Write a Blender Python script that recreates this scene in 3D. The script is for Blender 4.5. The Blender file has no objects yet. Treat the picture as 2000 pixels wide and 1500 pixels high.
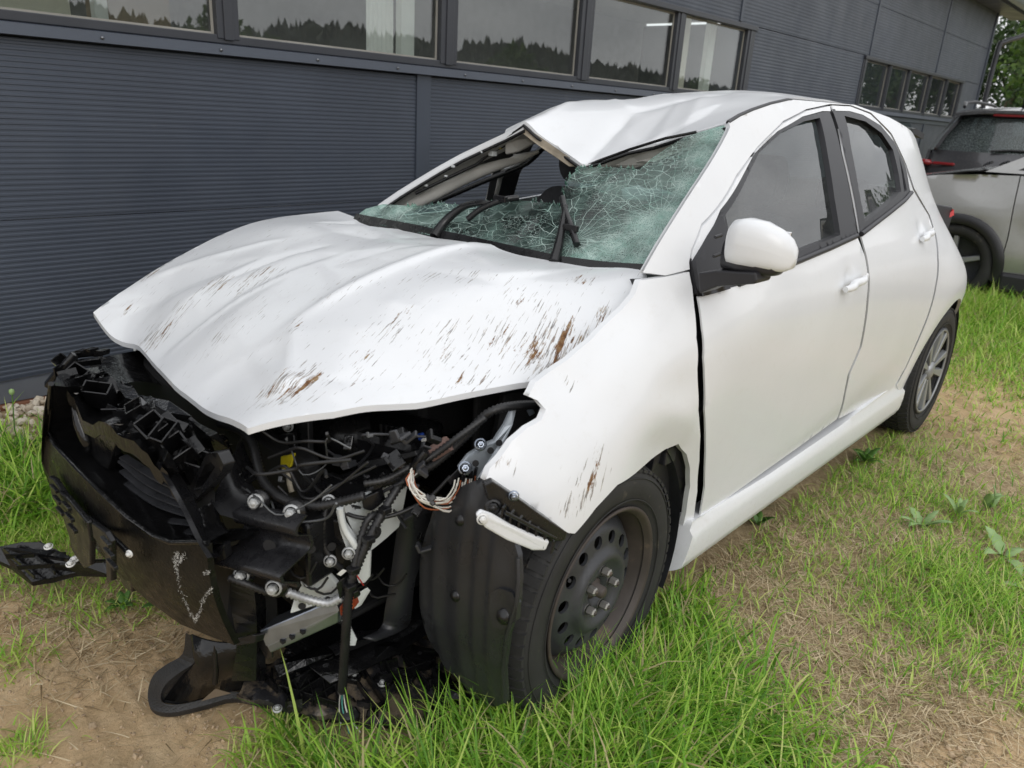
import bpy, bmesh, math, random
import numpy as np
from mathutils import Vector, Matrix
from mathutils.geometry import delaunay_2d_cdt
random.seed(7); np.random.seed(7)
SC = bpy.context.scene
COL = SC.collection

# ------------------------------------------------------------------ camera
CAM_R = np.array([[-0.683, 0.7282, 0.0573], [0.2116, 0.2723, -0.9387], [-0.6991, -0.629, -0.34]])
CAM_C = np.array([1.2489188, 1.6561402, 1.3326354])
CAM_F = 1475.198
cam_d = bpy.data.cameras.new('camera'); cam = bpy.data.objects.new('camera', cam_d); COL.objects.link(cam)
M = Matrix.Identity(4)
for i in range(3):
    M[i][0] = CAM_R[0][i]; M[i][1] = -CAM_R[1][i]; M[i][2] = -CAM_R[2][i]; M[i][3] = CAM_C[i]
cam.matrix_world = M
cam_d.sensor_width = 36.0; cam_d.lens = 36.0 * CAM_F / 2000.0
cam_d.clip_start = 0.05; cam_d.clip_end = 1500
cam_d.dof.use_dof = True; cam_d.dof.focus_distance = 2.1; cam_d.dof.aperture_fstop = 5.0
SC.camera = cam

# ------------------------------------------------------------------ sky and sun
SUN_EL, SUN_AZ = math.radians(36), math.radians(66)      # azimuth measured from +X towards +Y
world = bpy.data.worlds.new('World'); SC.world = world; world.use_nodes = True
wn = world.node_tree; wn.nodes.clear()
def wnode(t, **k):
    n = wn.nodes.new(t)
    for a, b in k.items(): setattr(n, a, b)
    return n
w_out = wnode('ShaderNodeOutputWorld'); w_bg = wnode('ShaderNodeBackground'); w_bg.inputs['Strength'].default_value = 0.1
sky = wnode('ShaderNodeTexSky', sky_type='NISHITA'); sky.sun_disc = False; sky.sun_elevation = SUN_EL
sky.sun_rotation = math.radians(90) - SUN_AZ
sky.dust_density = 4.0
w_tc = wnode('ShaderNodeTexCoord'); w_map = wnode('ShaderNodeMapping'); w_map.inputs['Scale'].default_value = (1, 1, 2.6)
w_no = wnode('ShaderNodeTexNoise'); w_no.inputs['Scale'].default_value = 1.9; w_no.inputs['Detail'].default_value = 7; w_no.inputs['Roughness'].default_value = .55
w_cr = wnode('ShaderNodeValToRGB'); w_cr.color_ramp.elements[0].position = .34; w_cr.color_ramp.elements[0].color = (7.3, 7.45, 7.8, 1)
w_cr.color_ramp.elements[1].position = .66; w_cr.color_ramp.elements[1].color = (13.1, 13.15, 13.2, 1)
w_sep = wnode('ShaderNodeSeparateXYZ')
w_el = wnode('ShaderNodeMapRange'); w_el.inputs[1].default_value = 0; w_el.inputs[2].default_value = 1; w_el.inputs[3].default_value = .98; w_el.inputs[4].default_value = 1.06
w_mul = wnode('ShaderNodeVectorMath', operation='SCALE')
w_mix = wnode('ShaderNodeMix', data_type='RGBA'); w_mix.inputs['Factor'].default_value = .90
L = wn.links.new
L(w_tc.outputs['Generated'], w_map.inputs[0]); L(w_map.outputs[0], w_no.inputs['Vector']); L(w_no.outputs['Fac'], w_cr.inputs[0])
L(w_tc.outputs['Generated'], w_sep.inputs[0]); L(w_sep.outputs['Z'], w_el.inputs[0])
L(w_cr.outputs[0], w_mul.inputs[0]); L(w_el.outputs[0], w_mul.inputs['Scale'])
L(sky.outputs[0], w_mix.inputs['A']); L(w_mul.outputs[0], w_mix.inputs['B']); L(w_mix.outputs['Result'], w_bg.inputs['Color']); L(w_bg.outputs[0], w_out.inputs[0])
sun_d = bpy.data.lights.new('sun', 'SUN'); sun_d.energy = .6; sun_d.angle = math.radians(38); sun_d.color = (1, .99, .975)
sun = bpy.data.objects.new('sun', sun_d); COL.objects.link(sun)
sdir = Vector((math.cos(SUN_EL) * math.cos(SUN_AZ), math.cos(SUN_EL) * math.sin(SUN_AZ), math.sin(SUN_EL)))
sun.rotation_euler = (-sdir).to_track_quat('-Z', 'Y').to_euler(); sun.location = (0, 0, 30)
SC.view_settings.view_transform = 'Standard'; SC.view_settings.look = 'None'
SC.view_settings.exposure = 0.20; SC.view_settings.gamma = 1.0; SC.view_settings.use_curve_mapping = False
SC.cycles.use_denoising = True
SC.cycles.max_bounces = 8; SC.cycles.transparent_max_bounces = 24; SC.cycles.diffuse_bounces = 3; SC.cycles.glossy_bounces = 4
SC.cycles.caustics_reflective = False; SC.cycles.caustics_refractive = False

# ------------------------------------------------------------------ measuring: photo pixel -> point on a known plane or surface
def ray(x, y):
    return np.array([(x - 1000) / CAM_F, (y - 750) / CAM_F, 1.0]) @ CAM_R
def U(x, y, X=None, Y=None, Z=None):
    d = ray(x, y)
    if X is not None: t = (X - CAM_C[0]) / d[0]
    elif Y is not None: t = (Y - CAM_C[1]) / d[1]
    else: t = (Z - CAM_C[2]) / d[2]
    return Vector((CAM_C + d * t).tolist())
def hit(x, y, g, t0=.5, t1=7.0, n=200):
    """first crossing of the ray through a pixel with the implicit surface g(p)=0"""
    d = ray(x, y); d = d / np.linalg.norm(d)
    ta = t0; ga = g(CAM_C + d * ta); best = (abs(ga), ta)
    for i in range(1, n + 1):
        tb = t0 + (t1 - t0) * i / n; gb = g(CAM_C + d * tb)
        if ga * gb <= 0:
            for _ in range(40):
                tm = (ta + tb) / 2; gm = g(CAM_C + d * tm)
                if ga * gm <= 0: tb = tm
                else: ta, ga = tm, gm
            return Vector((CAM_C + d * ta).tolist())
        ta, ga = tb, gb
        if abs(gb) < best[0]: best = (abs(gb), tb)
    return Vector((CAM_C + d * best[1]).tolist())      # grazing ray: nearest approach

# ------------------------------------------------------------------ materials
MATS = {}
def nodes_of(name):
    m = bpy.data.materials.new(name); m.use_nodes = True
    nt = m.node_tree
    return m, nt, nt.nodes['Principled BSDF']
def N(nt, t, **k):
    n = nt.nodes.new(t)
    for a, b in k.items():
        if a in n.inputs.keys() if hasattr(n.inputs, 'keys') else False: n.inputs[a].default_value = b
        else: setattr(n, a, b)
    return n
def noise(nt, scale, detail=4, rough=.55, coord='Object', stretch=None, rot=None):
    tc = nt.nodes.new('ShaderNodeTexCoord'); no = nt.nodes.new('ShaderNodeTexNoise')
    no.inputs['Scale'].default_value = scale; no.inputs['Detail'].default_value = detail; no.inputs['Roughness'].default_value = rough
    if stretch or rot:
        mp = nt.nodes.new('ShaderNodeMapping')
        if stretch: mp.inputs['Scale'].default_value = stretch
        if rot: mp.inputs['Rotation'].default_value = rot
        nt.links.new(tc.outputs[coord], mp.inputs[0]); nt.links.new(mp.outputs[0], no.inputs['Vector'])
    else: nt.links.new(tc.outputs[coord], no.inputs['Vector'])
    return no.outputs['Fac']
def ramp(nt, sock, stops):
    r = nt.nodes.new('ShaderNodeValToRGB'); e = r.color_ramp.elements
    while len(e) < len(stops): e.new(.5)
    for i, (p, c) in enumerate(stops):
        e[i].position = p; e[i].color = (c, c, c, 1) if isinstance(c, (int, float)) else (*c, 1)
    nt.links.new(sock, r.inputs[0]); return r.outputs[0]
def mixc(nt, fac, a, b, mode='MIX'):
    n = nt.nodes.new('ShaderNodeMix'); n.data_type = 'RGBA'; n.blend_type = mode
    for s, v in (('Factor', fac), ('A', a), ('B', b)):
        if isinstance(v, (int, float)): n.inputs[s].default_value = v if s == 'Factor' else (v, v, v, 1)
        elif isinstance(v, tuple): n.inputs[s].default_value = (*v, 1)
        else: nt.links.new(v, n.inputs[s])
    return n.outputs['Result']
def mathn(nt, op, a, b=0.0, clamp=False):
    n = nt.nodes.new('ShaderNodeMath'); n.operation = op; n.use_clamp = clamp
    for i, v in enumerate((a, b)):
        if isinstance(v, (int, float)): n.inputs[i].default_value = v
        else: nt.links.new(v, n.inputs[i])
    return n.outputs[0]
def schlick(nt, ior):
    """reflectance that is the same from both sides of a thin pane"""
    r0 = ((ior - 1) / (ior + 1)) ** 2; lw = nt.nodes.new('ShaderNodeLayerWeight'); lw.inputs['Blend'].default_value = .5
    return mathn(nt, 'ADD', mathn(nt, 'MULTIPLY', mathn(nt, 'POWER', lw.outputs['Facing'], 5.0), 1 - r0), r0, True)
def bump(nt, p, sock, strength=.2, dist=.01):
    b = nt.nodes.new('ShaderNodeBump'); b.inputs['Strength'].default_value = strength; b.inputs['Distance'].default_value = dist
    nt.links.new(sock, b.inputs['Height']); nt.links.new(b.outputs[0], p.inputs['Normal'])
def mat(name, col, rough=.5, metal=0.0, coat=0.0, var=.12, vscale=6, bscale=None, bstr=.15, bdist=.004, spec=None, dirt=None, rvar=.0):
    """plain surface with a little colour variation, optional fine relief and dirt patches"""
    if name in MATS: return MATS[name]
    m, nt, p = nodes_of(name)
    p.inputs['Roughness'].default_value = rough; p.inputs['Metallic'].default_value = metal; p.inputs['Coat Weight'].default_value = coat
    p.inputs['Coat Roughness'].default_value = .05
    if spec is not None: p.inputs['Specular IOR Level'].default_value = spec
    a = tuple(max(0, c * (1 - var)) for c in col); b = tuple(min(1, c * (1 + var)) for c in col)
    c = ramp(nt, noise(nt, vscale, 5), [(.3, a), (.7, b)])
    if dirt:
        dc, th, ds = dirt
        c = mixc(nt, ramp(nt, noise(nt, ds, 7, .65), [(th, 0), (th + .12, .85)]), c, dc)
    nt.links.new(c, p.inputs['Base Color'])
    if rvar: nt.links.new(ramp(nt, noise(nt, vscale * 3, 4), [(.3, max(0, rough - rvar)), (.7, min(1, rough + rvar))]), p.inputs['Roughness'])
    if bscale: bump(nt, p, noise(nt, bscale, 3), bstr, bdist)
    MATS[name] = m; return m

# ------------------------------------------------------------------ mesh helpers
class MB:
    """collects shapes into ONE mesh object"""
    def __init__(s): s.v = []; s.f = []; s.sm = []
    def add(s, vs, fs, smooth=False):
        o = len(s.v); s.v += [tuple(p) for p in vs]; s.f += [tuple(i + o for i in f) for f in fs]; s.sm += [smooth] * len(fs); return s
    def box(s, c, size, rot=None, taper=1.0):
        hx, hy, hz = (d / 2 for d in size)
        vs = [Vector((sx * hx * (taper if sz > 0 else 1), sy * hy * (taper if sz > 0 else 1), sz * hz)) for sz in (-1, 1) for sy in (-1, 1) for sx in (-1, 1)]
        if rot is not None: vs = [rot @ v for v in vs]
        vs = [v + Vector(c) for v in vs]
        return s.add(vs, [(0, 2, 3, 1), (4, 5, 7, 6), (0, 1, 5, 4), (2, 6, 7, 3), (0, 4, 6, 2), (1, 3, 7, 5)])
    def hexa(s, a):
        """8 corners: bottom 4 in order, top 4 in the same order"""
        return s.add(a, [(3, 2, 1, 0), (4, 5, 6, 7), (0, 1, 5, 4), (1, 2, 6, 5), (2, 3, 7, 6), (3, 0, 4, 7)])
    def tube(s, pts, r, n=8, caps=True, closed=False):
        pts = [Vector(p) for p in pts]; m = len(pts); rings = []
        rr = r if isinstance(r, (list, tuple)) else [r] * m
        up = Vector((0, 0, 1)); prev = None
        for i, p in enumerate(pts):
            t = (pts[(i + 1) % m] - pts[i - 1]) if closed else (pts[min(i + 1, m - 1)] - pts[max(i - 1, 0)])
            if t.length < 1e-9: t = Vector((0, 0, 1))
            t.normalize()
            if prev is None:
                a = t.cross(up)
                if a.length < .1: a = t.cross(Vector((1, 0, 0)))
                a.normalize()
            else:
                a = prev - t * prev.dot(t)
                if a.length < 1e-6: a = t.cross(up)
                a.normalize()
            prev = a; b = t.cross(a)
            rings.append([p + (a * math.cos(2 * math.pi * k / n) + b * math.sin(2 * math.pi * k / n)) * rr[i] for k in range(n)])
        vs = [v for rg in rings for v in rg]; fs = []
        for i in range(m if closed else m - 1):
            j = (i + 1) % m
            for k in range(n): fs.append((i * n + k, i * n + (k + 1) % n, j * n + (k + 1) % n, j * n + k))
        s.add(vs, fs, True)
        if caps and not closed: s.add(rings[0], [tuple(range(n))[::-1]]); s.add(rings[-1], [tuple(range(n))])
        return s
    def lathe(s, prof, origin, axis, n=32, closed=False, smooth=True, arc=None, ref=None):
        """prof: (radius, along axis) pairs"""
        ax = Vector(axis).normalized(); a = ref or (ax.cross(Vector((0, 0, 1))) if abs(ax.z) < .9 else ax.cross(Vector((1, 0, 0)))); a = Vector(a).normalized(); b = ax.cross(a); o = Vector(origin)
        m = len(prof); full = arc is None; k_n = n if full else n + 1
        vs = []
        for k in range(k_n):
            th = 2 * math.pi * k / n if full else arc[0] + (arc[1] - arc[0]) * k / n
            d = a * math.cos(th) + b * math.sin(th)
            for r, h in prof: vs.append(o + d * r + ax * h)
        fs = []
        for k in range(n):
            k2 = (k + 1) % k_n
            for j in range(m if closed else m - 1):
                j2 = (j + 1) % m
                fs.append((k * m + j, k2 * m + j, k2 * m + j2, k * m + j2))
        return s.add(vs, fs, smooth)
    def sheet(s, rows, smooth=True, thick=None):
        """rows of points -> quads; thick = offset vector for the back side"""
        R_, C_ = len(rows), len(rows[0]); vs = [Vector(p) for r in rows for p in r]
        q = [(i * C_ + j, i * C_ + j + 1, (i + 1) * C_ + j + 1, (i + 1) * C_ + j) for i in range(R_ - 1) for j in range(C_ - 1)]
        s.add(vs, q, smooth)
        if thick is not None:
            tv = Vector(thick); n0 = len(vs)
            s.add([v + tv for v in vs], [f[::-1] for f in q], smooth)
            rim = [j for j in range(C_)] + [i * C_ + C_ - 1 for i in range(1, R_)] + [(R_ - 1) * C_ + j for j in range(C_ - 2, -1, -1)] + [i * C_ for i in range(R_ - 2, 0, -1)]
            k = len(rim); s.add([vs[i] for i in rim] + [vs[i] + tv for i in rim], [(a, a + k, (a + 1) % k + k, (a + 1) % k) for a in range(k)])
        return s
    def prism(s, poly, d, smooth=False):
        """flat polygon (3D points) pushed along d"""
        p = [Vector(v) for v in poly]; n = len(p); d = Vector(d)
        return s.add(p + [v + d for v in p], [tuple(range(n))[::-1], tuple(range(n, 2 * n))] + [(i, (i + 1) % n, (i + 1) % n + n, i + n) for i in range(n)], smooth)
    def build(s, name, m, parent=None, bevel=None, seg=2, subsurf=0, solid=None, fix=True, autosmooth=None):
        me = bpy.data.meshes.new(name); me.from_pydata(s.v, [], s.f)
        me.polygons.foreach_set('use_smooth', s.sm)
        if fix:
            bm = bmesh.new(); bm.from_mesh(me); bmesh.ops.recalc_face_normals(bm, faces=bm.faces); bm.to_mesh(me); bm.free()
        me.update()
        o = bpy.data.objects.new(name, me); COL.objects.link(o)
        if m is not None: me.materials.append(m)
        if parent is not None: o.parent = parent
        if solid: md = o.modifiers.new('solid', 'SOLIDIFY'); md.thickness = solid; md.offset = -1
        if bevel: md = o.modifiers.new('bevel', 'BEVEL'); md.width = bevel; md.segments = seg; md.limit_method = 'ANGLE'; md.angle_limit = math.radians(40)
        if subsurf: md = o.modifiers.new('sub', 'SUBSURF'); md.levels = subsurf; md.render_levels = subsurf
        return o
def tag(o, label=None, cat=None, group=None, kind=None):
    for k, v in (('label', label), ('category', cat), ('group', group), ('kind', kind)):
        if v: o[k] = v
    return o
def empty(name, loc=(0, 0, 0), rz=0):
    o = bpy.data.objects.new(name, None); COL.objects.link(o); o.location = loc; o.rotation_euler = (0, 0, rz); o.empty_display_size = .1
    return o
def copy_tree(o, parent=None):
    c = o.copy(); COL.objects.link(c); c.parent = parent
    for ch in list(o.children): copy_tree(ch, c)
    return c
def spline(pts, n=6, closed=False):
    """Catmull-Rom through points (tuples of any size)"""
    P_ = [np.array(p, float) for p in pts]; m = len(P_); out = []
    rng = range(m) if closed else range(m - 1)
    for i in rng:
        p0 = P_[i - 1] if (i > 0 or closed) else 2 * P_[0] - P_[1]
        p1 = P_[i]; p2 = P_[(i + 1) % m]
        p3 = P_[(i + 2) % m] if (i + 2 < m or closed) else 2 * P_[-1] - P_[-2]
        for k in range(n):
            t = k / n
            out.append(.5 * ((2 * p1) + (-p0 + p2) * t + (2 * p0 - 5 * p1 + 4 * p2 - p3) * t * t + (-p0 + 3 * p1 - 3 * p2 + p3) * t ** 3))
    if not closed: out.append(P_[-1])
    return out
def inside(p, poly):
    x, y = p; c = False; n = len(poly); j = n - 1
    for i in range(n):
        xi, yi = poly[i]; xj, yj = poly[j]
        if (yi > y) != (yj > y) and x < (xj - xi) * (y - yi) / (yj - yi) + xi: c = not c
        j = i
    return c
def inside_many(P_, poly):
    P_ = np.asarray(P_, float); q = np.asarray(poly, float); x, y = P_[:, 0], P_[:, 1]; c = np.zeros(len(P_), bool)
    for (xi, yi), (xj, yj) in zip(q, np.roll(q, 1, 0)):
        if yi == yj: continue
        c ^= ((yi > y) != (yj > y)) & (x < (xj - xi) * (y - yi) / (yj - yi) + xi)
    return c
def resample(poly, step, closed=True):
    out = []; n = len(poly)
    for i in range(n if closed else n - 1):
        a = np.array(poly[i][:2], float); b = np.array(poly[(i + 1) % n][:2], float); l = np.linalg.norm(b - a); k = max(1, int(round(l / step)))
        for j in range(k): out.append(tuple(a + (b - a) * j / k))
    if not closed: out.append(tuple(poly[-1][:2]))
    return out
def fill2d(outer, step, holes=(), bstep=None):
    """triangulated 2-D region; returns points, triangles, boundary loops (point indices)"""
    bstep = bstep or step * .6
    loops = [resample(outer, bstep)] + [resample(h, bstep) for h in holes]
    vs = []; ed = []; ids = []
    for lp in loops:
        o = len(vs); vs += lp; n = len(lp); ed += [(o + i, o + (i + 1) % n) for i in range(n)]; ids.append(list(range(o, o + n)))
    B = np.array(vs); lo = B.min(0); hi = B.max(0); cand = []; r = 0; y = lo[1] + step * .5
    while y < hi[1]:
        x = lo[0] + (step * .5 if r % 2 else 0)
        while x < hi[0]: cand.append((x, y)); x += step
        y += step * .866; r += 1
    if cand:
        cand = np.array(cand); keep = inside_many(cand, loops[0])
        for h in loops[1:]: keep &= ~inside_many(cand, h)
        cand = cand[keep]
        if len(cand): vs += [tuple(c) for c in cand if ((B - c) ** 2).sum(1).min() > (bstep * .6) ** 2]
    res = delaunay_2d_cdt([Vector(v) for v in vs], ed, [], 0, 1e-6)
    pts, tris, orig = res[0], res[2], res[3]
    back = {}
    for i, o in enumerate(orig):
        for k in o: back[k] = i
    cen = np.array([[sum(pts[i][0] for i in t) / len(t), sum(pts[i][1] for i in t) / len(t)] for t in tris]); ok = inside_many(cen, loops[0])
    for h in loops[1:]: ok &= ~inside_many(cen, h)
    return [tuple(p) for p in pts], [tuple(t) for t, k in zip(tris, ok) if k], [[back[i] for i in l] for l in ids]
def surf_panel(name, outer, fn, m, parent, step=.03, holes=(), flange=(0, -.02, 0), bstep=None, attr=None, edge_sharp=True):
    """curved sheet-metal panel: 2-D outline lifted onto fn(u,v)->xyz, with its edges folded along flange"""
    pts, tris, loops = fill2d(outer, step, holes, bstep)
    mb = MB(); v3 = [Vector(fn(*p)) for p in pts]; mb.add(v3, tris, True)
    if flange is not None:
        fl = Vector(flange)
        for lp in loops:
            n = len(lp); ring = [v3[i] for i in lp]
            mb.add(ring + [v + fl for v in ring], [(i, (i + 1) % n, (i + 1) % n + n, i + n) for i in range(n)], True)
    o = mb.build(name, m, parent, fix=True)
    if attr:
        nm, fa = attr; at = o.data.attributes.new(nm, 'FLOAT', 'POINT')
        vals = np.zeros(len(o.data.vertices), dtype=np.float32)
        for i, p in enumerate(pts): vals[i] = fa(v3[i])
        at.data.foreach_set('value', vals)
    return o
class TPS:
    """smooth height field through scattered points"""
    def __init__(s, pts, lam=1e-4):
        P_ = np.array(pts, float); s.p = P_[:, :2]; n = len(P_)
        K = s.k(np.linalg.norm(s.p[:, None] - s.p[None], axis=2)) + lam * np.eye(n)
        Q = np.hstack([np.ones((n, 1)), s.p]); A = np.zeros((n + 3, n + 3)); A[:n, :n] = K; A[:n, n:] = Q; A[n:, :n] = Q.T
        s.w = np.linalg.solve(A, np.concatenate([P_[:, 2], np.zeros(3)]))
    @staticmethod
    def k(r): return np.where(r > 1e-9, r * r * np.log(np.maximum(r, 1e-9)), 0)
    def __call__(s, x, y):
        r = np.linalg.norm(s.p - np.array([x, y]), axis=1)
        return float(s.k(r) @ s.w[:-3] + s.w[-3] + s.w[-2] * x + s.w[-1] * y)
# ================================================================== materials of the place
M_CLAD = mat('anthracite_cladding', (.056, .067, .090), .40, .0, var=.14, vscale=1.3, bscale=420, bstr=.12, bdist=.0006, rvar=.08, dirt=((.10, .105, .115), .64, 3))
M_TRIM = mat('anthracite_trim', (.050, .061, .083), .36, .0, var=.12, vscale=2.5, bscale=300, bstr=.08, bdist=.0006)
M_FRAME = mat('window_frame_grey', (.036, .039, .048), .35, .0, var=.1, vscale=5)
M_ROOFEDGE = mat('zinc_edge', (.32, .35, .40), .35, .6, var=.1)
def cloth_mat(name, col):
    m, nt, p = nodes_of(name); p.inputs['Roughness'].default_value = .9; c = ramp(nt, noise(nt, 5, 4), [(.3, tuple(v * .9 for v in col)), (.7, col)]); nt.links.new(c, p.inputs['Base Color'])
    tl = nt.nodes.new('ShaderNodeBsdfTranslucent'); nt.links.new(c, tl.inputs[0]); mx = nt.nodes.new('ShaderNodeMixShader'); mx.inputs[0].default_value = .5
    nt.links.new(p.outputs[0], mx.inputs[1]); nt.links.new(tl.outputs[0], mx.inputs[2]); nt.links.new(mx.outputs[0], nt.nodes['Material Output'].inputs[0]); return m
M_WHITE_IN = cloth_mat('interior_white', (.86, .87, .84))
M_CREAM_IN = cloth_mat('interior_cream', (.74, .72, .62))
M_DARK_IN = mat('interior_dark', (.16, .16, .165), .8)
M_BROWN_IN = mat('interior_board_brown', (.24, .18, .12), .8)
M_SCREW = mat('screw_zinc', (.20, .21, .23), .35, .8)
def glass_mat(name, tint, refl, rough=.0, haze=0.0, hazecol=(.5, .5, .5), drops=0):
    m, nt, p = nodes_of(name); nt.nodes.remove(p); out = nt.nodes['Material Output']
    tr = nt.nodes.new('ShaderNodeBsdfTransparent'); tr.inputs[0].default_value = (*tint, 1)
    gl = nt.nodes.new('ShaderNodeBsdfGlossy'); gl.inputs['Roughness'].default_value = rough
    mx = nt.nodes.new('ShaderNodeMixShader'); nt.links.new(schlick(nt, refl), mx.inputs[0]); nt.links.new(tr.outputs[0], mx.inputs[1]); nt.links.new(gl.outputs[0], mx.inputs[2])
    last = mx
    if haze:
        df = nt.nodes.new('ShaderNodeBsdfDiffuse'); df.inputs[0].default_value = (*hazecol, 1)
        m2 = nt.nodes.new('ShaderNodeMixShader')
        if drops:
            f = ramp(nt, noise(nt, drops, 2, .6), [(.50, haze * .6), (.64, min(1, haze * 2.6))]); nt.links.new(f, m2.inputs[0])
        else: nt.links.new(ramp(nt, noise(nt, 9, 6, .7), [(.3, haze * .3), (.7, haze * 1.5)]), m2.inputs[0])
        nt.links.new(last.outputs[0], m2.inputs[1]); nt.links.new(df.outputs[0], m2.inputs[2]); last = m2
    nt.links.new(last.outputs[0], out.inputs[0]); return m
M_PANE = glass_mat('window_pane_glass', (.93, .96, .95), 1.95, .0, .02, (.3, .3, .3))

# ================================================================== building
WY = -2.0
bld = empty('metal_building', (-6, WY, 0)); tag(bld, 'long dark grey metal-clad building with a strip of windows behind the wrecked white car', 'building')
def bobj(mb, name, m, **k):
    o = mb.build(name, m, None, **k); o.parent = bld; o.matrix_parent_inverse = bld.matrix_basis.inverted() if False else Matrix.Translation((6, -WY, 0)); return o
def ribbed(x0, x1, z0, z1, period, amp, name='cladding_panel'):
    rows = []; z = z0; prof = [(0, 0), (.38, 0), (.5, amp), (.88, amp)]
    zs = [(z0, 0)]; k = 0
    while z0 + k * period < z1:
        for a, d in prof:
            zz = z0 + (k + a) * period
            if z0 + .001 < zz < z1 - .001: zs.append((zz, d))
        k += 1
    zs.append((z1, 0))
    rows = [[(x1, WY + d, zz), (x0, WY + d, zz)] for zz, d in zs]
    mb = MB(); mb.sheet(rows, smooth=False)
    mb.add([(x1, WY, z0), (x0, WY, z0), (x0, WY - .06, z0), (x1, WY - .06, z0), (x1, WY, z1), (x0, WY, z1), (x0, WY - .06, z1), (x1, WY - .06, z1)], [(0, 3, 2, 1), (4, 5, 6, 7), (0, 4, 7, 3), (1, 2, 6, 5)])
    return bobj(mb, name, M_CLAD)
JX = [3.6, -1.872, -5.58, -8.87, -11.6, -14.2]
Z_LOW, Z_J, Z_SILL, Z_G0, Z_G1, Z_TOP = .11, .788, 1.497, 1.585, 2.145, 2.185
for a, b in zip(JX[:-1], JX[1:]):
    ribbed(a - .004, b + .004, Z_LOW, Z_J - .002, .0215, .0028)
    ribbed(a - .004, b + .004, Z_J + .002, Z_SILL - .006, .0215, .0028)
    ribbed(a - .004, b + .004, 2.195, 2.738, .03, .0016); ribbed(a - .004, b + .004, 2.744, 3.30, .03, .0016)
    if b > -5.7: continue
ribbed(-5.892, -8.70, Z_SILL + .004, 2.186, .03, .0016)
ribbed(-13.15, -14.196, Z_SILL + .004, 2.186, .03, .0016)
for x in JX[1:-1]:      # joint cover strips
    mb = MB(); mb.box((x, WY + .006, (Z_LOW + Z_SILL) / 2), (.108 if x > -2 else .06, .016, Z_SILL - Z_LOW)); bobj(mb, 'joint_cover', M_TRIM, bevel=.003)
    mb = MB(); mb.box((x, WY + .004, 2.745), (.05, .014, 1.09)); bobj(mb, 'joint_cover', M_TRIM, bevel=.003)
mb = MB(); mb.box((-14.2, WY + .003, 1.7), (.10, .03, 3.2)); bobj(mb, 'corner_trim', M_TRIM, bevel=.004)
mb = MB(); mb.sheet([[(3.6, WY + .03, .105), (-14.2, WY + .03, .105)], [(3.6, WY + .034, .02), (-14.2, WY + .034, .02)], [(3.6, WY, .012), (-14.2, WY, .012)]], False)
mb.box((-5.3, WY - .03, .05), (17.8, .05, .1)); bobj(mb, 'base_flashing', mat('base_flashing_grey', (.12, .13, .15), .45, .2))
mb = MB(); mb.box((-5.3, WY + .01, -.01), (17.8, .10, .05)); bobj(mb, 'plinth', mat('plinth_red_brown', (.20, .085, .045), .9, bscale=60))
# window strips
def window_strip(x0, x1, muls, z0, z1, zs, zt, whitejamb=False):
    mb = MB(); mb.add([(x0, WY + .012, zs), (x1, WY + .012, zs), (x1, WY + .045, zs + .002), (x0, WY + .045, zs + .002), (x0, WY + .036, zs + .045), (x1, WY + .036, zs + .045), (x1, WY - .03, zs + .056), (x0, WY - .03, zs + .056)],
                      [(0, 1, 2, 3), (3, 2, 5, 4), (4, 5, 6, 7)]); bobj(mb, 'window_sill', M_TRIM, solid=.004)
    mb = MB(); mb.box(((x0 + x1) / 2, WY - .02, (zs + .05 + z0) / 2 + .002), (abs(x0 - x1), .05, z0 - zs - .05)); bobj(mb, 'window_frame', M_FRAME, bevel=.004)
    mb = MB(); mb.box(((x0 + x1) / 2, WY + .0, (z1 + zt) / 2 + .004), (abs(x0 - x1), .06, zt - z1)); bobj(mb, 'window_frame', M_FRAME, bevel=.004)
    for a, b in muls:
        c = (a + b) / 2; w = abs(a - b)
        mb = MB(); mb.box((c, WY - .016, (z0 + z1) / 2), (w, .052, z1 - z0 + .03)); mb.box((c, WY + .012, (z0 + z1) / 2), (w * .42, .012, z1 - z0 + .04)); bobj(mb, 'window_frame', M_FRAME, bevel=.003)
    edges = [muls[i][1] for i in range(len(muls) - 1)]
    for i in range(len(muls) - 1):
        a = muls[i][1]; b = muls[i + 1][0]
        mb = MB(); mb.box(((a + b) / 2, WY - .036, (z0 + z1) / 2), (abs(a - b), .006, z1 - z0)); bobj(mb, 'window_pane', M_PANE)
        mb = MB()
        for zz in (z0 + .006, z1 - .006): mb.box(((a + b) / 2, WY - .029, zz), (abs(a - b), .006, .012))
        for xx in (a - .006, b + .006): mb.box((xx, WY - .028, (z0 + z1) / 2), (.012, .006, z1 - z0))
        bobj(mb, 'pane_seal', mat('seal_pale', (.30, .29, .26), .6))
window_strip(3.6, -5.89, [(3.6, 3.5), (2.02, 1.92), (.70, .60), (-.615, -.725), (-1.998, -2.13), (-3.30, -3.44), (-4.53, -4.655), (-5.735, -5.89)], Z_G0, Z_G1, Z_SILL, Z_TOP)
window_strip(-8.70, -13.15, [(-8.70, -8.82), (-9.64, -9.72), (-10.43, -10.51), (-11.40, -11.48), (-12.24, -12.32), (-13.05, -13.15)], 1.64, Z_G1, 1.555, Z_TOP)
mb = MB(); mb.box((-10.9, WY - .01, 1.52), (4.4, .05, .05)); bobj(mb, 'window_sill', M_TRIM)
for x in np.arange(.95, -5.4, -.52):   # sill screws
    mb = MB(); mb.lathe([(0, .006), (.006, .005), (.008, 0)], (float(x), WY + .044, Z_SILL + .022), (0, 1, 0), 8); bobj(mb, 'sill_screw', M_SCREW)
mb = MB(); mb.box((-5.3, WY - .075, 1.49), (17.7, .03, .16)); bobj(mb, 'sill_light_block', M_FRAME)  # added strip, stops room light leaking out under the sill
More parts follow.
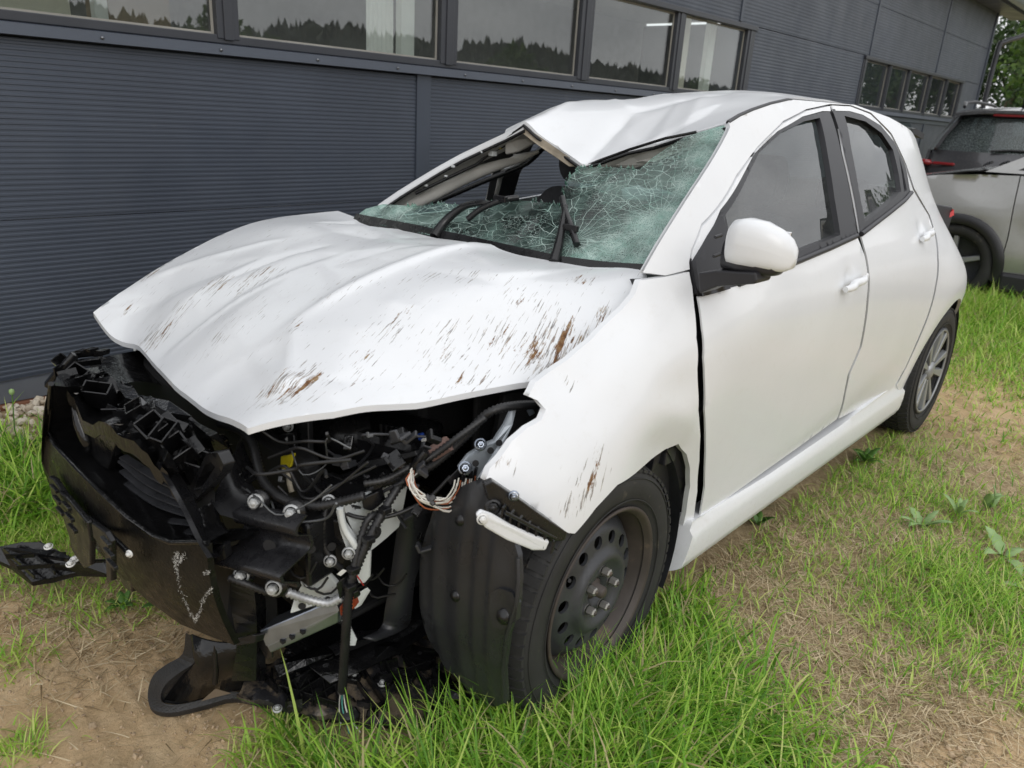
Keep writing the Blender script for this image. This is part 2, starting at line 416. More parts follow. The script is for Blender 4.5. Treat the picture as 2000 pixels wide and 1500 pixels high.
# room behind the glass; back wall and ceiling gaps added to let daylight in
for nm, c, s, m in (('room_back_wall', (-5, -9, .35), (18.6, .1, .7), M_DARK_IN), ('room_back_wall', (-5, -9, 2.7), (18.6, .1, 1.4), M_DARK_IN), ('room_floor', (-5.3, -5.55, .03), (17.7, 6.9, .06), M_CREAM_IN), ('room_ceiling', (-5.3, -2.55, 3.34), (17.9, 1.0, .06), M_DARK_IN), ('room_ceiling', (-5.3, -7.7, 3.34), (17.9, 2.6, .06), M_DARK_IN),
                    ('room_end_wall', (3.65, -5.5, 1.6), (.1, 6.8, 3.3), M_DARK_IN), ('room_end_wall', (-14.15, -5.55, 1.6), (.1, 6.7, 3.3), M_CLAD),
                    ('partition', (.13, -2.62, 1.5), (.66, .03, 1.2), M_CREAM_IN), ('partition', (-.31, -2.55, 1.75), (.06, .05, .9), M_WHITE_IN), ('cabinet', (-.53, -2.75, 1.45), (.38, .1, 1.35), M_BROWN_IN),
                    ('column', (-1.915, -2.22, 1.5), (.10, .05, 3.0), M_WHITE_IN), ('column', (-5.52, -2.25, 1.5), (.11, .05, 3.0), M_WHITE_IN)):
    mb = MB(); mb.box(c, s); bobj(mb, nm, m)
mb = MB(); mb.sheet([[(-1.66 - .19 * i / 24, -2.26 + .014 * math.sin(i * 1.6), z) for i in range(25)] for z in (.2, 1.2, 2.2, 3.1)]); bobj(mb, 'curtain', M_WHITE_IN)
mb = MB(); mb.sheet([[(-5.05 - .12 * i / 16, -2.26 + .014 * math.sin(i * 1.6), z) for i in range(17)] for z in (.2, 1.2, 2.2, 3.1)]); bobj(mb, 'curtain', M_CREAM_IN)
# roof, gutter, downpipe
def rz_(y): return 3.30 + (-1.66 - y) * .159
for y0, y1 in ((-1.66, -3.2), (-6.4, -9.2)):
    mb = MB(); mb.hexa([(3.8, y0, rz_(y0)), (-15.1, y0, rz_(y0)), (-15.1, y1, rz_(y1)), (3.8, y1, rz_(y1)), (3.8, y0, rz_(y0) + .06), (-15.1, y0, rz_(y0) + .06), (-15.1, y1, rz_(y1) + .06), (3.8, y1, rz_(y1) + .06)]); bobj(mb, 'roof', M_TRIM)
mb = MB(); mb.sheet([[(3.8, -3.2, rz_(-3.2) + .03), (-15.1, -3.2, rz_(-3.2) + .03)], [(3.8, -6.4, rz_(-6.4) + .03), (-15.1, -6.4, rz_(-6.4) + .03)]]); bobj(mb, 'added_skylight', glass_mat('added_skylight_glass', (.9, .92, .92), 1.45))  # unseen skylight, added to bring daylight into the room
mb = MB(); mb.box((-5.65, -1.83, 3.29), (18.9, .32, .012)); bobj(mb, 'soffit', M_CLAD)
mb = MB(); prof = [(math.cos(t) * .06, math.sin(t) * .06) for t in np.linspace(math.pi, 2 * math.pi, 9)]
mb.sheet([[(3.8, -1.59 + a, 3.36 + b) for a, b in prof], [(-15.1, -1.59 + a, 3.36 + b) for a, b in prof]], True); mb.tube([(3.8, -1.528, 3.362), (-15.1, -1.528, 3.362)], .008, 6); bobj(mb, 'gutter', M_ROOFEDGE, solid=.003)
mb = MB(); mb.tube([tuple(p) for p in spline([(-15.0, -1.59, 3.31), (-15.0, -1.59, 3.2), (-14.85, -1.68, 3.02), (-14.45, -1.86, 2.88), (-14.38, -1.91, 2.7), (-14.38, -1.91, 1.4), (-14.38, -1.91, .1)], 5)], .04, 10); bobj(mb, 'downpipe', M_FRAME)

# ================================================================== ground
from mathutils import noise as mn
def nz(x, y, s, o=0): return mn.noise(Vector((x * s + o, y * s - o * .7, o)))
def gpt(px, py): p = U(px, py, Z=0); return p.x, p.y
DIRT = [gpt(200, 1330) + (.34,), gpt(60, 1420) + (.28,), gpt(450, 1440) + (.12,), gpt(1930, 1450) + (.16,), gpt(1960, 800) + (.75,), gpt(60, 1210) + (.12,), gpt(1820, 1480) + (.10,)]
def dirtw(x, y):
    return max(math.exp(-(((x - a) ** 2 + (y - b) ** 2) / (r * r))) for a, b, r in DIRT)
T0 = np.array(gpt(215, 1300)); T1 = np.array(gpt(345, 1500)); TD = (T1 - T0) / np.linalg.norm(T1 - T0); TN = np.array([-TD[1], TD[0]])
def ground_z(x, y):
    z = .012 * nz(x, y, 2.2, 3) + .006 * nz(x, y, 7, 9) + .0035 * nz(x, y, 19, 5)
    if abs(x) < 3 and abs(y) < 3:
        d = np.array([x, y]) - T0; s = d @ TN; l = d @ TD
        w = math.exp(-(s / .16) ** 2) * math.exp(-((l - .12) / .32) ** 2)
        z += w * .020 * (abs(((s / .047 + .15 * nz(x, y, 9, 2)) % 1) - .5) * 2 - .5)
        z += .004 * nz(x, y, 45, 1) * dirtw(x, y)
    return z
def axis(dense, far):
    a = []; lo, hi, st = dense
    a += list(np.arange(lo, hi, st)); v = lo; s = st
    while v > far[0]: s *= 1.22; v -= s; a.append(v)
    v = hi; s = st
    while v < far[1]: a.append(v); s *= 1.22; v += s
    return sorted(a)
gx = axis((-1.6, 1.25, .02), (-420, 420)); gy = axis((-1.2, 1.75, .02), (-420, 420))
gv = [(x, y, ground_z(x, y)) for x in gx for y in gy]; ny = len(gy)
gf = [(i * ny + j, (i + 1) * ny + j, (i + 1) * ny + j + 1, i * ny + j + 1) for i in range(len(gx) - 1) for j in range(ny - 1)]
mb = MB(); mb.add(gv, gf, True)
m, nt, p = nodes_of('ground_soil'); p.inputs['Roughness'].default_value = .95; p.inputs['Specular IOR Level'].default_value = .15
at = nt.nodes.new('ShaderNodeAttribute'); at.attribute_name = 'dirt'
soil = ramp(nt, noise(nt, 7, 9, .68), [(.25, (.40, .275, .145)), (.5, (.68, .49, .285)), (.75, (.80, .62, .40))])
soil2 = ramp(nt, noise(nt, 60, 8, .7), [(.3, (.70, .70, .70)), (.7, (1.0, 1.0, 1.0))])
soil = mixc(nt, .55, soil, soil2, 'MULTIPLY')
thatch = ramp(nt, noise(nt, 55, 8, .75), [(.25, (.19, .14, .078)), (.5, (.45, .345, .205)), (.75, (.64, .52, .345))])
moss = ramp(nt, noise(nt, 40, 8, .7), [(.25, (.030, .045, .012)), (.7, (.10, .14, .035))])
litter = mixc(nt, ramp(nt, noise(nt, 3.2, 6, .6), [(.56, 0), (.70, .7)]), thatch, moss)
nt.links.new(mixc(nt, ramp(nt, at.outputs['Fac'], [(.25, 0), (.6, 1)]), litter, soil), p.inputs['Base Color'])
bump(nt, p, noise(nt, 70, 8, .75), .9, .012); M_SOIL = m
ground = mb.build('ground', M_SOIL, fix=False); tag(ground, kind='structure')
at = ground.data.attributes.new('dirt', 'FLOAT', 'POINT'); at.data.foreach_set('value', np.array([dirtw(a, b) + .25 * nz(a, b, 6, 4) for a, b, _ in gv], dtype=np.float32))

# ---- soil clods and small stones
mb = MB(); rng = np.random.RandomState(8)
bm = bmesh.new(); bmesh.ops.create_icosphere(bm, subdivisions=1, radius=1); ICO = ([v.co.copy() for v in bm.verts], [tuple(v.index for v in f.verts) for f in bm.faces]); bm.free()
for i in range(2600):
    a, b, r_ = DIRT[rng.randint(len(DIRT))]; x = a + rng.randn() * r_ * 1.1; y = b + rng.randn() * r_ * 1.1
    if y < -1.9: continue
    r = rng.uniform(.0015, .0045) * (1.9 if rng.rand() < .08 else 1); e = Vector(rng.uniform(.6, 1.3, 3)); q = Matrix.Rotation(rng.uniform(0, 6.28), 3, Vector(rng.normal(size=3)))
    mb.add([q @ Vector((c.x * e.x, c.y * e.y, c.z * e.z)) * r * (1 + .2 * rng.randn()) + Vector((x, y, ground_z(x, y) + r * .3)) for c in ICO[0]], ICO[1], False)
cl_ = mb.build('soil_clods', mat('soil_clod', (.40, .30, .195), .95, var=.3, vscale=30), fix=False); tag(cl_, 'loose crumbs of dry soil on the bare ground', 'soil', kind='stuff')
# ---- stone strip along the wall
mb = MB(); rng = np.random.RandomState(3)
ICO = None
bm = bmesh.new(); bmesh.ops.create_icosphere(bm, subdivisions=1, radius=1); ICO = ([v.co.copy() for v in bm.verts], [tuple(v.index for v in f.verts) for f in bm.faces]); bm.free()
for i in range(2600):
    x = rng.uniform(-1.4, 1.7) if i < 2000 else rng.uniform(-6, 0); y = rng.uniform(-1.95, -1.5); r = rng.uniform(.009, .022); e = Vector(rng.uniform(.6, 1.2, 3))
    q = Matrix.Rotation(rng.uniform(0, 6.28), 3, Vector(rng.normal(size=3)))
    z = ground_z(x, y) + r * .35 + rng.uniform(0, .014)
    mb.add([q @ Vector((c.x * e.x, c.y * e.y, c.z * e.z)) * r * (1 + .12 * rng.randn()) + Vector((x, y, z)) for c in ICO[0]], ICO[1], False)
gravel = mb.build('gravel', None, fix=False); tag(gravel, 'pale crushed stone gravel strip along the foot of the building', 'gravel', kind='stuff')
m, nt, p = nodes_of('gravel_stone'); p.inputs['Roughness'].default_value = .9
geo = nt.nodes.new('ShaderNodeNewGeometry')
c = ramp(nt, geo.outputs['Random Per Island'], [(0, (.30, .24, .17)), (.5, (.52, .45, .35)), (1, (.68, .62, .52))])
nt.links.new(mixc(nt, .4, c, ramp(nt, noise(nt, 90, 5), [(.3, .6), (.7, 1.0)]), 'MULTIPLY'), p.inputs['Base Color']); gravel.data.materials.append(m)

# ================================================================== grass
def blade_mat(name, stops, transl=.35, rough=.45):
    m, nt, p = nodes_of(name); at = nt.nodes.new('ShaderNodeAttribute'); at.attribute_name = 'tone'
    c = ramp(nt, at.outputs['Fac'], stops); nt.links.new(c, p.inputs['Base Color']); p.inputs['Roughness'].default_value = rough; p.inputs['Specular IOR Level'].default_value = .4
    tl = nt.nodes.new('ShaderNodeBsdfTranslucent'); nt.links.new(c, tl.inputs[0]); mx = nt.nodes.new('ShaderNodeMixShader'); mx.inputs[0].default_value = transl
    nt.links.new(p.outputs[0], mx.inputs[1]); nt.links.new(tl.outputs[0], mx.inputs[2]); nt.links.new(mx.outputs[0], nt.nodes['Material Output'].inputs[0]); return m
M_GRASS = blade_mat('grass_blade', [(0, (.050, .140, .014)), (.4, (.19, .42, .036)), (.72, (.42, .66, .085)), (.9, (.60, .66, .21)), (.94, (.50, .41, .22)), (1, (.58, .48, .29))])
M_STRAW = blade_mat('dry_straw', [(0, (.20, .14, .07)), (.5, (.52, .40, .235)), (1, (.78, .67, .46))], .15, .7)
def in_car(x, y): return -3.0 < x < .55 and -.80 < y < .76
def blades(base, az, length, width, lean, curl, tone, segs=4):
    """vectorised curved blades; lean = start angle from vertical, curl = extra bend to the tip"""
    n = len(az); V = np.zeros((n, 2 * segs + 1, 3)); pos = base.copy(); d = np.stack([np.cos(az), np.sin(az)], 1); side = np.stack([-np.sin(az), np.cos(az)], 1)
    tw = np.random.uniform(-.6, .6, n)
    for k in range(segs + 1):
        f = k / segs; w = width * (1 - f ** 1.7) * .5
        if k < segs:
            sd = np.stack([side[:, 0], side[:, 1], tw * .5], 1)
            V[:, 2 * k] = pos + sd * w[:, None]; V[:, 2 * k + 1] = pos - sd * w[:, None]
        else: V[:, 2 * k] = pos
        a = lean + curl * ((k + .5) / segs) ** 1.4; st = length / segs
        pos = pos + np.stack([d[:, 0] * np.sin(a) * st, d[:, 1] * np.sin(a) * st, np.cos(a) * st], 1)
        pos[:, 2] = np.maximum(pos[:, 2], base[:, 2] + .004)
    F = [(2 * k, 2 * k + 1, 2 * k + 3, 2 * k + 2) for k in range(segs - 1)]
    return V.reshape(-1, 3), n, 2 * segs + 1, F, (2 * segs - 2, 2 * segs - 1, 2 * segs), np.repeat(tone, 2 * segs + 1)
def blade_object(name, sets, m, label, cat):
    VV = []; loops = []; starts = []; tot = []; T = []; off = 0; ls = 0
    for V, n, k, quads, tri, tone in sets:
        base = off + np.arange(n) * k
        for q in quads: loops.append((base[:, None] + np.array(q)).reshape(-1)); tot += [np.full(n, 4)]
        loops.append((base[:, None] + np.array(tri)).reshape(-1)); tot += [np.full(n, 3)]
        VV.append(V); T.append(tone); off += len(V)
    VV = np.concatenate(VV).astype(np.float32); LP = np.concatenate(loops).astype(np.int32); TT = np.concatenate(tot).astype(np.int32); ST = np.concatenate([[0], np.cumsum(TT)[:-1]]).astype(np.int32)
    me = bpy.data.meshes.new(name); me.vertices.add(len(VV)); me.vertices.foreach_set('co', VV.reshape(-1)); me.loops.add(len(LP)); me.loops.foreach_set('vertex_index', LP)
    me.polygons.add(len(TT)); me.polygons.foreach_set('loop_start', ST); me.polygons.foreach_set('loop_total', TT); me.polygons.foreach_set('use_smooth', np.ones(len(TT), bool)); me.update(); me.validate()
    a = me.attributes.new('tone', 'FLOAT', 'POINT'); a.data.foreach_set('value', np.concatenate(T).astype(np.float32)); me.materials.append(m)
    o = bpy.data.objects.new(name, me); COL.objects.link(o); tag(o, label, cat, kind='stuff'); return o
def scatter(px, py, sig, n, hmin, hmax, tone=(.2, .9), wid=(.0030, .0072), lean=(.10, .9), curl=(.3, 1.9), az=None, asp=1.0, dirt_ok=False, deadf=.08):
    cx, cy = gpt(px, py); rg = np.random
    x = cx + rg.randn(n) * sig * asp; y = cy + rg.randn(n) * sig
    keep = np.array([not (in_car(a, b)) and b > -1.96 and (dirt_ok or rg.rand() > dirtw(a, b) * 1.15) for a, b in zip(x, y)]); x, y = x[keep], y[keep]; n = len(x)
    z = np.array([ground_z(a, b) for a, b in zip(x, y)]) - .004
    A = rg.uniform(0, 6.283, n) if az is None else az + rg.randn(n) * .9
    ln = rg.uniform(hmin, hmax, n) * rg.uniform(.7, 1.1, n)
    return blades(np.stack([x, y, z], 1), A, ln, rg.uniform(*wid, n), rg.uniform(*lean, n), rg.uniform(*curl, n), np.where(rg.rand(n) < deadf, rg.uniform(.94, 1, n), np.clip(rg.uniform(*tone, n) + .08 * rg.randn(n), 0, .9)))
G = []
for (px, py, sg, n, h0, h1) in [(640, 1490, .06, 200, .05, .14), (760, 1510, .08, 800, .09, .20), (900, 1510, .08, 1000, .10, .22), (1020, 1460, .07, 900, .10, .22), (1130, 1430, .09, 1300, .10, .24), (1250, 1390, .09, 1300, .10, .24),
                                 (1180, 1500, .10, 1300, .14, .28), (1330, 1450, .09, 800, .10, .22), (1330, 1290, .09, 650, .08, .20), (1400, 1380, .08, 350, .08, .18), (1480, 1480, .09, 480, .08, .17), (1290, 1190, .08, 500, .07, .16), (1100, 1560, .12, 1500, .16, .30), (850, 1570, .12, 1200, .16, .30)]:
    G.append(scatter(px, py, sg, int(n * 1.1), h0, h1, tone=(.12, .88), wid=(.0036, .0090)))
for (px, py, sg, n, h0, h1) in [(1440, 1200, .10, 110, .04, .11), (1560, 1120, .12, 220, .03, .09), (1480, 1060, .12, 300, .03, .09), (1600, 1000, .12, 600, .03, .10), (1680, 930, .13, 600, .03, .10), (1760, 960, .14, 420, .03, .11),
                                 (1850, 1130, .13, 1100, .05, .13), (1950, 1190, .13, 1200, .05, .14), (1800, 1210, .12, 800, .04, .12), (1700, 1150, .10, 160, .03, .10), (1930, 1330, .10, 420, .04, .11), (1860, 1010, .16, 600, .03, .10), (1960, 1020, .2, 900, .04, .12),
                                 (1760, 860, .2, 900, .03, .10), (1700, 870, .15, 600, .04, .12), (1660, 1430, .10, 250, .03, .10), (1760, 1330, .10, 200, .03, .08), (1600, 1220, .14, 90, .03, .08), (1560, 1400, .10, 260, .04, .12)]:
    G.append(scatter(px, py, sg, n, h0, h1, tone=(.2, .95), wid=(.0026, .0052)))
for (px, py, sg, n, h0, h1) in [(1900, 660, .30, 1800, .06, .18), (1960, 700, .35, 1800, .06, .16), (1930, 620, .32, 3200, .14, .34), (1985, 640, .35, 2600, .10, .26), (1900, 610, .22, 2000, .14, .34), (1880, 740, .25, 800, .04, .10), (1990, 760, .3, 700, .04, .10), (1960, 850, .25, 500, .03, .08)]:
    G.append(scatter(px, py, sg, n, h0, h1, tone=(.3, 1.0), wid=(.005, .009), dirt_ok=True))
for (px, py, sg, n, h0, h1) in [(20, 930, .10, 800, .10, .24), (50, 985, .08, 600, .10, .24), (-60, 950, .14, 800, .12, .26), (20, 1000, .08, 400, .08, .2)]:
    G.append(scatter(px, py, sg, n, h0, h1, tone=(.15, .85), wid=(.005, .010)))
for (px, py, sg, n, h0, h1) in [(60, 1040, .10, 1300, .03, .08), (120, 1030, .10, 1200, .02, .07), (10, 1110, .09, 700, .03, .08), (170, 1080, .08, 500, .02, .06), (240, 1180, .08, 220, .03, .09), (150, 1160, .07, 260, .03, .08), (20, 1290, .05, 160, .03, .08), (40, 1460, .04, 160, .03, .09), (330, 1170, .06, 120, .03, .08), (500, 1480, .04, 160, .03, .10), (560, 1440, .03, 200, .04, .13)]:
    G.append(scatter(px, py, sg, n, h0, h1, tone=(.4, 1.0), wid=(.0025, .005), dirt_ok=True))
def field(n, x0, x1, y0, y1, h0, h1, wid, tone, lean=(.05, .8), thr=0.0):
    rg = np.random; x = rg.uniform(x0, x1, n); y = rg.uniform(y0, y1, n)
    k = np.array([not in_car(a, b) and nz(a, b, 2.5, 21) + .5 * nz(a, b, 8, 3) > thr and rg.rand() > dirtw(a, b) and b > -1.97 for a, b in zip(x, y)]); x, y = x[k], y[k]; n = len(x)
    z = np.array([ground_z(a, b) for a, b in zip(x, y)])
    return blades(np.stack([x, y, z], 1), rg.uniform(0, 6.28, n), rg.uniform(h0, h1, n), rg.uniform(*wid, n), rg.uniform(*lean, n), rg.uniform(.2, 1.2, n), rg.uniform(*tone, n))
G.append(field(12000, -3.2, .9, .5, 2.0, .02, .06, (.002, .004), (.2, 1), thr=.26))
G.append(field(16000, -14, -3.2, -1.9, 4.5, .04, .14, (.006, .012), (.3, 1), thr=-.2))
G.append(field(5000, -1, 1.6, -1.75, -.75, .02, .08, (.003, .006), (.3, 1), thr=-.1))
G.append(field(16000, -60, -14, -20, 14, .08, .22, (.02, .05), (.3, 1), thr=-.6))
blade_object('grass', G, M_GRASS, 'patchy green grass growing on the ground around the car', 'grass')
Sx = []
def straw(px, py, sg, n, l0=.03, l1=.11, asp=1.0):
    Sx.append(scatter(px, py, sg, n, l0, l1, tone=(0, 1), wid=(.0014, .0038), lean=(1.25, 1.62), curl=(-.25, .35), asp=asp, dirt_ok=True, deadf=0))
for a in [(1500, 1180, .14, 2600), (1600, 1270, .16, 3200), (1720, 1250, .16, 2600), (1420, 1110, .12, 2000), (1650, 1380, .12, 2000), (1800, 1300, .14, 1800), (1560, 1060, .15, 1600), (1700, 1050, .2, 1800), (1900, 1290, .12, 1000), (1480, 1330, .10, 1100), (1850, 850, .35, 2600), (1950, 880, .4, 2600),
          (1930, 760, .4, 2000), (1850, 1400, .10, 500), (1900, 1100, .2, 1600), (1640, 1130, .18, 2200), (1760, 1120, .18, 1800), (1540, 1240, .14, 2200), (1450, 1250, .10, 900), (1780, 950, .25, 2200), (1700, 900, .2, 1200), (1550, 990, .15, 1200), (1330, 1360, .12, 1000), (150, 1210, .12, 600), (300, 1230, .10, 420), (200, 1280, .10, 260), (330, 1330, .15, 60), (100, 1180, .10, 420), (250, 1400, .2, 40)]: straw(*a)
for a in [(1380, 1180, .10, 1300), (1300, 1330, .10, 700), (1500, 1420, .10, 1300), (1740, 1400, .10, 1100), (1600, 1180, .2, 2600), (1820, 1180, .2, 1800), (1950, 1230, .15, 1000), (1850, 960, .3, 2200), (1620, 1050, .15, 1500), (80, 1120, .1, 500), (230, 1180, .1, 500), (420, 1300, .1, 60)]: straw(*a)
blade_object('dry_straw', Sx, M_STRAW, 'dry tan straw and dead grass lying on the ground', 'straw')

# ================================================================== broad-leaved weeds
M_LEAF = mat('weed_leaf', (.085, .19, .035), .5, var=.35, vscale=14, bscale=60, bstr=.3, bdist=.002)
M_LEAF2 = mat('weed_leaf_pale', (.24, .36, .14), .6, var=.22, vscale=12, bscale=60, bstr=.3, bdist=.002)
def leaf_mesh(l, w, droop, lobed, fold=.25):
    rows = []; n = 9
    for i in range(n + 1):
        f = i / n; hw = w * (math.sin(math.pi * min(1, f ** .8 * .98 + .02)) ** .8) * (1 if not lobed else (.86 + .14 * (1 if i % 2 else -1)))
        if f < .18: hw = w * .10
        a = droop * f; x = l * (f - .12 * droop * f * f); z = l * .45 * math.sin(1.2 * f) - droop * l * f * f * .7
        rows.append([(x, -hw, z + hw * fold), (x, 0, z), (x, hw, z + hw * fold)])
    return rows
def weed(px, py, label, leaves, size, m, lobed=True, up=.6, pt=None, stalk=0, rot0=0.0):
    x, y = gpt(px, py) if pt is None else pt; z = ground_z(x, y)
    root = empty('weed_plant', (x, y, z)); tag(root, label, 'weed', 'broad-leaved weeds')
    rg = random.Random(px * 7 + py); size *= .82; leaves += 1
    for k in range(leaves):
        mb = MB(); l = size * rg.uniform(.7, 1.1); rows = leaf_mesh(l, l * rg.uniform(.14, .2), rg.uniform(.1, .7), lobed)
        q = Matrix.Rotation(rot0 + 6.283 * k / leaves + rg.uniform(-.4, .4), 3, 'Z') @ Matrix.Rotation(-up * rg.uniform(.3, 1.2), 3, 'Y')
        mb.sheet([[q @ Vector(v) for v in r] for r in rows]); mb.build('leaf', m, root, solid=.0006, fix=False)
    if stalk:
        mb = MB(); mb.tube([(0, 0, 0), (.01, .008, stalk * .5), (.0, .015, stalk)], [.003, .0025, .002], 6); mb.build('stalk', M_LEAF, root)
        mb = MB(); mb.lathe([(0, .022), (.008, .018), (.010, .008), (.006, 0)], (0, .015, stalk), (0, 0, 1), 8); mb.build('bud', M_LEAF2, root)
    return root
weed(45, 900, 'leafy green weed in the tall grass beside the gravel strip', 8, .15, M_LEAF, True, .9, stalk=.27)
weed(335, 1185, 'flat green weed on the soil under the grille corner', 7, .10, M_LEAF, False, .35)
weed(240, 1185, 'small green weed in straw below the grille', 6, .07, M_LEAF, False, .3)
weed(1870, 1010, 'upright pale-leaved weed in the grass right of the sill', 4, .13, M_LEAF2, True, 1.1)
weed(1925, 1000, 'pale weed with one tall leaf near the right edge', 3, .16, M_LEAF2, False, 1.35)
weed(1960, 1090, 'wilted pale dock weed lying over the grass at the right edge', 3, .17, M_LEAF2, True, .25, rot0=-2.2)
weed(1730, 830, 'dark green weed beside the rear wheel', 6, .14, M_LEAF, True, .6)
weed(1690, 905, 'green dandelion weed beneath the rear door', 7, .13, M_LEAF, True, .6)
weed(1800, 1030, 'yellowing weed among dead stalks below the rear door', 5, .13, M_LEAF2, True, .4)
weed(1480, 1030, 'green weed close to the sill below the front door', 6, .10, M_LEAF, True, .5)
weed(2010, 1160, 'cut pale weed leaf at the right picture edge', 3, .13, M_LEAF2, True, .3, rot0=.5)
weed(560, 1410, 'small clover weed between soil and long grass at the bottom', 8, .05, M_LEAF, False, .5)

# ================================================================== trees beside and behind, seen past the corner and in the glass
M_BARK = mat('tree_bark', (.10, .075, .05), .9, bscale=20, bstr=.6)
def foliage_mat(name, a, b):
    m, nt, p = nodes_of(name); geo = nt.nodes.new('ShaderNodeNewGeometry'); c = ramp(nt, geo.outputs['Random Per Island'], [(0, a), (1, b)]); nt.links.new(c, p.inputs['Base Color']); p.inputs['Roughness'].default_value = .6
    tl = nt.nodes.new('ShaderNodeBsdfTranslucent'); nt.links.new(c, tl.inputs[0]); mx = nt.nodes.new('ShaderNodeMixShader'); mx.inputs[0].default_value = .3
    nt.links.new(p.outputs[0], mx.inputs[1]); nt.links.new(tl.outputs[0], mx.inputs[2]); nt.links.new(mx.outputs[0], nt.nodes['Material Output'].inputs[0]); return m
M_FOL = [foliage_mat('foliage_fresh', (.045, .10, .018), (.12, .19, .04)), foliage_mat('foliage_mid', (.03, .075, .015), (.09, .15, .03)), foliage_mat('foliage_dark', (.02, .045, .014), (.05, .085, .022))]
def leafmesh(rg, clumps, per, ls, conifer=False):
    V = []
    for c, r in clumps:
        n = per; d = rg.randn(n, 3); d /= np.linalg.norm(d, axis=1)[:, None]; q = c + d * r * (rg.rand(n, 1) ** .45)
        u = rg.randn(n, 3); u /= np.linalg.norm(u, axis=1)[:, None]; w = np.cross(u, rg.randn(n, 3)); w /= np.linalg.norm(w, axis=1)[:, None] + 1e-9
        s = ls * rg.uniform(.6, 1.3, (n, 1)); V.append(np.stack([q - u * s, q + w * s * .5, q + u * s, q - w * s * .5], 1))
    V = np.concatenate(V); n = len(V); return V.reshape(-1, 3), [(4 * i, 4 * i + 1, 4 * i + 2, 4 * i + 3) for i in range(n)]
def tree(x, y, h, w, label, kind=0, seed=0, per=150, ls=.14, base=.0, group='trees beyond the building'):
    rg = np.random.RandomState(seed); root = empty('broadleaf_tree', (x, y, base)); tag(root, label, 'tree', group)
    mb = MB(); mb.tube([(0, 0, -.3), (.05, .03, h * .3), (-.05, .08, h * .6), (.0, .0, h * .85)], [w * .06, w * .05, w * .03, w * .01], 8)
    cl = []
    for k in range(26):
        a = rg.uniform(0, 6.28); f = rg.uniform(.2, 1); r = w * .5 * math.sin(math.pi * min(1, f * .8 + .18)) * rg.uniform(.5, 1.05)
        c = np.array([math.cos(a) * r, math.sin(a) * r, h * (.18 + .74 * f)]); cl.append((c, w * rg.uniform(.13, .24)))
        if k % 3 == 0: mb.tube([(0, 0, h * (.12 + .5 * f)), tuple(c * np.array([.5, .5, 1]) - [0, 0, h * .06]), tuple(c)], [w * .02, w * .012, w * .004], 5)
    mb.build('trunk', M_BARK, root)
    V, F = leafmesh(rg, cl, per, ls); me = MB(); me.add(V.tolist(), F); me.build('crown', M_FOL[kind], root, fix=False); return root
tree(-34, -3.6, 7.0, 5.5, 'bright green tree just past the building corner', 0, 1, 520, 0.12)
tree(-38, 2.2, 8.0, 6.5, 'tall green tree at the right picture edge beyond the cars', 1, 2, 520, 0.12)
tree(-30, -1.2, 4.2, 4.2, 'low bushy tree beyond the dark car', 0, 3, 520, 0.09)
tree(-44, -7.5, 8.5, 6.5, 'darker tree behind the corner downpipe', 2, 4, 440, 0.13)
tree(-40, 7.5, 9, 7, 'large tree beyond the parked cars out to the right', 1, 5, 400, 0.13)
# meadow bank on which those trees stand
mb = MB(); mb.sheet([[(-26 - 2.2 * i, y, .02 + 1.6 * (1 - math.cos(min(1, i / 9) * math.pi)) * .5 + .1 * nz(i, y, .3)) for y in np.linspace(-26, 26, 27)] for i in range(16)]); mo = mb.build('meadow_bank', mat('meadow_green', (.10, .165, .035), .9, var=.35, vscale=.6, bscale=8, bstr=1.0, bdist=.1), fix=False); tag(mo, kind='structure')
# wooded valley side behind the photographer, mirrored in the windows
rg = np.random.RandomState(11); V = []; F = []; o = 0
for k in range(3200):
    x = rg.uniform(-330, 40); row = rg.rand() ** .7; y = 70 + 75 * row; hgt = rg.uniform(3.2, 5.5) + 2 * row; z = -.5 + 10.0 * row ** 1.2 * (1 + .22 * math.sin(x * .03) + .12 * math.sin(x * .11)); r = hgt * rg.uniform(.2, .34)
    nn = 7; con = rg.rand() < .6
    prof = [(1, .05), (.8, .35), (.45, .7), (0, 1.05)] if con else [(.7, .05), (1.25, .4), (1.05, .72), (0, 1.0)]
    for j, (pr, ph) in enumerate(prof):
        for q in range(nn): a = 6.283 * q / nn; jr = r * pr * rg.uniform(.75, 1.25); V.append((x + math.cos(a) * jr, y + math.sin(a) * jr, z + hgt * ph * rg.uniform(.94, 1.05)))
    for j in range(3):
        for q in range(nn): F.append((o + j * nn + q, o + j * nn + (q + 1) % nn, o + (j + 1) * nn + (q + 1) % nn, o + (j + 1) * nn + q))
    o += 4 * nn
mb = MB(); mb.add(V, F, True); wd = mb.build('far_wood', foliage_mat('foliage_far_haze', (.045, .058, .038), (.10, .12, .075)), fix=False); tag(wd, 'far wooded valley side reflected in the window glass', 'wood', kind='stuff')  # distance haze is put into the pale foliage colour
mb = MB(); mb.sheet([[(x, 56 + 13 * i, -.3 + 1.5 * i * (1 + .22 * math.sin(x * .03))) for x in np.linspace(-420, 260, 40)] for i in range(9)]); hl = mb.build('valley_side', mat('valley_side_green', (.045, .07, .02), .9, var=.3, vscale=.1), fix=False); tag(hl, kind='structure')
for k in range(18):
    x = -92 + 5.6 * k + 2.5 * math.sin(k * 2.1); tree(x, 33 + 6 * math.sin(k * 1.7), 3.4 + 1.1 * math.sin(k * 3.3), 4.4, 'broad bush standing behind the photographer, seen only in window reflections', k % 2, 40 + k, 60, .26, group='bushes mirrored in the glass')
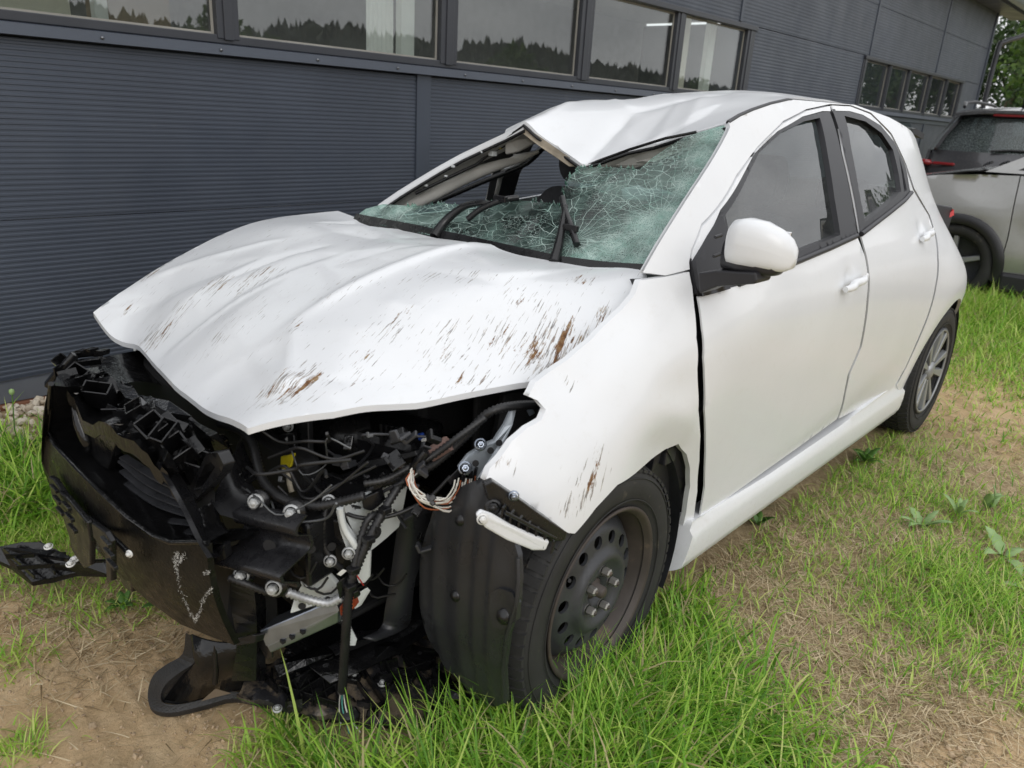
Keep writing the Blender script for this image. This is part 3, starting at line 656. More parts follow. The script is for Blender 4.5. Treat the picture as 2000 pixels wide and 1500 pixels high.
# ================================================================== the wrecked car: materials
_hp = lambda q: q[2] - (.96 - .38 * max(q[0], 0) - .05 * max(-q[0], 0)); _a = hit(700, 640, _hp); _b = hit(742, 586, _hp); WEAR_ROT = -math.atan2(_b.y - _a.y, _b.x - _a.x) + math.radians(10)
def paint_mat(name, wear=False):
    m, nt, p = nodes_of(name); p.inputs['Roughness'].default_value = .38; p.inputs['Coat Weight'].default_value = .5; p.inputs['Coat Roughness'].default_value = .06; p.inputs['Specular IOR Level'].default_value = .4
    c = ramp(nt, noise(nt, 3.5, 5), [(.3, (.740, .755, .775)), (.7, (.775, .790, .810))])
    c = mixc(nt, ramp(nt, noise(nt, 26, 9, .75), [(.55, 0), (.80, .16)]), c, (.50, .46, .38))       # thin road film
    tz = nt.nodes.new('ShaderNodeTexCoord'); sz = nt.nodes.new('ShaderNodeSeparateXYZ'); nt.links.new(tz.outputs['Object'], sz.inputs[0])      # mud splashed up from the road
    low = ramp(nt, sz.outputs['Z'], [(.16, 1), (.42, 0)]); spl = ramp(nt, noise(nt, 70, 9, .8), [(.54, 0), (.64, .8)]); c = mixc(nt, mathn(nt, 'MULTIPLY', mathn(nt, 'MULTIPLY', low, spl), .26), c, (.34, .28, .20))
    if wear:
        at = nt.nodes.new('ShaderNodeAttribute'); at.attribute_name = 'wear'
        # scuffs run one way over the panel: noise stretched along the sliding direction
        tc = nt.nodes.new('ShaderNodeTexCoord'); mp = nt.nodes.new('ShaderNodeMapping'); mp.inputs['Rotation'].default_value = (0, 0, WEAR_ROT); nt.links.new(tc.outputs['Object'], mp.inputs[0])
        def streak(sx, sy, sc, det, rgh, dx=0.0):
            mp2 = nt.nodes.new('ShaderNodeMapping'); mp2.inputs['Scale'].default_value = (sx, sy, sx * .6); mp2.inputs['Location'].default_value = (dx, dx, dx); nt.links.new(mp.outputs[0], mp2.inputs[0])
            no = nt.nodes.new('ShaderNodeTexNoise'); no.inputs['Scale'].default_value = sc; no.inputs['Detail'].default_value = det; no.inputs['Roughness'].default_value = rgh; nt.links.new(mp2.outputs[0], no.inputs['Vector']); return no.outputs['Fac']
        fine = streak(.07, 1.0, 260, 3, .6); fine2 = streak(.12, 1.0, 120, 4, .65, 3.1); patch = streak(.20, 1.0, 36, 9, .74, 7.7)
        w = at.outputs['Fac']
        s1 = mathn(nt, 'ADD', fine, mathn(nt, 'MULTIPLY', mathn(nt, 'SUBTRACT', w, 1.0), .24)); s1 = ramp(nt, s1, [(.560, 0), (.60, .9)])
        s2 = mathn(nt, 'ADD', fine2, mathn(nt, 'MULTIPLY', mathn(nt, 'SUBTRACT', w, 1.0), .28)); s2 = ramp(nt, s2, [(.582, 0), (.615, .9)])
        s3 = mathn(nt, 'ADD', patch, mathn(nt, 'MULTIPLY', mathn(nt, 'SUBTRACT', w, 1.0), .26)); s3 = ramp(nt, s3, [(.558, 0), (.59, 1)])
        grey = ramp(nt, noise(nt, 55, 4), [(.35, (.13, .12, .11)), (.65, (.50, .47, .44))])
        mud = ramp(nt, noise(nt, 38, 6, .7), [(.32, (.05, .03, .02)), (.48, (.17, .08, .03)), (.62, (.28, .20, .11)), (.75, (.42, .38, .30))])
        c = mixc(nt, s1, c, grey); c = mixc(nt, s2, c, mixc(nt, ramp(nt, noise(nt, 14, 3), [(.45, 0), (.6, 1)]), grey, mud)); c = mixc(nt, s3, c, mud)
        r = mixc(nt, s3, (.38, .38, .38), (.85, .85, .85)); nt.links.new(r, p.inputs['Roughness'])
        nt.links.new(mathn(nt, 'SUBTRACT', .5, s3, True), p.inputs['Coat Weight'])
    nt.links.new(c, p.inputs['Base Color'])
    # rain beads
    vo = nt.nodes.new('ShaderNodeTexVoronoi'); vo.inputs['Scale'].default_value = 190; tc2 = nt.nodes.new('ShaderNodeTexCoord'); nt.links.new(tc2.outputs['Object'], vo.inputs['Vector'])
    bead = ramp(nt, vo.outputs['Distance'], [(.10, 1), (.28, 0)]); keep = ramp(nt, noise(nt, 70, 2), [(.54, 0), (.60, 1)])
    hgt = mathn(nt, 'MULTIPLY', bead, keep); b = nt.nodes.new('ShaderNodeBump'); b.inputs['Strength'].default_value = .35; b.inputs['Distance'].default_value = .0012
    nt.links.new(hgt, b.inputs['Height']); nt.links.new(b.outputs[0], p.inputs['Coat Normal']); return m
M_PAINT = paint_mat('white_paint'); M_WORN = paint_mat('white_paint_scraped', True)
M_BLK = mat('black_plastic', (.009, .009, .010), .30, var=.3, vscale=9, bscale=220, bstr=.2, bdist=.0008, rvar=.12)
M_WET = mat('wet_black_plastic', (.0065, .0065, .007), .12, var=.4, vscale=14, bscale=60, bstr=.5, bdist=.003, rvar=.11, dirt=((.06, .05, .035), .72, 8))
M_TRIMBLK = mat('black_window_trim', (.020, .020, .024), .45, var=.1, bscale=500, bstr=.1, bdist=.0004)
M_LINER = mat('wheel_liner_plastic', (.024, .025, .028), .34, var=.35, vscale=5, bscale=150, bstr=.25, bdist=.001, rvar=.1, dirt=((.16, .14, .11), .68, 11))
M_RUB = mat('tyre_rubber', (.022, .022, .022), .75, var=.25, vscale=12, bscale=160, bstr=.3, bdist=.001, dirt=((.14, .12, .09), .62, 14))
M_STEEL = mat('black_steel_wheel', (.040, .042, .047), .42, var=.3, vscale=10, bscale=120, bstr=.2, bdist=.0006, dirt=((.12, .085, .06), .66, 10))
M_RIMDIRT = mat('brake_dust_rim', (.055, .044, .038), .6, var=.35, vscale=10, bscale=90, bstr=.25, bdist=.001, dirt=((.17, .12, .08), .60, 9))
M_SILVER = mat('silver_plastic', (.30, .31, .32), .38, .4, var=.08)
M_ZINC = mat('zinc_bolt', (.44, .45, .45), .45, .35, var=.15, vscale=40)
M_GALV = mat('galvanised_steel', (.34, .38, .45), .30, .9, var=.2, vscale=14, bscale=30, bstr=.1, bdist=.001, dirt=((.24, .13, .06), .66, 9))
M_GREYTRIM = mat('grey_interior_trim', (.50, .49, .46), .75, var=.1, bscale=300, bstr=.15, bdist=.0005, dirt=((.22, .17, .11), .68, 10))
M_FABRIC = mat('seat_fabric', (.055, .055, .06), .9, var=.25, vscale=30, bscale=400, bstr=.4, bdist=.001)
M_BAG = mat('airbag_fabric', (.34, .34, .38), .85, var=.15, vscale=20, bscale=30, bstr=.4, bdist=.004)
M_DASH = mat('dashboard_plastic', (.016, .016, .018), .6, var=.2, bscale=260, bstr=.2, bdist=.0006)
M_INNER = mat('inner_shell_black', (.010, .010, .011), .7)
M_PRIMER = mat('body_primer_white', (.62, .65, .65), .45, var=.10, vscale=7, bscale=25, bstr=.1, bdist=.001, coat=.3, dirt=((.30, .27, .22), .68, 12))
M_APRON = mat('apron_grey_metal', (.40, .44, .48), .4, .35, var=.15, dirt=((.25, .22, .18), .66, 14))
M_CARGLASS = glass_mat('side_glass', (.62, .70, .67), 2.2, .0, .035, (.42, .46, .46), 150)

# ------------------------------------------------------------------ left body side as a surface Y = F(X, Z)
STX = [.45, .22, .05, -.3, -.9, -1.5, -2.1, -2.56, -2.82, -3.0, -3.12]
STZ = [.12, .30, .45, .60, .75, .88, 1.0, 1.1, 1.25, 1.38, 1.46]
TAB = np.array([
    [.60, .66, .70, .70, .64, .50, .36, .3, .25, .2, .15],
    [.78, .83, .868, .868, .785, .66, .52, .45, .40, .35, .3],
    [.79, .84, .868, .872, .840, .745, .60, .52, .46, .40, .35],
    [.79, .825, .842, .858, .866, .852, .785, .735, .648, .555, .48],
    [.79, .825, .840, .852, .861, .852, .806, .755, .672, .590, .52],
    [.795, .83, .842, .854, .861, .850, .802, .750, .668, .585, .515],
    [.80, .835, .852, .867, .870, .845, .782, .725, .642, .556, .485],
    [.80, .845, .872, .884, .878, .815, .728, .665, .590, .510, .45],
    [.73, .79, .83, .848, .832, .735, .635, .570, .500, .435, .38],
    [.60, .68, .735, .755, .730, .62, .50, .43, .38, .33, .28],
    [.40, .48, .54, .56, .55, .50, .42, .36, .30, .24, .18]])
def herm(xs, ys, q):
    xs = np.asarray(xs, float); ys = np.asarray(ys, float); d = np.gradient(ys, xs, axis=0); q = np.clip(q, xs[0], xs[-1]); i = np.clip(np.searchsorted(xs, q, 'right') - 1, 0, len(xs) - 2)
    h = xs[i + 1] - xs[i]; t = (q - xs[i]) / h
    if ys.ndim > 1: h = h[:, None]; t = t[:, None]
    return (2 * t ** 3 - 3 * t ** 2 + 1) * ys[i] + (t ** 3 - 2 * t ** 2 + t) * h * d[i] + (-2 * t ** 3 + 3 * t ** 2) * ys[i + 1] + (t ** 3 - t ** 2) * h * d[i + 1]
FGX = np.arange(-3.12, .451, .01); FGZ = np.arange(.12, 1.461, .01)
_t = herm(STX[::-1], TAB[::-1], FGX); FG = herm(STZ, _t.T, FGZ).T
def _blur(A, ax, w, n):
    for _ in range(n):
        P_ = np.concatenate([np.repeat(np.take(A, [0], ax), w // 2, ax), A, np.repeat(np.take(A, [-1], ax), w // 2, ax)], ax); c = np.cumsum(P_, ax); c = np.concatenate([np.zeros_like(np.take(c, [0], ax)), c], ax)
        A = (np.take(c, range(w, c.shape[ax]), ax) - np.take(c, range(0, c.shape[ax] - w), ax)) / w
    return A
FG = _blur(_blur(FG, 0, 15, 3), 1, 7, 3)
FL = FG.tolist()
def sstep(a, b, v):
    t = min(1, max(0, (v - a) / (b - a))); return t * t * (3 - 2 * t)
DENTS = []
def F(X, Z):
    a = min(max((X - FGX[0]) / .01, 0), len(FGX) - 1.001); b = min(max((Z - FGZ[0]) / .01, 0), len(FGZ) - 1.001); i, j = int(a), int(b); u, v = a - i, b - j
    i = min(max(i, 1), len(FGX) - 3); j = min(max(j, 1), len(FGZ) - 3); u = a - i; v = b - j
    wu = (.5 * (-u + 2 * u * u - u ** 3), .5 * (2 - 5 * u * u + 3 * u ** 3), .5 * (u + 4 * u * u - 3 * u ** 3), .5 * (-u * u + u ** 3)); wv_ = (.5 * (-v + 2 * v * v - v ** 3), .5 * (2 - 5 * v * v + 3 * v ** 3), .5 * (v + 4 * v * v - 3 * v ** 3), .5 * (-v * v + v ** 3))
    y = 0.0
    for p_ in range(4):
        r_ = FL[i - 1 + p_]; y += wu[p_] * (wv_[0] * r_[j - 1] + wv_[1] * r_[j] + wv_[2] * r_[j + 1] + wv_[3] * r_[j + 2])
    # wheel-arch flares, ending in a crease
    for cx, ro, am in ((-.02, .445, .028), (-2.56, .410, .008)):
        r = math.hypot(X - cx, Z - .30)
        if r < ro and Z > .1: y -= am * min(1, (ro - r) / .085) * (sstep(.02, -.22, X) if cx > -1 else 1)
    if -2.15 < X < -.3:
        s = Z - (.285 + (-X - .45) * .150)                                   # sweep line low on the doors
        y -= .022 * sstep(-.02, .20, -s) * sstep(-.35, -.8, X) * sstep(-2.3, -1.6, X)
    for x0, z0, rx, rz, am in DENTS: y -= am * math.exp(-((X - x0) / rx) ** 2 - ((Z - z0) / rz) ** 2)
    return y
def S(px, py):
    p = hit(px, py, lambda q: q[1] - F(q[0], q[2]), .9, 5.2, 160)
    return (p.x, p.z)
def SL(l): return [S(*p) for p in l]
def on(off=0.0): return lambda x, z: (x, F(x, z) + off, z)
HF = S(1660, 552); HR = S(1802, 458)
DENTS += [(S(1105, 735)[0], S(1105, 735)[1], .05, .035, .020), (S(1150, 690)[0], S(1150, 690)[1], .05, .035, .016), (S(1190, 650)[0], S(1190, 650)[1], .05, .035, .014), (S(1225, 615)[0], S(1225, 615)[1], .05, .035, .012), (S(1130, 790)[0], S(1130, 790)[1], .07, .05, .010),
          (HF[0], HF[1] + .006, .034, .030, .013), (HR[0], HR[1] + .006, .034, .030, .013),
          (-.20, .76, .10, .05, .008), (-.30, .52, .03, .12, .006)]

car = empty('wrecked_hatchback', (0, 0, 0))
tag(car, 'crashed white hatchback with a crumpled roof, shattered windscreen and torn-off front bumper', 'car')

# ---- fender
fend = SL([(1346, 531), (1352, 560), (1356, 600), (1360, 660), (1362, 720), (1364, 800), (1367, 838), (1366, 900), (1362, 960), (1354, 1020), (1338, 1085), (1319, 1101),
           (1327, 1055), (1340, 1003), (1348, 950), (1348, 915), (1341, 887), (1325, 867), (1290, 884), (1253, 914), (1206, 947), (1164, 992), (1123, 1042), (1110, 1041), (1060, 1010), (1000, 972), (948, 938),
           (957, 915), (978, 893), (1000, 862), (1030, 836), (1058, 820), (1066, 800), (1050, 782), (1032, 774), (1045, 748), (1080, 722), (1150, 668), (1215, 605), (1240, 575), (1250, 548), (1300, 541)])
fwear = [(S(1150, 950), .085, 1.02), (S(1120, 985), .06, 1.0), (S(985, 905), .035, 1.15), (S(1175, 900), .06, .95), (S(1100, 745), .04, .85)]
fender = surf_panel('front_fender', fend, on(), M_WORN, car, .02, flange=(0, -.014, 0), attr=('wear', lambda v: max([w * math.exp(-((v.x - c[0]) ** 2 + (v.z - c[1]) ** 2) / r ** 2) for c, r, w in fwear] + [.05])))
fender['label'] = 'dented front wing with grey scrape marks over the wheel'
# ---- side panel: windscreen pillar, roof rail, rear quarter
ditch = SL([(1424, 238), (1445, 225), (1470, 214), (1505, 202), (1540, 194)])
up = SL([tuple(p) for p in spline([(1256, 532), (1290, 472), (1340, 392), (1392, 312), (1420, 262), (1426, 248)], 3)])
cut_r = SL([(1752, 752), (1771, 716), (1793, 668), (1813, 620), (1829, 560), (1833, 500), (1829, 460), (1816, 420), (1801, 394), (1786, 368), (1769, 318), (1741, 260), (1701, 220), (1661, 205), (1622, 203)])
cut_f = SL([(1575, 213), (1530, 236), (1480, 286), (1438, 342), (1370, 437), (1350, 488), (1346, 512), (1347, 526), (1300, 538)])
arc = [(-2.56 + .352 * math.cos(t), .30 + .352 * math.sin(t)) for t in np.linspace(math.radians(200), math.radians(22), 26)]   # listed front -> rear
arc = [(-2.56 - .352 * math.cos(t), .30 + .352 * math.sin(t)) for t in np.linspace(math.radians(-14), math.radians(192), 30)]
sidep = up + ditch + [(-1.8, 1.425), (-2.2, 1.395), (-2.55, 1.345), (-2.85, 1.25), (-3.02, 1.02), (-3.06, .80), (-3.08, .55), (-3.06, .28), (-2.93, .235)] + arc + [( -2.16, .29)] + cut_r + cut_f
side = surf_panel('body_side', sidep, on(), M_PAINT, car, .025, flange=(-.004, -.014, -.004))
# ---- doors
DW_HOLE = [(1349, 508), (1362, 578), (1425, 561), (1562, 508), (1674, 458), (1663, 390), (1643, 300), (1620, 218), (1604, 219), (1566, 229), (1517, 257), (1471, 302), (1405, 411)]
DW_GLASS = [(1412, 425), (1482, 299), (1527, 258), (1570, 237), (1601, 230), (1616, 300), (1630, 390), (1641, 459), (1562, 490), (1432, 531), (1419, 490)]
RW_HOLE = [(1628, 217), (1660, 218), (1685, 225), (1720, 246), (1748, 281), (1769, 327), (1778, 378), (1735, 416), (1681, 457), (1669, 390), (1649, 300)]
RW_GLASS = [(1649, 226), (1690, 237), (1722, 260), (1744, 293), (1755, 340), (1760, 374), (1725, 406), (1689, 434), (1677, 370), (1662, 290)]
RQ_GLASS = [(1755, 302), (1765, 340), (1771, 372), (1766, 377), (1761, 340)]
fd = SL([(1364, 581), (1372, 640), (1375, 700), (1377, 800), (1379, 880), (1377, 950), (1367, 1011), (1430, 966), (1498, 917), (1560, 873), (1634, 819), (1648, 770), (1656, 731), (1679, 678), (1693, 583), (1689, 500), (1675, 450), (1664, 390), (1644, 300), (1621, 207),
         (1575, 217), (1530, 241), (1480, 291), (1440, 347), (1372, 442), (1353, 490), (1350, 512)])
fd_hole = SL(DW_HOLE)
def inset_poly(poly, d):
    c = np.mean(np.array(poly), 0); return [tuple(np.array(p) + (c - np.array(p)) / np.linalg.norm(c - np.array(p)) * d) for p in poly]
# the opening reaches the door's front edge, so trace one outline around it
fd_out = fd[:20] + [S(1621, 207)]
fdoor = empty('front_door'); fdoor.parent = car
skin_low = fd[:16] + SL([(1674, 462), (1562, 510), (1425, 563), (1364, 580)])
surf_panel('door_skin', skin_low, on(), M_PAINT, fdoor, .025, flange=(0, -.005, 0))
frame_up = SL([(1621, 207), (1575, 217), (1530, 241), (1480, 291), (1440, 347), (1372, 442), (1353, 490), (1350, 512), (1352, 507), (1406, 410), (1472, 301), (1518, 256), (1567, 227.5), (1605, 217), (1622, 217)])
surf_panel('window_surround', frame_up, on(.001), M_PAINT, fdoor, .02, flange=(0, -.02, 0))
surf_panel('window_trim', SL(DW_HOLE), on(.0008), M_TRIMBLK, fdoor, .02, holes=[SL(DW_GLASS)], flange=(0, -.02, 0), bstep=.007)
surf_panel('window_glass', SL(DW_GLASS), on(-.017), M_CARGLASS, fdoor, .07, flange=None, bstep=.06)
def belt(pxs, w, par):
    mb = MB(); rows = []
    for x, y in pxs:
        a = S(x, y); rows.append(a)
    pts = [(a[0], F(*a) + .004, a[1]) for a in rows]; mb.tube(pts, .009, 6); return mb.build('belt_moulding', M_TRIMBLK, par)
belt([(1440, 553), (1500, 531), (1562, 507), (1620, 483), (1671, 460)], 0, fdoor)
rdoor = empty('rear_door'); rdoor.parent = car
rd = SL([(1638, 818), (1704, 787), (1737, 763), (1750, 750), (1769, 716), (1790, 668), (1810, 620), (1826, 560), (1830, 500), (1826, 460), (1813, 420), (1798, 396), (1783, 370), (1766, 320), (1739, 263), (1700, 223), (1661, 208), (1625, 206),
         (1648, 300), (1668, 390), (1679, 452), (1693, 500), (1697, 583), (1683, 678), (1660, 731), (1652, 768)])
rd_hole = SL([(1628, 216), (1660, 217), (1685, 224), (1720, 245), (1748.5, 280), (1770, 326), (1779, 379), (1736, 418), (1682, 458), (1670, 390), (1650, 300)])
surf_panel('door_skin', rd, on(), M_PAINT, rdoor, .025, holes=[rd_hole], flange=(0, -.006, 0))
surf_panel('pillar_backing', SL([(1618, 215), (1634, 215), (1656, 300), (1676, 390), (1688, 455), (1666, 465), (1655, 390), (1636, 300)]), on(-.010), M_INNER, car, .03, flange=None)
surf_panel('window_trim', SL(RW_HOLE), on(.0008), M_TRIMBLK, rdoor, .02, holes=[SL(RW_GLASS), SL(RQ_GLASS)], flange=(0, -.02, 0), bstep=.007)
surf_panel('pillar_edge', SL([(1624, 213), (1630, 213), (1652, 300), (1672, 390), (1684, 457), (1679, 457), (1668, 390), (1648, 300)]), on(.0020), M_TRIMBLK, rdoor, .03, flange=None)
surf_panel('window_glass', SL(RW_GLASS), on(-.017), M_CARGLASS, rdoor, .07, flange=None, bstep=.06)
surf_panel('quarter_glass', SL(RQ_GLASS), on(-.014), M_CARGLASS, rdoor, .03, flange=None)
belt([(1680, 457), (1735, 415), (1765, 391), (1778, 376)], 0, rdoor)
# ---- sill
def sill_y(x, z):
    t = (z - .162) / .15
    return .834 + .012 * math.sin(min(1, max(0, t)) * math.pi * .8) - .05 * max(0, .22 - t) / .22 - (.012 if t > .86 else 0)
sp = [(-.372, .165), (-.40, .25), (-.43, .318), (-.9, .307), (-1.5, .312), (-2.0, .335), (-2.14, .36), (-2.205, .30), (-2.19, .215), (-2.16, .18), (-1.2, .165)]
surf_panel('side_sill', sp, lambda x, z: (x, sill_y(x, z), z), M_PAINT, car, .022, flange=(0, -.05, 0))
# ---- handles
for (hx, hz), par in ((HF, fdoor), (HR, rdoor)):
    mb = MB(); pts = []; rad = []
    for k in range(13):
        t = k / 12; x = hx + .085 - .17 * t; z = hz - .008 + .016 * t; o = .030 * math.sin(math.pi * min(1, max(0, .10 + .8 * t))) ** .45
        pts.append((x, F(x, z) + o, z)); rad.append(.012 * (.6 + .55 * math.sin(math.pi * (.12 + .76 * t))))
    mb.tube(pts, rad, 10); h = mb.build('door_handle', M_PAINT, par)
    mb = MB(); mb.lathe([(0, .004), (.011, .003), (.013, 0)], (hx - .095, F(hx - .095, hz + .01) + .02, hz + .01), (0, 1, 0), 14); mb.build('lock_cap', M_PAINT, h)
# ---- black shell behind the gaps, put in so they read dark
surf_panel('inner_shell', [(-.28, .20), (-.30, .95), (-2.1, .95), (-2.12, .5), (-2.2, .22)], on(-.055), M_INNER, car, .12, flange=None)
surf_panel('hinge_post', [(-.25, .26), (-.22, .98), (-.34, .98), (-.44, .28)], on(-.030), M_TRIMBLK, car, .06, flange=(0, -.05, 0))
for zz in (.80, .55):
    mb = MB(); mb.box((-.30, .795, zz), (.05, .03, .05)); mb.build('door_hinge', M_LINER, car, bevel=.005)
# ---- right-hand side (far side, partly seen through the broken windscreen)
def mirror_panel(name, poly, m, off=0, step=.06, par=None, top=None):
    return surf_panel(name, poly, lambda x, z: (x, -(F(x, z) + off), z), m, par or car, step, flange=(0, .02, 0))
arcf = [(0 - .36 * math.cos(t), .30 + .36 * math.sin(t)) for t in np.linspace(math.radians(190), math.radians(-8), 16)]
mirror_panel('front_fender', [(-.36, .22), (-.42, .5), (-.36, .88), (-.1, .83), (.2, .72), (.36, .60), (.37, .30)] + arcf, M_PAINT)
mirror_panel('front_door', [(-.44, .30), (-.43, .89), (-1.24, .91), (-1.30, .6), (-1.42, .30)], M_PAINT)
mirror_panel('rear_door', [(-1.44, .30), (-1.32, .6), (-1.26, .92), (-2.1, 1.0), (-2.18, .8), (-2.14, .36)], M_PAINT)
mirror_panel('body_side', [(-2.16, .30), (-2.20, .8), (-2.12, 1.02), (-2.1, 1.15), (-2.15, 1.3), (-2.3, 1.385), (-2.55, 1.345), (-2.85, 1.25), (-3.02, 1.02), (-3.06, .8), (-3.08, .5), (-3.06, .26), (-2.93, .235)] + arc, M_PAINT)
mb = MB(); mb.box((-1.2, -.82, .24), (1.75, .06, .14)); mb.build('side_sill', M_PAINT, car, bevel=.02)
surf_panel('inner_shell', [(-.28, .20), (-.30, .86), (-2.1, .86), (-2.12, .5), (-2.2, .22)], lambda x, z: (x, -F(x, z) + .055, z), M_INNER, car, .12, flange=None)
# centre pillar of the far side, bent with the roof
def beam(name, pts, w, d, m, par=None, bevel=.008):
    mb = MB(); P_ = [Vector(p) for p in pts]; rings = []
    for i, p in enumerate(P_):
        t = (P_[min(i + 1, len(P_) - 1)] - P_[max(i - 1, 0)]).normalized(); a = t.cross(Vector((0, 1, 0))).normalized(); b = t.cross(a).normalized()
        rings.append([p + a * w / 2 + b * d / 2, p - a * w / 2 + b * d / 2, p - a * w / 2 - b * d / 2, p + a * w / 2 - b * d / 2])
    vs = [v for r in rings for v in r]; fs = [(4 * i + k, 4 * i + (k + 1) % 4, 4 * i + 4 + (k + 1) % 4, 4 * i + 4 + k) for i in range(len(rings) - 1) for k in range(4)] + [(3, 2, 1, 0), tuple(range(len(vs) - 4, len(vs)))]
    mb.add(vs, fs, False); return mb.build(name, m, par or car, bevel=bevel)
beam('centre_pillar', [(-1.30, -.79, .92), (-1.27, -.72, 1.06), (-1.22, -.60, 1.20), (-1.2, -.54, 1.24)], .14, .05, M_TRIMBLK)
beam('centre_pillar', [(-1.22, -.765, .92), (-1.19, -.70, 1.06), (-1.15, -.58, 1.19)], .03, .05, M_GREYTRIM)
beam('seat_belt', [(-1.17, -.74, .85), (-1.15, -.68, 1.05), (-1.13, -.60, 1.17)], .045, .003, mat('belt_webbing', (.03, .03, .032), .8), bevel=.001)
# ---- rear
mb = MB(); ys = np.linspace(-.62, .62, 15)
rows = [[(x0 + .10 * (y / .62) ** 2, y * w, z) for y in ys] for x0, w, z in ((-2.72, .80, 1.385), (-2.84, .86, 1.25), (-2.95, .93, 1.08))]
mb.sheet(rows); mb.build('rear_window', M_CARGLASS, car)
mb = MB(); rows = [[(x0 + .12 * (y / .62) ** 2, y * w, z) for y in ys] for x0, w, z in ((-2.95, .94, 1.08), (-3.05, 1.0, .95), (-3.08, 1.02, .75), (-3.12, 1.05, .55), (-3.12, 1.05, .30), (-3.05, 1.0, .22))]; mb.sheet(rows); mb.build('tailgate', M_PAINT, car)
mb = MB(); mb.sheet([[(x, y, 1.41 - .05 * (y / .5) ** 2 - .14 * max(0, -2.72 - x)) for y in np.linspace(-.5, .5, 9)] for x in (-2.55, -2.72, -2.86)], thick=(0, 0, -.025)); mb.build('roof_spoiler', M_TRIMBLK, car)
# tail lamp
A = [U(1827, 398, X=-2.70), U(1861, 404, X=-2.86), U(1861, 424, X=-2.86), U(1851, 452, X=-2.84), U(1828, 440, X=-2.72)]
mb = MB(); mb.prism(A, (-.02, -.14, 0)); tl = mb.build('tail_lamp', M_TRIMBLK, car, bevel=.006)
A = [U(1849, 419, X=-2.845), U(1861.5, 409, X=-2.855), U(1861.5, 420, X=-2.855), U(1851, 425, X=-2.845)]
mb = MB(); mb.prism([p + Vector((.008, .006, 0)) for p in A], (-.02, -.02, 0)); mb.build('lens', mat('red_lens', (.55, .03, .03), .15, coat=.5), tl)

# ------------------------------------------------------------------ bonnet
HP = [(660, 412, -.66), (735, 440, -.4), (800, 452, -.2), (870, 467, 0), (1000, 497, .25), (1150, 522, .5), (1262, 531, .69)]
HFr = [(182, 610, -.65), (215, 650, -.52), (250, 668, -.42), (270, 677, -.35), (300, 706, -.2), (340, 756, 0), (400, 801, .2), (485, 838, .45)]
HRt = [(560, 424, -.70), (500, 437, -.71), (400, 480, -.72), (300, 535, -.70), (240, 574, -.68)]
HLf = [(650, 810, .53), (850, 776, .60), (1050, 742, .68), (1090, 734, .69), (1170, 666, .72), (1232, 607, .735), (1256, 580, .735), (1264, 555, .72)]
def UY(l): return [U(x, y, Y=Y) for x, y, Y in l]
hedge = UY(HP) + UY(HLf)[::-1] + UY(HFr)[::-1] + UY(HRt)[::-1]
hpts = [tuple(p) for p in hedge] + [(.02, 0, .955), (.22, 0, .895), (.42, 0, .80), (.22, .40, .875), (.2, -.42, .868), (0, -.5, .945), (0, .5, .935), (.42, .30, .815), (.38, -.40, .79), (-.15, .25, .968), (-.15, -.3, .965)]
hs = TPS(hpts, 2e-4)
def segd(x, y, a, b):
    a = np.array(a); b = np.array(b); p = np.array([x, y]); t = np.clip((p - a) @ (b - a) / ((b - a) @ (b - a)), 0, 1); return np.linalg.norm(p - a - t * (b - a)), t
def hp(px, py):
    p = hit(px, py, lambda q: q[2] - hs(q[0], q[1]), .9, 3.2, 80); return (p.x, p.y)
HF_ = [(hp(560, 650), hp(1000, 482), .017, .022), (hp(1000, 482), hp(1190, 500), .007, .04), (hp(575, 640), hp(560, 760), .010, .022), (hp(330, 690), hp(620, 515), .009, .014), (hp(420, 560), hp(640, 480), -.007, .016), (hp(300, 545), hp(560, 470), .007, .018),
       (hp(850, 620), hp(960, 700), -.010, .07), (hp(980, 600), hp(1010, 740), .008, .035), (hp(740, 590), hp(880, 640), .007, .035), (hp(1080, 560), hp(1120, 660), .006, .03), (hp(650, 520), hp(820, 480), -.006, .04)]
class TIN:
    """faceted height field: straight facets between scattered points, as in creased sheet metal"""
    def __init__(s, pts):
        s.p = np.array(pts, float); r = delaunay_2d_cdt([Vector(p[:2]) for p in pts], [], [], 0, 1e-7); s.t = []
        for t in r[2]:
            A_ = np.array([[r[0][i][0], r[0][i][1], 1] for i in t]); z = np.array([s.p[r[3][i][0]][2] for i in t]); s.t.append((np.linalg.inv(A_.T), z))
    def __call__(s, x, y):
        for Mi, z in s.t:
            w = Mi @ np.array([x, y, 1.0])
            if w.min() > -1e-9: return float(w @ z)
        return 0.0
_rt = np.random.RandomState(21)
HTIN = TIN([(x, y, 0) for x, y in ((-.6, -1.2), (-.6, 1.2), (1.2, -1.2), (1.2, 1.2))] + [(-.33, y, 0) for y in np.linspace(-.75, .75, 7)] + [(.75, y, 0) for y in np.linspace(-.8, .8, 5)] + [(_rt.uniform(-.22, .62), _rt.uniform(-.72, .72), _rt.uniform(-1, 1) * .016) for _ in range(26)])
def hood_z(x, y):
    z = hs(x, y)
    for a, b, am, w in HF_:
        d, t = segd(x, y, a, b); z += am * math.exp(-(d / w)) * min(1, 4 * t + .25) * min(1, 4 * (1 - t) + .25)
    return z + HTIN(x, y) + .0012 * nz(x, y, 9, 31)
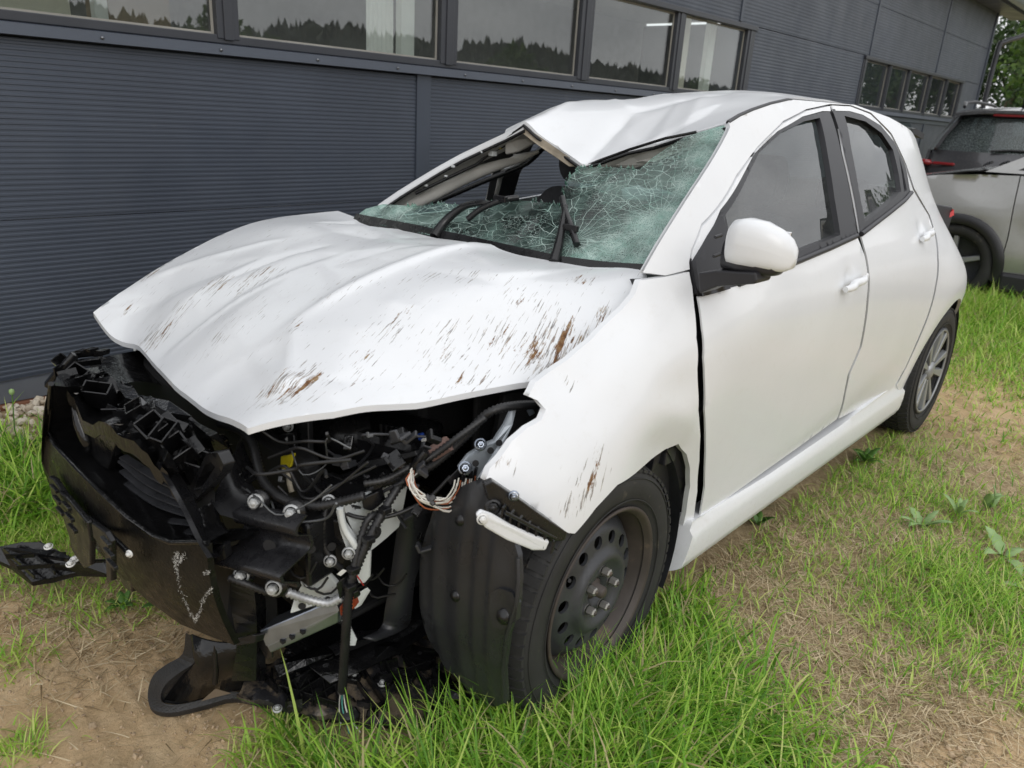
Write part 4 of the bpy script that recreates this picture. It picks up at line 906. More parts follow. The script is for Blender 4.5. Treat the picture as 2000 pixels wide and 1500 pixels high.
hwear = [(hp(x, y), r, w) for x, y, r, w in [(580, 755, .095, 1.1), (540, 770, .06, 1.12), (1075, 695, .10, 1.22), (1130, 665, .07, 1.15), (1195, 620, .055, 1.2), (1040, 655, .05, .95), (500, 545, .10, 1.02), (420, 560, .09, 1.0), (350, 610, .09, .85), (290, 540, .07, 1.12), (300, 660, .08, 1.1),
         (580, 650, .05, 1.0), (760, 650, .10, .86), (860, 680, .10, .86), (940, 640, .09, .86), (1000, 560, .10, .84), (900, 540, .08, .84), (1140, 545, .05, 1.0), (700, 720, .12, .84), (650, 590, .06, .9), (540, 430, .06, .85), (990, 660, .08, .95), (800, 620, .06, .92), (930, 730, .06, .95), (860, 760, .05, .85), (450, 650, .12, .80), (680, 560, .12, .78), (250, 600, .06, .85), (1060, 600, .1, .84), (830, 540, .09, .8)]]
def hood_wear(v):
    s = .54
    for c, r, w in hwear: s = max(s, w * math.exp(-((v.x - c[0]) ** 2 + (v.y - c[1]) ** 2) / (r * r) * .7))
    return s
hood2d = [tuple(p)[:2] for p in spline([tuple(p)[:2] for p in UY(HP)], 4)] + [tuple(p) for p in spline([tuple(p)[:2] for p in UY(HLf)[::-1]], 4)] + [tuple(p) for p in spline([tuple(p)[:2] for p in UY(HFr)[::-1]], 4)] + [tuple(p) for p in spline([tuple(p)[:2] for p in UY(HRt)[::-1]], 4)]
hood = surf_panel('bonnet', hood2d, lambda x, y: (x, y, hood_z(x, y)), M_WORN, car, .0125, flange=(0, 0, -.013), attr=('wear', hood_wear), bstep=.012)
hood['label'] = 'buckled white bonnet covered in brown scrapes and grey streaks'
inner2d = inset_poly([tuple(p)[:2] for p in hedge], .045)
surf_panel('bonnet_frame', inner2d, lambda x, y: (x, y, hood_z(x, y) - .022), M_PRIMER, hood, .05, flange=None)

# ------------------------------------------------------------------ roof
RFe = [(1422, 240, .552), (1400, 245, .50), (1330, 262, .35), (1280, 278, .25), (1230, 290, .17), (1180, 303, .10), (1140, 308, .05), (1118, 300, 0), (1090, 284, -.08), (1050, 258, -.15), (1025, 241, -.2), (1003, 252, -.25), (985, 262, -.29)]
rfe = UY(RFe)
rpts = [tuple(p) for p in rfe] + [(-1.05, .56, 1.395), (-1.4, .54, 1.428), (-1.8, .515, 1.425), (-2.2, .49, 1.395), (-2.6, .46, 1.335), (-1.56, .2, 1.452), (-1.9, .1, 1.462), (-2.3, 0, 1.445), (-2.7, 0, 1.395), (-1.53, 0, 1.43), (-1.3, -.2, 1.395), (-1.2, -.3, 1.378), (-1.06, -.35, 1.330), (-.92, -.38, 1.27), (-1.25, .35, 1.425), (-1.15, .15, 1.37), (-1.05, 0, 1.318), (-1.0, -.12, 1.318), (-1.1, .35, 1.385),
       (-1.6, -.45, 1.36), (-2.0, -.45, 1.385), (-2.4, -.45, 1.37), (-1.3, -.48, 1.32), (-1.05, -.46, 1.24), (-2.7, .4, 1.33), (-2.7, -.4, 1.33)]
rs = TPS(rpts, 1e-4)
RF = [((-.84, .05), (-1.12, .02), -.020, .030), ((-.80, -.2), (-1.15, -.26), .012, .030), ((-1.12, .02), (-1.32, .30), -.012, .04), ((-1.12, .02), (-1.25, -.18), .010, .035), ((-.95, .33), (-1.35, .18), .010, .06), ((-1.32, .30), (-1.30, .50), .006, .05)]
RTIN = TIN([(x, y, 0) for x, y in ((-.5, -1.2), (-.5, 1.2), (-3.5, -1.2), (-3.5, 1.2))] + [(-1.75, y, 0) for y in np.linspace(-.6, .6, 4)] + [(x, y, 0) for x in (-.85, -1.1, -1.4) for y in (.6, -.6)] + [(_rt.uniform(-1.5, -.8), _rt.uniform(-.42, .42), _rt.uniform(-1, 1) * .011) for _ in range(18)])
def roof_z(x, y):
    z = rs(x, y) + RTIN(x, y)
    for a, b, am, w in RF:
        d, t = segd(x, y, a, b); z += am * math.exp(-(d / w) ** 1.2) * min(1, 4 * (1 - t) + .1)
    return z + .002 * nz(x, y, 8, 77)
dl = [(F_, 0) for F_ in ()]
ditch3 = [(x, F(x, z) - .006, z) for x, z in ditch]
roof2d = [tuple(p)[:2] for p in rfe] + [(-.93, -.40), (-1.05, -.47), (-1.3, -.50), (-1.7, -.50), (-2.2, -.49), (-2.6, -.46), (-2.74, -.40), (-2.76, 0), (-2.74, .40), (-2.6, .455), (-2.2, .485), (-1.8, .508), (-1.5, .522)] + [(p[0], p[1]) for p in ditch3[::-1]]
roof = surf_panel('roof', roof2d, lambda x, y: (x, y, roof_z(x, y)), M_PAINT, car, .014, flange=(0, 0, -.012), bstep=.012); roof['label'] = 'roof panel folded down in the middle of its front edge'
mb = MB(); mb.tube([(p[0], p[1] + .003, p[2] - .002) for p in ditch3] + [(-1.8, .512, 1.422), (-2.2, .487, 1.392), (-2.6, .458, 1.335)], .006, 6); mb.build('roof_moulding', M_TRIMBLK, car)
# header rail and torn headliner under the fold
def strip(name, line, drop, m, back=.03, par=None, thick=(0, 0, -.003)):
    mb = MB(); rows = [[Vector(p) for p in line], [Vector(p) + Vector((-back * .2, 0, -drop * .5)) for p in line], [Vector(p) + Vector((-back, 0, -drop)) for p in line]]
    mb.sheet(rows, True, thick=thick); return mb.build(name, m, par or car)
rl = [Vector((p.x, p.y, roof_z(p.x, p.y) - .016)) for p in rfe]
strip('header_rail', rl, .020, M_GREYTRIM, .05)
mb = MB(); mb.tube([p + Vector((.004, 0, .001)) for p in rl], .006, 6); mb.build('windscreen_seal', M_BLK, car)
mb = MB(); mb.tube([tuple(U(x, y, Y=Y)) for x, y, Y in [(1150, 322, .06), (1175, 312, .1), (1230, 292, .2), (1300, 270, .33), (1360, 258, .42)]], .005, 6); mb.build('windscreen_seal', M_BLK, car)
lin = [(x, y, roof_z(x, y) - .045 - .02 * max(0, 1 - abs(y) * 2)) for x, y in []]
rows = [[(x, y, roof_z(x, y) - .04 - .015 * (x > -1.0)) for y in np.linspace(-.42, .50, 20)] for x in (-.93, -1.05, -1.3, -1.6, -2.0, -2.5)]
mb = MB(); mb.sheet(rows); mb.build('headliner', M_GREYTRIM, car)
# sun visors
def slab(name, quad, n, m, par=None, bevel=.008):
    mb = MB(); mb.prism([Vector(p) for p in quad], n); return mb.build(name, m, par or car, bevel=bevel, seg=3)
slab('sun_visor', [U(1185, 316, Y=.10), U(1195, 326, Y=.11), U(1235, 331, Y=.17), U(1262, 324, Y=.21), U(1320, 292, Y=.32), U(1345, 270, Y=.36), U(1290, 280, Y=.27), U(1230, 300, Y=.17)], (-.03, 0, .008), M_GREYTRIM)
slab('sun_visor', [U(985, 262, Y=-.29), U(1012, 258, Y=-.24), U(1042, 282, Y=-.22), U(1012, 298, Y=-.27), U(985, 304, Y=-.31)], (-.03, 0, .01), M_GREYTRIM)
slab('header_trim', [U(1012, 256, Y=-.22), U(1030, 250, Y=-.19), U(1080, 292, Y=-.1), U(1128, 318, Y=.02), U(1150, 326, Y=.06), U(1110, 326, Y=-.01), U(1050, 285, Y=-.14)], (-.03, 0, .004), mat('torn_headliner', (.36, .31, .24), .85, var=.3, vscale=20))
# ---- far windscreen pillar: outer skin, seal, airbag, grey garnish
skin = [(1022, 244, -.21), (985, 263, -.29), (940, 284, -.37), (900, 303, -.44), (860, 325, -.50), (820, 349, -.56), (780, 374, -.62), (742, 400, -.675)]
def ribbon(name, line, off, m, par=None, thick=(0, -.004, -.004)):
    mb = MB(); a = [U(x, y, Y=Y) for x, y, Y in line]; b = [U(x + off[0], y + off[1], Y=Y + off[2]) for x, y, Y in line]; c = [(p + q) / 2 + Vector((.01, .0, .01)) for p, q in zip(a, b)]
    mb.sheet([a, c, b], True, thick=thick); return mb.build(name, m, par or car)
ribbon('windscreen_pillar', skin, (2, 9, .012), M_PAINT)
mb = MB(); mb.tube([tuple(U(x + 3, y + 12, Y=Y + .014)) for x, y, Y in skin], .006, 6); mb.build('pillar_seal', M_BLK, car)
ribbon('windscreen_pillar', [(x + 4, y + 15, Y + .012) for x, y, Y in skin], (6, 12, -.03), mat('pillar_inner_grey', (.46, .46, .44), .5))
ribbon('windscreen_pillar', [(x + 10, y + 26, Y - .02) for x, y, Y in skin[1:]], (8, 14, -.03), M_INNER)
g = [(1052, 296, -.27, .006), (1020, 308, -.33, .016), (985, 316, -.38, .022), (940, 332, -.44, .026), (900, 350, -.50, .027), (850, 376, -.56, .027), (808, 398, -.62, .025), (785, 408, -.66, .018)]
mb = MB(); mb.tube([tuple(U(x, y, Y=Y)) for x, y, Y, r in g], [r for *_, r in g], 12); mb.build('pillar_garnish', M_GREYTRIM, car)
mb = MB(); mb.tube([tuple(p) for p in spline([tuple(U(x, y, Y=Y)) for x, y, Y in [(1062, 288, -.33), (1030, 318, -.40), (985, 338, -.46), (940, 356, -.52), (880, 382, -.6), (846, 396, -.66)]], 4)], .011, 8); mb.build('door_seal', M_BLK, car)
mb = MB(); mb.tube([tuple(U(x, y, Y=Y)) for x, y, Y in [(1064, 283, -.32), (1040, 305, -.385), (1006, 322, -.43), (985, 330, -.45)]], .008, 6); mb.build('roof_rail_trim', M_PAINT, car)
mb = MB(); mb.tube([tuple(U(x, y, Y=Y)) for x, y, Y in [(990, 282, -.30), (960, 297, -.36), (930, 322, -.41), (880, 345, -.47), (812, 378, -.57)]], .006, 6); mb.build('pillar_wire', M_BLK, car)
for x, y, Y, m_, s in [(977, 287, -.33, mat('yellow_plug', (.55, .45, .03), .4), .02), (962, 300, -.35, M_PRIMER, .024), (941, 297, -.36, M_PRIMER, .012), (885, 325, -.45, M_PRIMER, .012), (871, 344, -.47, M_PRIMER, .010), (832, 362, -.54, M_PRIMER, .012)]:
    mb = MB(); mb.box(U(x, y, Y=Y), (s, s, s * .7)); mb.build('pillar_clip', m_, car, bevel=.002)

# ------------------------------------------------------------------ windscreen
def wsx(y, z): return -.285 - .055 * (y / .7) ** 2 - (z - .955) * 1.40
def W(px, py, off=0.0):
    p = hit(px, py, lambda q: q[0] - wsx(q[1], q[2]) - off, .9, 4, 120); return p
ws = [(690, 428), (715, 408), (745, 399), (790, 402), (820, 402), (850, 397), (900, 401), (960, 394), (1010, 391), (1060, 396), (1092, 400), (1097, 372), (1108, 345), (1128, 328), (1165, 326), (1200, 327), (1250, 331), (1275, 308), (1306, 288), (1338, 268), (1400, 248), (1418, 243), (1424, 254), (1392, 312), (1340, 392), (1290, 472), (1256, 530), (1180, 526), (1090, 514), (1000, 494), (900, 472), (800, 450)]
ws2 = [(p.y, p.z) for p in (W(*q) for q in ws)]
m, nt, p = nodes_of('shattered_windscreen'); nt.nodes.remove(p); out = nt.nodes['Material Output']
tc = nt.nodes.new('ShaderNodeTexCoord'); nzw = nt.nodes.new('ShaderNodeTexNoise'); nzw.inputs['Scale'].default_value = 7; nt.links.new(tc.outputs['Object'], nzw.inputs['Vector'])
wv = nt.nodes.new('ShaderNodeVectorMath'); wv.operation = 'MULTIPLY_ADD'; nt.links.new(nzw.outputs['Color'], wv.inputs[0]); wv.inputs[1].default_value = (.045, .045, .045); nt.links.new(tc.outputs['Object'], wv.inputs[2])
def crack(scale, w, stretch=(1, 1, 1), vec=wv.outputs[0]):
    mp = nt.nodes.new('ShaderNodeMapping'); mp.inputs['Scale'].default_value = stretch; nt.links.new(vec, mp.inputs[0])
    vo = nt.nodes.new('ShaderNodeTexVoronoi'); vo.feature = 'DISTANCE_TO_EDGE'; vo.inputs['Scale'].default_value = scale; nt.links.new(mp.outputs[0], vo.inputs['Vector']); return ramp(nt, vo.outputs['Distance'], [(0, 1), (w, 0)])
big = crack(9, .010, (1, .7, 2.6)); mid = crack(24, .026, (1, 1, 1.9)); small = crack(80, .06); craze = crack(210, .22)
long1 = crack(16, .014, (.25, .25, 3.2)); big = mathn(nt, 'MAXIMUM', mathn(nt, 'MULTIPLY', big, ramp(nt, noise(nt, 5, 3), [(.40, .1), (.62, 1)])), mathn(nt, 'MULTIPLY', long1, ramp(nt, noise(nt, 4, 4), [(.45, 0), (.6, .7)])))
zone = ramp(nt, noise(nt, 3.6, 5, .6), [(.44, 0), (.62, 1)]); zone2 = ramp(nt, noise(nt, 6, 6, .65), [(.47, 0), (.60, 1)])
at = nt.nodes.new('ShaderNodeAttribute'); at.attribute_name = 'rim'
c0 = W(1290, 425); c1 = W(1120, 470)
def star(c, cnt, rmax, seed):
    sp_ = nt.nodes.new('ShaderNodeSeparateXYZ'); nt.links.new(tc.outputs['Object'], sp_.inputs[0]); dy = mathn(nt, 'SUBTRACT', sp_.outputs['Y'], c.y); dz = mathn(nt, 'MULTIPLY', mathn(nt, 'SUBTRACT', sp_.outputs['Z'], c.z), 1.6)
    ang = mathn(nt, 'MULTIPLY', mathn(nt, 'ARCTAN2', dz, dy), cnt / 6.283); ang = mathn(nt, 'ADD', ang, mathn(nt, 'MULTIPLY', noise(nt, 9 + seed, 2), 1.3)); rad = mathn(nt, 'SQRT', mathn(nt, 'ADD', mathn(nt, 'MULTIPLY', dy, dy), mathn(nt, 'MULTIPLY', dz, dz)))
    d = mathn(nt, 'MULTIPLY', mathn(nt, 'PINGPONG', ang, .5), rad); ln = ramp(nt, d, [(.0, 1), (.0022, 0)]); return mathn(nt, 'MULTIPLY', ln, ramp(nt, rad, [(rmax * .3, 1), (rmax, 0)]))
big = mathn(nt, 'MAXIMUM', big, mathn(nt, 'MAXIMUM', star(c0, 34, .42, 0), star(c1, 22, .40, 3)))
ck = mathn(nt, 'MAXIMUM', big, mathn(nt, 'MULTIPLY', mid, mathn(nt, 'ADD', zone, at.outputs['Fac'], True)))
ck = mathn(nt, 'MAXIMUM', ck, mathn(nt, 'MULTIPLY', small, mathn(nt, 'MAXIMUM', mathn(nt, 'MULTIPLY', zone2, .8), at.outputs['Fac'])))
ck = mathn(nt, 'MAXIMUM', ck, mathn(nt, 'MULTIPLY', craze, mathn(nt, 'MULTIPLY', at.outputs['Fac'], .9)))
df = nt.nodes.new('ShaderNodeBsdfDiffuse'); nt.links.new(ramp(nt, noise(nt, 30, 4), [(.3, (.25, .42, .36)), (.7, (.66, .80, .75))]), df.inputs[0])
tr = nt.nodes.new('ShaderNodeBsdfTransparent'); tr.inputs[0].default_value = (.54, .76, .68, 1); gl = nt.nodes.new('ShaderNodeBsdfGlossy'); gl.inputs['Roughness'].default_value = .12
bmp = nt.nodes.new('ShaderNodeBump'); bmp.inputs['Strength'].default_value = .5; bmp.inputs['Distance'].default_value = .003; nt.links.new(ck, bmp.inputs['Height']); nt.links.new(bmp.outputs[0], gl.inputs['Normal'])
m1 = nt.nodes.new('ShaderNodeMixShader'); nt.links.new(schlick(nt, 1.6), m1.inputs[0]); nt.links.new(tr.outputs[0], m1.inputs[1]); nt.links.new(gl.outputs[0], m1.inputs[2])
df2 = nt.nodes.new('ShaderNodeBsdfDiffuse'); df2.inputs[0].default_value = (.36, .54, .48, 1)
m3 = nt.nodes.new('ShaderNodeMixShader'); nt.links.new(mathn(nt, 'MAXIMUM', ramp(nt, noise(nt, 8, 7, .7), [(.42, .02), (.74, .34)]), mathn(nt, 'MULTIPLY', at.outputs['Fac'], .45)), m3.inputs[0]); nt.links.new(m1.outputs[0], m3.inputs[1]); nt.links.new(df2.outputs[0], m3.inputs[2])
m2 = nt.nodes.new('ShaderNodeMixShader'); nt.links.new(mathn(nt, 'MULTIPLY', ck, .88), m2.inputs[0]); nt.links.new(m3.outputs[0], m2.inputs[1]); nt.links.new(df.outputs[0], m2.inputs[2]); nt.links.new(m2.outputs[0], out.inputs[0]); M_WS = m
WB = np.array(ws2); rimpts = [W(x, y) for x, y in [(1400, 262), (1380, 310), (1350, 360), (1310, 420), (1280, 470), (1240, 515), (1150, 505), (720, 415), (780, 408)]] + [W(x, y) for x, y in [(1200, 480), (1260, 440)]]
def ws_fn(y, z):
    e = .010 * nz(y, z, 6, 13) + .005 * nz(y, z, 16, 4); return (wsx(y, z) + e - .02 * math.exp(-((y + .1) / .3) ** 2) * sstep(.97, 1.05, z), y, z)
wscreen = surf_panel('windscreen', ws2, ws_fn, M_WS, car, .02, flange=(-.004, 0, -.003), attr=('rim', lambda v: max(math.exp(-(v - q).length_squared / .06 ** 2) for q in rimpts))); wscreen['label'] = 'shattered greenish windscreen with a missing upper half'
# crazed shards standing proud along the torn edge
mb = MB(); rgs = random.Random(5)
for (a, b) in zip(ws[3:16], ws[4:17]):
    for k in range(5):
        t = rgs.random(); x = a[0] + (b[0] - a[0]) * t; y = a[1] + (b[1] - a[1]) * t; q = W(x, y, .004); s = rgs.uniform(.006, .016)
        mb.add([q, q + Vector((rgs.uniform(-1, 1) * s * .3, s * rgs.uniform(.4, 1), rgs.uniform(-.3, .3) * s)), q + Vector((-s * .3, s * .3 * rgs.uniform(-1, 1), s * rgs.uniform(.5, 1)))], [(0, 1, 2)])
sh = mb.build('glass_shards', M_WS, wscreen, solid=.003); sh['kind'] = 'stuff'
# black ceramic border and cowl
mb = MB(); low = [W(x, y, .0) for x, y in [(690, 430), (800, 452), (900, 474), (1000, 497), (1090, 517), (1180, 529), (1258, 534)]]
mb.sheet([[p + Vector((.02, 0, -.03)) for p in low], [p + Vector((.004, 0, -.002)) for p in low], [p + Vector((-.012, 0, .022)) for p in low]]); mb.build('cowl_panel', M_BLK, car)
pe = [tuple(p) for p in spline([(1256, 530), (1290, 472), (1340, 392), (1392, 312), (1420, 262), (1424, 250)], 3)]
mb = MB(); mb.sheet([[Vector((a[0], F(*a) - .004, a[1])) for a in (S(*p) for p in pe)], [W(*p, -.006) for p in pe]], True); mb.build('windscreen_seal', M_BLK, car)
# wipers
def wiper(arm, blade, r=.007):
    root = empty('wiper'); root.parent = car
    mb = MB(); pts = [W(x, y, o) for x, y, o in arm]; mb.tube([tuple(p) for p in spline([tuple(p) for p in pts], 5)], [.016 - .010 * i / (5 * (len(pts) - 1)) for i in range(5 * (len(pts) - 1) + 1)], 8); mb.build('wiper_arm', M_BLK, root)
    mb = MB(); pts = [W(x, y, o) for x, y, o in blade]; mb.tube([tuple(p) for p in spline([tuple(p) for p in pts], 5)], r, 6); b = mb.build('wiper_blade', M_BLK, root)
    mb = MB(); mid_ = pts[len(pts) // 2]; mb.box(mid_ + Vector((.006, 0, .004)), (.012, .05, .018)); mb.build('blade_joint', M_BLK, b, bevel=.003)
wiper([(1082, 513, .015), (1093, 470, .03), (1102, 420, .045), (1106, 402, .05)], [(1098, 386, .05), (1104, 412, .045), (1117, 448, .035), (1127, 478, .025)], .010)
wiper([(848, 462, .015), (870, 432, .03), (905, 404, .06), (940, 396, .09), (968, 398, .08)], [(914, 428, .04), (940, 408, .07), (980, 391, .09), (1012, 386, .06)], .010)

# ------------------------------------------------------------------ cabin
mb = MB(); rows = []
for x, z in ((-.33, .935), (-.50, .93), (-.62, .915), (-.70, .88), (-.74, .80), (-.70, .66), (-.62, .5)): rows.append([(x, y, z + (.02 if y > .12 and x < -.5 else 0) - .01 * abs(y)) for y in np.linspace(-.72, .72, 25)])
mb.sheet(rows); mb.build('dashboard', M_DASH, car)
mb = MB(); mb.box((-1.6, 0, .24), (2.9, 1.5, .05)); mb.build('floor_pan', M_INNER, car)
mb = MB(); mb.box((-.30, 0, .58), (.04, 1.45, .70)); mb.build('bulkhead', M_INNER, car)
def seat(x, y):
    root = empty('front_seat', (x, y, 0)); root.parent = car
    mb = MB(); mb.sheet([[(px_, w * yy, pz + .03 * yy * yy) for yy in np.linspace(-1, 1, 7)] for px_, pz, w in ((.30, .42, .22), (.28, .50, .25), (.05, .50, .26), (-.18, .47, .25), (-.22, .40, .24))], thick=(0, 0, -.10)); mb.build('seat_cushion', M_FABRIC, root, subsurf=1)
    mb = MB(); mb.sheet([[(px_ + .05 * yy * yy, w * yy, pz) for yy in np.linspace(-1, 1, 7)] for px_, pz, w in ((-.17, .46, .24), (-.22, .65, .26), (-.29, .85, .25), (-.35, 1.0, .20), (-.37, 1.04, .15))], thick=(-.10, 0, -.01)); mb.build('backrest', M_FABRIC, root, subsurf=1)
    mb = MB(); mb.sheet([[(px_ + .03 * yy * yy, w * yy, pz) for yy in np.linspace(-1, 1, 7)] for px_, pz, w in ((-.37, 1.06, .11), (-.36, 1.12, .135), (-.36, 1.19, .13), (-.38, 1.235, .10))], thick=(-.09, 0, 0)); mb.build('headrest', M_FABRIC, root, subsurf=1)
seat(-1.02, .36); seat(-1.02, -.36)
mb = MB(); mb.sheet([[(px_ + .03 * yy * yy, .62 * yy, pz) for yy in np.linspace(-1, 1, 13)] for px_, pz in ((-1.75, .45), (-2.12, .48), (-2.22, .7), (-2.32, .98), (-2.36, 1.0))], thick=(-.05, 0, -.05)); mb.build('rear_bench', M_FABRIC, car)
for y in (.36, -.36): mb = MB(); mb.box((-2.34, y, 1.06), (.09, .22, .15)); mb.build('rear_headrest', M_FABRIC, car, bevel=.04, seg=4)
sw = empty('steering_wheel', (-.78, .36, .93)); sw.parent = car; q = Matrix.Rotation(math.radians(-62), 3, 'Y')
mb = MB(); mb.tube([q @ Vector((.18 * math.cos(t), .18 * math.sin(t), 0)) for t in np.linspace(0, 2 * math.pi, 33)[:-1]], .015, 8, closed=True); mb.build('rim', M_BLK, sw)
mb = MB(); mb.box((0, 0, 0), (.14, .16, .05), q); mb.box((0, 0, 0), (.03, .34, .02), q); mb.build('hub', M_DASH, sw, bevel=.015)
# limp airbag over the wheel
mb = MB(); rows = []
for i in range(13):
    t = i / 12; rows.append([(-.86 - .10 * math.sin(t * 3) - .05 * math.cos(u * 2.0) + .02 * nz(t * 3, u, 2, 8), .36 + .17 * u * (1 - .2 * t) + .02 * nz(t, u, 4, 2), 1.12 - .40 * t + .03 * nz(t * 2, u, 3, 5)) for u in np.linspace(-1, 1, 13)])
mb.sheet(rows); mb.build('spent_airbag', M_BAG, car, solid=.01)

# ------------------------------------------------------------------ door mirror
mir = empty('door_mirror'); mir.parent = car
def blobY(secs, n=20, e=2.6):
    """closed body lofted along Y: (y, cx, cz, rx, rz)"""
    rows = []
    for y, cx, cz, rx, rz in secs:
        rows.append([(cx + rx * math.copysign(abs(math.cos(t)) ** (2 / e), math.cos(t)), y, cz + rz * math.copysign(abs(math.sin(t)) ** (2 / e), math.sin(t))) for t in np.linspace(0, 2 * math.pi, n + 1)])
    return rows
mb = MB(); mb.sheet(blobY([(.898, -.272, 1.096, .001, .001), (.899, -.272, 1.096, .034, .040), (.905, -.272, 1.096, .040, .048), (.93, -.273, 1.098, .044, .052), (.965, -.278, 1.096, .043, .050), (.995, -.286, 1.090, .038, .043), (1.015, -.294, 1.083, .030, .034), (1.026, -.300, 1.078, .018, .022), (1.030, -.303, 1.076, .001, .001)], 28, 3.0)); mb.build('mirror_cap', M_PAINT, mir)
mb = MB(); mb.sheet(blobY([(.890, -.282, 1.066, .001, .001), (.891, -.282, 1.070, .040, .036), (.93, -.284, 1.062, .045, .032), (.97, -.288, 1.058, .042, .026), (1.0, -.294, 1.058, .034, .020), (1.018, -.300, 1.062, .001, .001)], 24, 3.0)); mb.build('mirror_base', M_TRIMBLK, mir)
mb = MB(); mb.prism([U(x, y, X=-.235) for x, y in [(1363, 533), (1400, 528), (1476, 533), (1478, 549), (1474, 555), (1400, 560), (1365, 574)]], (-.07, 0, 0)); mb.build('mirror_arm', M_TRIMBLK, mir, bevel=.005)
for x, y in ((1402, 461), (1399, 498)):
    mb = MB(); p = U(x, y, Y=.83); mb.tube([p + Vector((.012, 0, -.002)), p + Vector((-.012, .003, .002))], .004, 6); mb.build('sail_rib', M_TRIMBLK, mir)
mb = MB(); tri = [S(*p) for p in [(1350, 510), (1363, 577), (1418, 562), (1420, 480), (1407, 413), (1380, 460)]]
surf_panel('mirror_sail', tri, on(.012), M_TRIMBLK, mir, .03, flange=(0, -.03, 0))
mb = MB(); mb.box((-.322, .955, 1.092), (.006, .095, .07)); mb.build('mirror_glass', mat('mirror_silver', (.8, .8, .8), .02, 1.0), mir, bevel=.002)

# ------------------------------------------------------------------ wheels
def tyre(root, R_=.312, rr=.205, w=.185, treads=64, name='tyre'):
    mb = MB(); h = w / 2
    prof = [(rr - .012, -h * .78), (rr + .004, -h * .86), (rr + .03, -h * .98), (rr + .06, -h * 1.02), (R_ - .03, -h * .97), (R_ - .010, -h * .84), (R_ - .006, -h * .5), (R_ - .005, 0), (R_ - .006, h * .5), (R_ - .010, h * .84), (R_ - .03, h * .97), (rr + .06, h * 1.02), (rr + .03, h * .98), (rr + .004, h * .86), (rr - .012, h * .78)]
    mb.lathe(prof, (0, 0, 0), (0, 1, 0), 72); t = mb.build(name, M_RUB, root)
    mb = MB()
    for k in range(treads):
        a = 2 * math.pi * k / treads
        for (y0, y1, sh, zz) in ((-.95, -.55, .02, -.012), (-.48, -.16, .0, 0), (-.09, .09, .01, 0), (.16, .48, .0, 0), (.55, .95, .02, -.012)):
            q = Matrix.Rotation(a + sh * 2 + (0.02 if y0 > 0 else 0), 3, 'Y'); hw = math.pi * R_ / treads * .72
            ra = R_ - .012; rb0 = R_ + (zz if y0 < -.5 else 0) - .001; rb1 = R_ + (zz if y1 > .5 else 0) - .001
            mb.add([q @ Vector(v) for v in [(-hw, y0 * h, ra - .008), (hw, y0 * h, ra - .008), (hw, y1 * h, ra - .008), (-hw, y1 * h, ra - .008), (-hw * .9, y0 * h, rb0), (hw * .9, y0 * h, rb0), (hw * .9, y1 * h, rb1), (-hw * .9, y1 * h, rb1)]], [(4, 5, 6, 7), (0, 1, 5, 4), (1, 2, 6, 5), (2, 3, 7, 6), (3, 0, 4, 7)])
    mb.build('tread', M_RUB, t)['kind'] = 'stuff'
    mb = MB()
    for rad in (rr + .024, rr + .075): mb.tube([(rad * math.cos(a), h * (1.005 if rad < .25 else .99), rad * math.sin(a)) for a in np.linspace(0, 2 * math.pi, 73)[:-1]], .0018, 5, closed=True)
    mb.build('sidewall_rib', M_RUB, t); return t
def text_on(name, s, size, m, par, fn):
    """raised letters bent round the sidewall"""
    cu = bpy.data.curves.new(name, 'FONT'); cu.body = s; cu.size = size; cu.extrude = .0008; cu.align_x = 'CENTER'; tmp = bpy.data.objects.new('tmp', cu); COL.objects.link(tmp); dg = bpy.context.evaluated_depsgraph_get(); me = bpy.data.meshes.new_from_object(tmp.evaluated_get(dg)); bpy.data.objects.remove(tmp)
    for v in me.vertices: v.co = Vector(fn(v.co.x, v.co.y, v.co.z))
    me.materials.clear(); me.materials.append(m); o = bpy.data.objects.new(name, me); COL.objects.link(o); o.parent = par; return o
fw = empty('front_wheel', (0, .765, .305), .052); fw.parent = car
t = tyre(fw)
def side_text(s, a0, rad, size):
    def fn(x, y, z):
        a = a0 - x / rad; r = rad + y; hh = .0925 * 1.02 - .002 - (0.006 if r > .285 else 0); return (r * math.cos(a), hh + z + .001, r * math.sin(a))
    text_on('sidewall_lettering', s, size, mat('rubber_letter', (.045, .045, .045), .6), t, fn)
side_text('avel', math.radians(-122), .244, .036)
mb = MB(); mb.lathe([(.199, -.085), (.190, -.06), (.178, -.02), (.176, .01), (.183, .040), (.193, .062), (.197, .074), (.206, .078), (.210, .084), (.211, .088), (.206, .090), (.200, .086), (.193, .074)], (0, 0, 0), (0, 1, 0), 72); rim = mb.build('steel_rim', M_RIMDIRT, fw)
NH = 14; holes = [[(.129 * math.cos(a) + .0155 * math.cos(b), .129 * math.sin(a) + .0155 * math.sin(b) * 1.0) for b in np.linspace(0, 2 * math.pi, 15)[:-1]] for a in [2 * math.pi * (k + .3) / NH for k in range(NH)]]
def discy(r): return float(np.interp(r, [0, .028, .034, .040, .060, .070, .080, .090, .098, .106, .146, .160, .170, .178], [.012, .012, .026, .028, .028, .033, .042, .044, .038, .028, .020, .008, -.004, -.012]))
cent = [(.024 * math.cos(b), .024 * math.sin(b)) for b in np.linspace(0, 2 * math.pi, 25)[:-1]]
surf_panel('wheel_disc', [(.178 * math.cos(a), .178 * math.sin(a)) for a in np.linspace(0, 2 * math.pi, 73)[:-1]], lambda x, z: (x, discy(math.hypot(x, z)) + .040, z), M_STEEL, fw, .0085, holes=holes + [cent], flange=(0, -.008, 0), bstep=.007)
mb = MB(); mb.lathe([(0, .0), (.15, .0), (.172, .01)], (0, 0, 0), (0, 1, 0), 40); mb.build('brake_drum', M_INNER, fw)
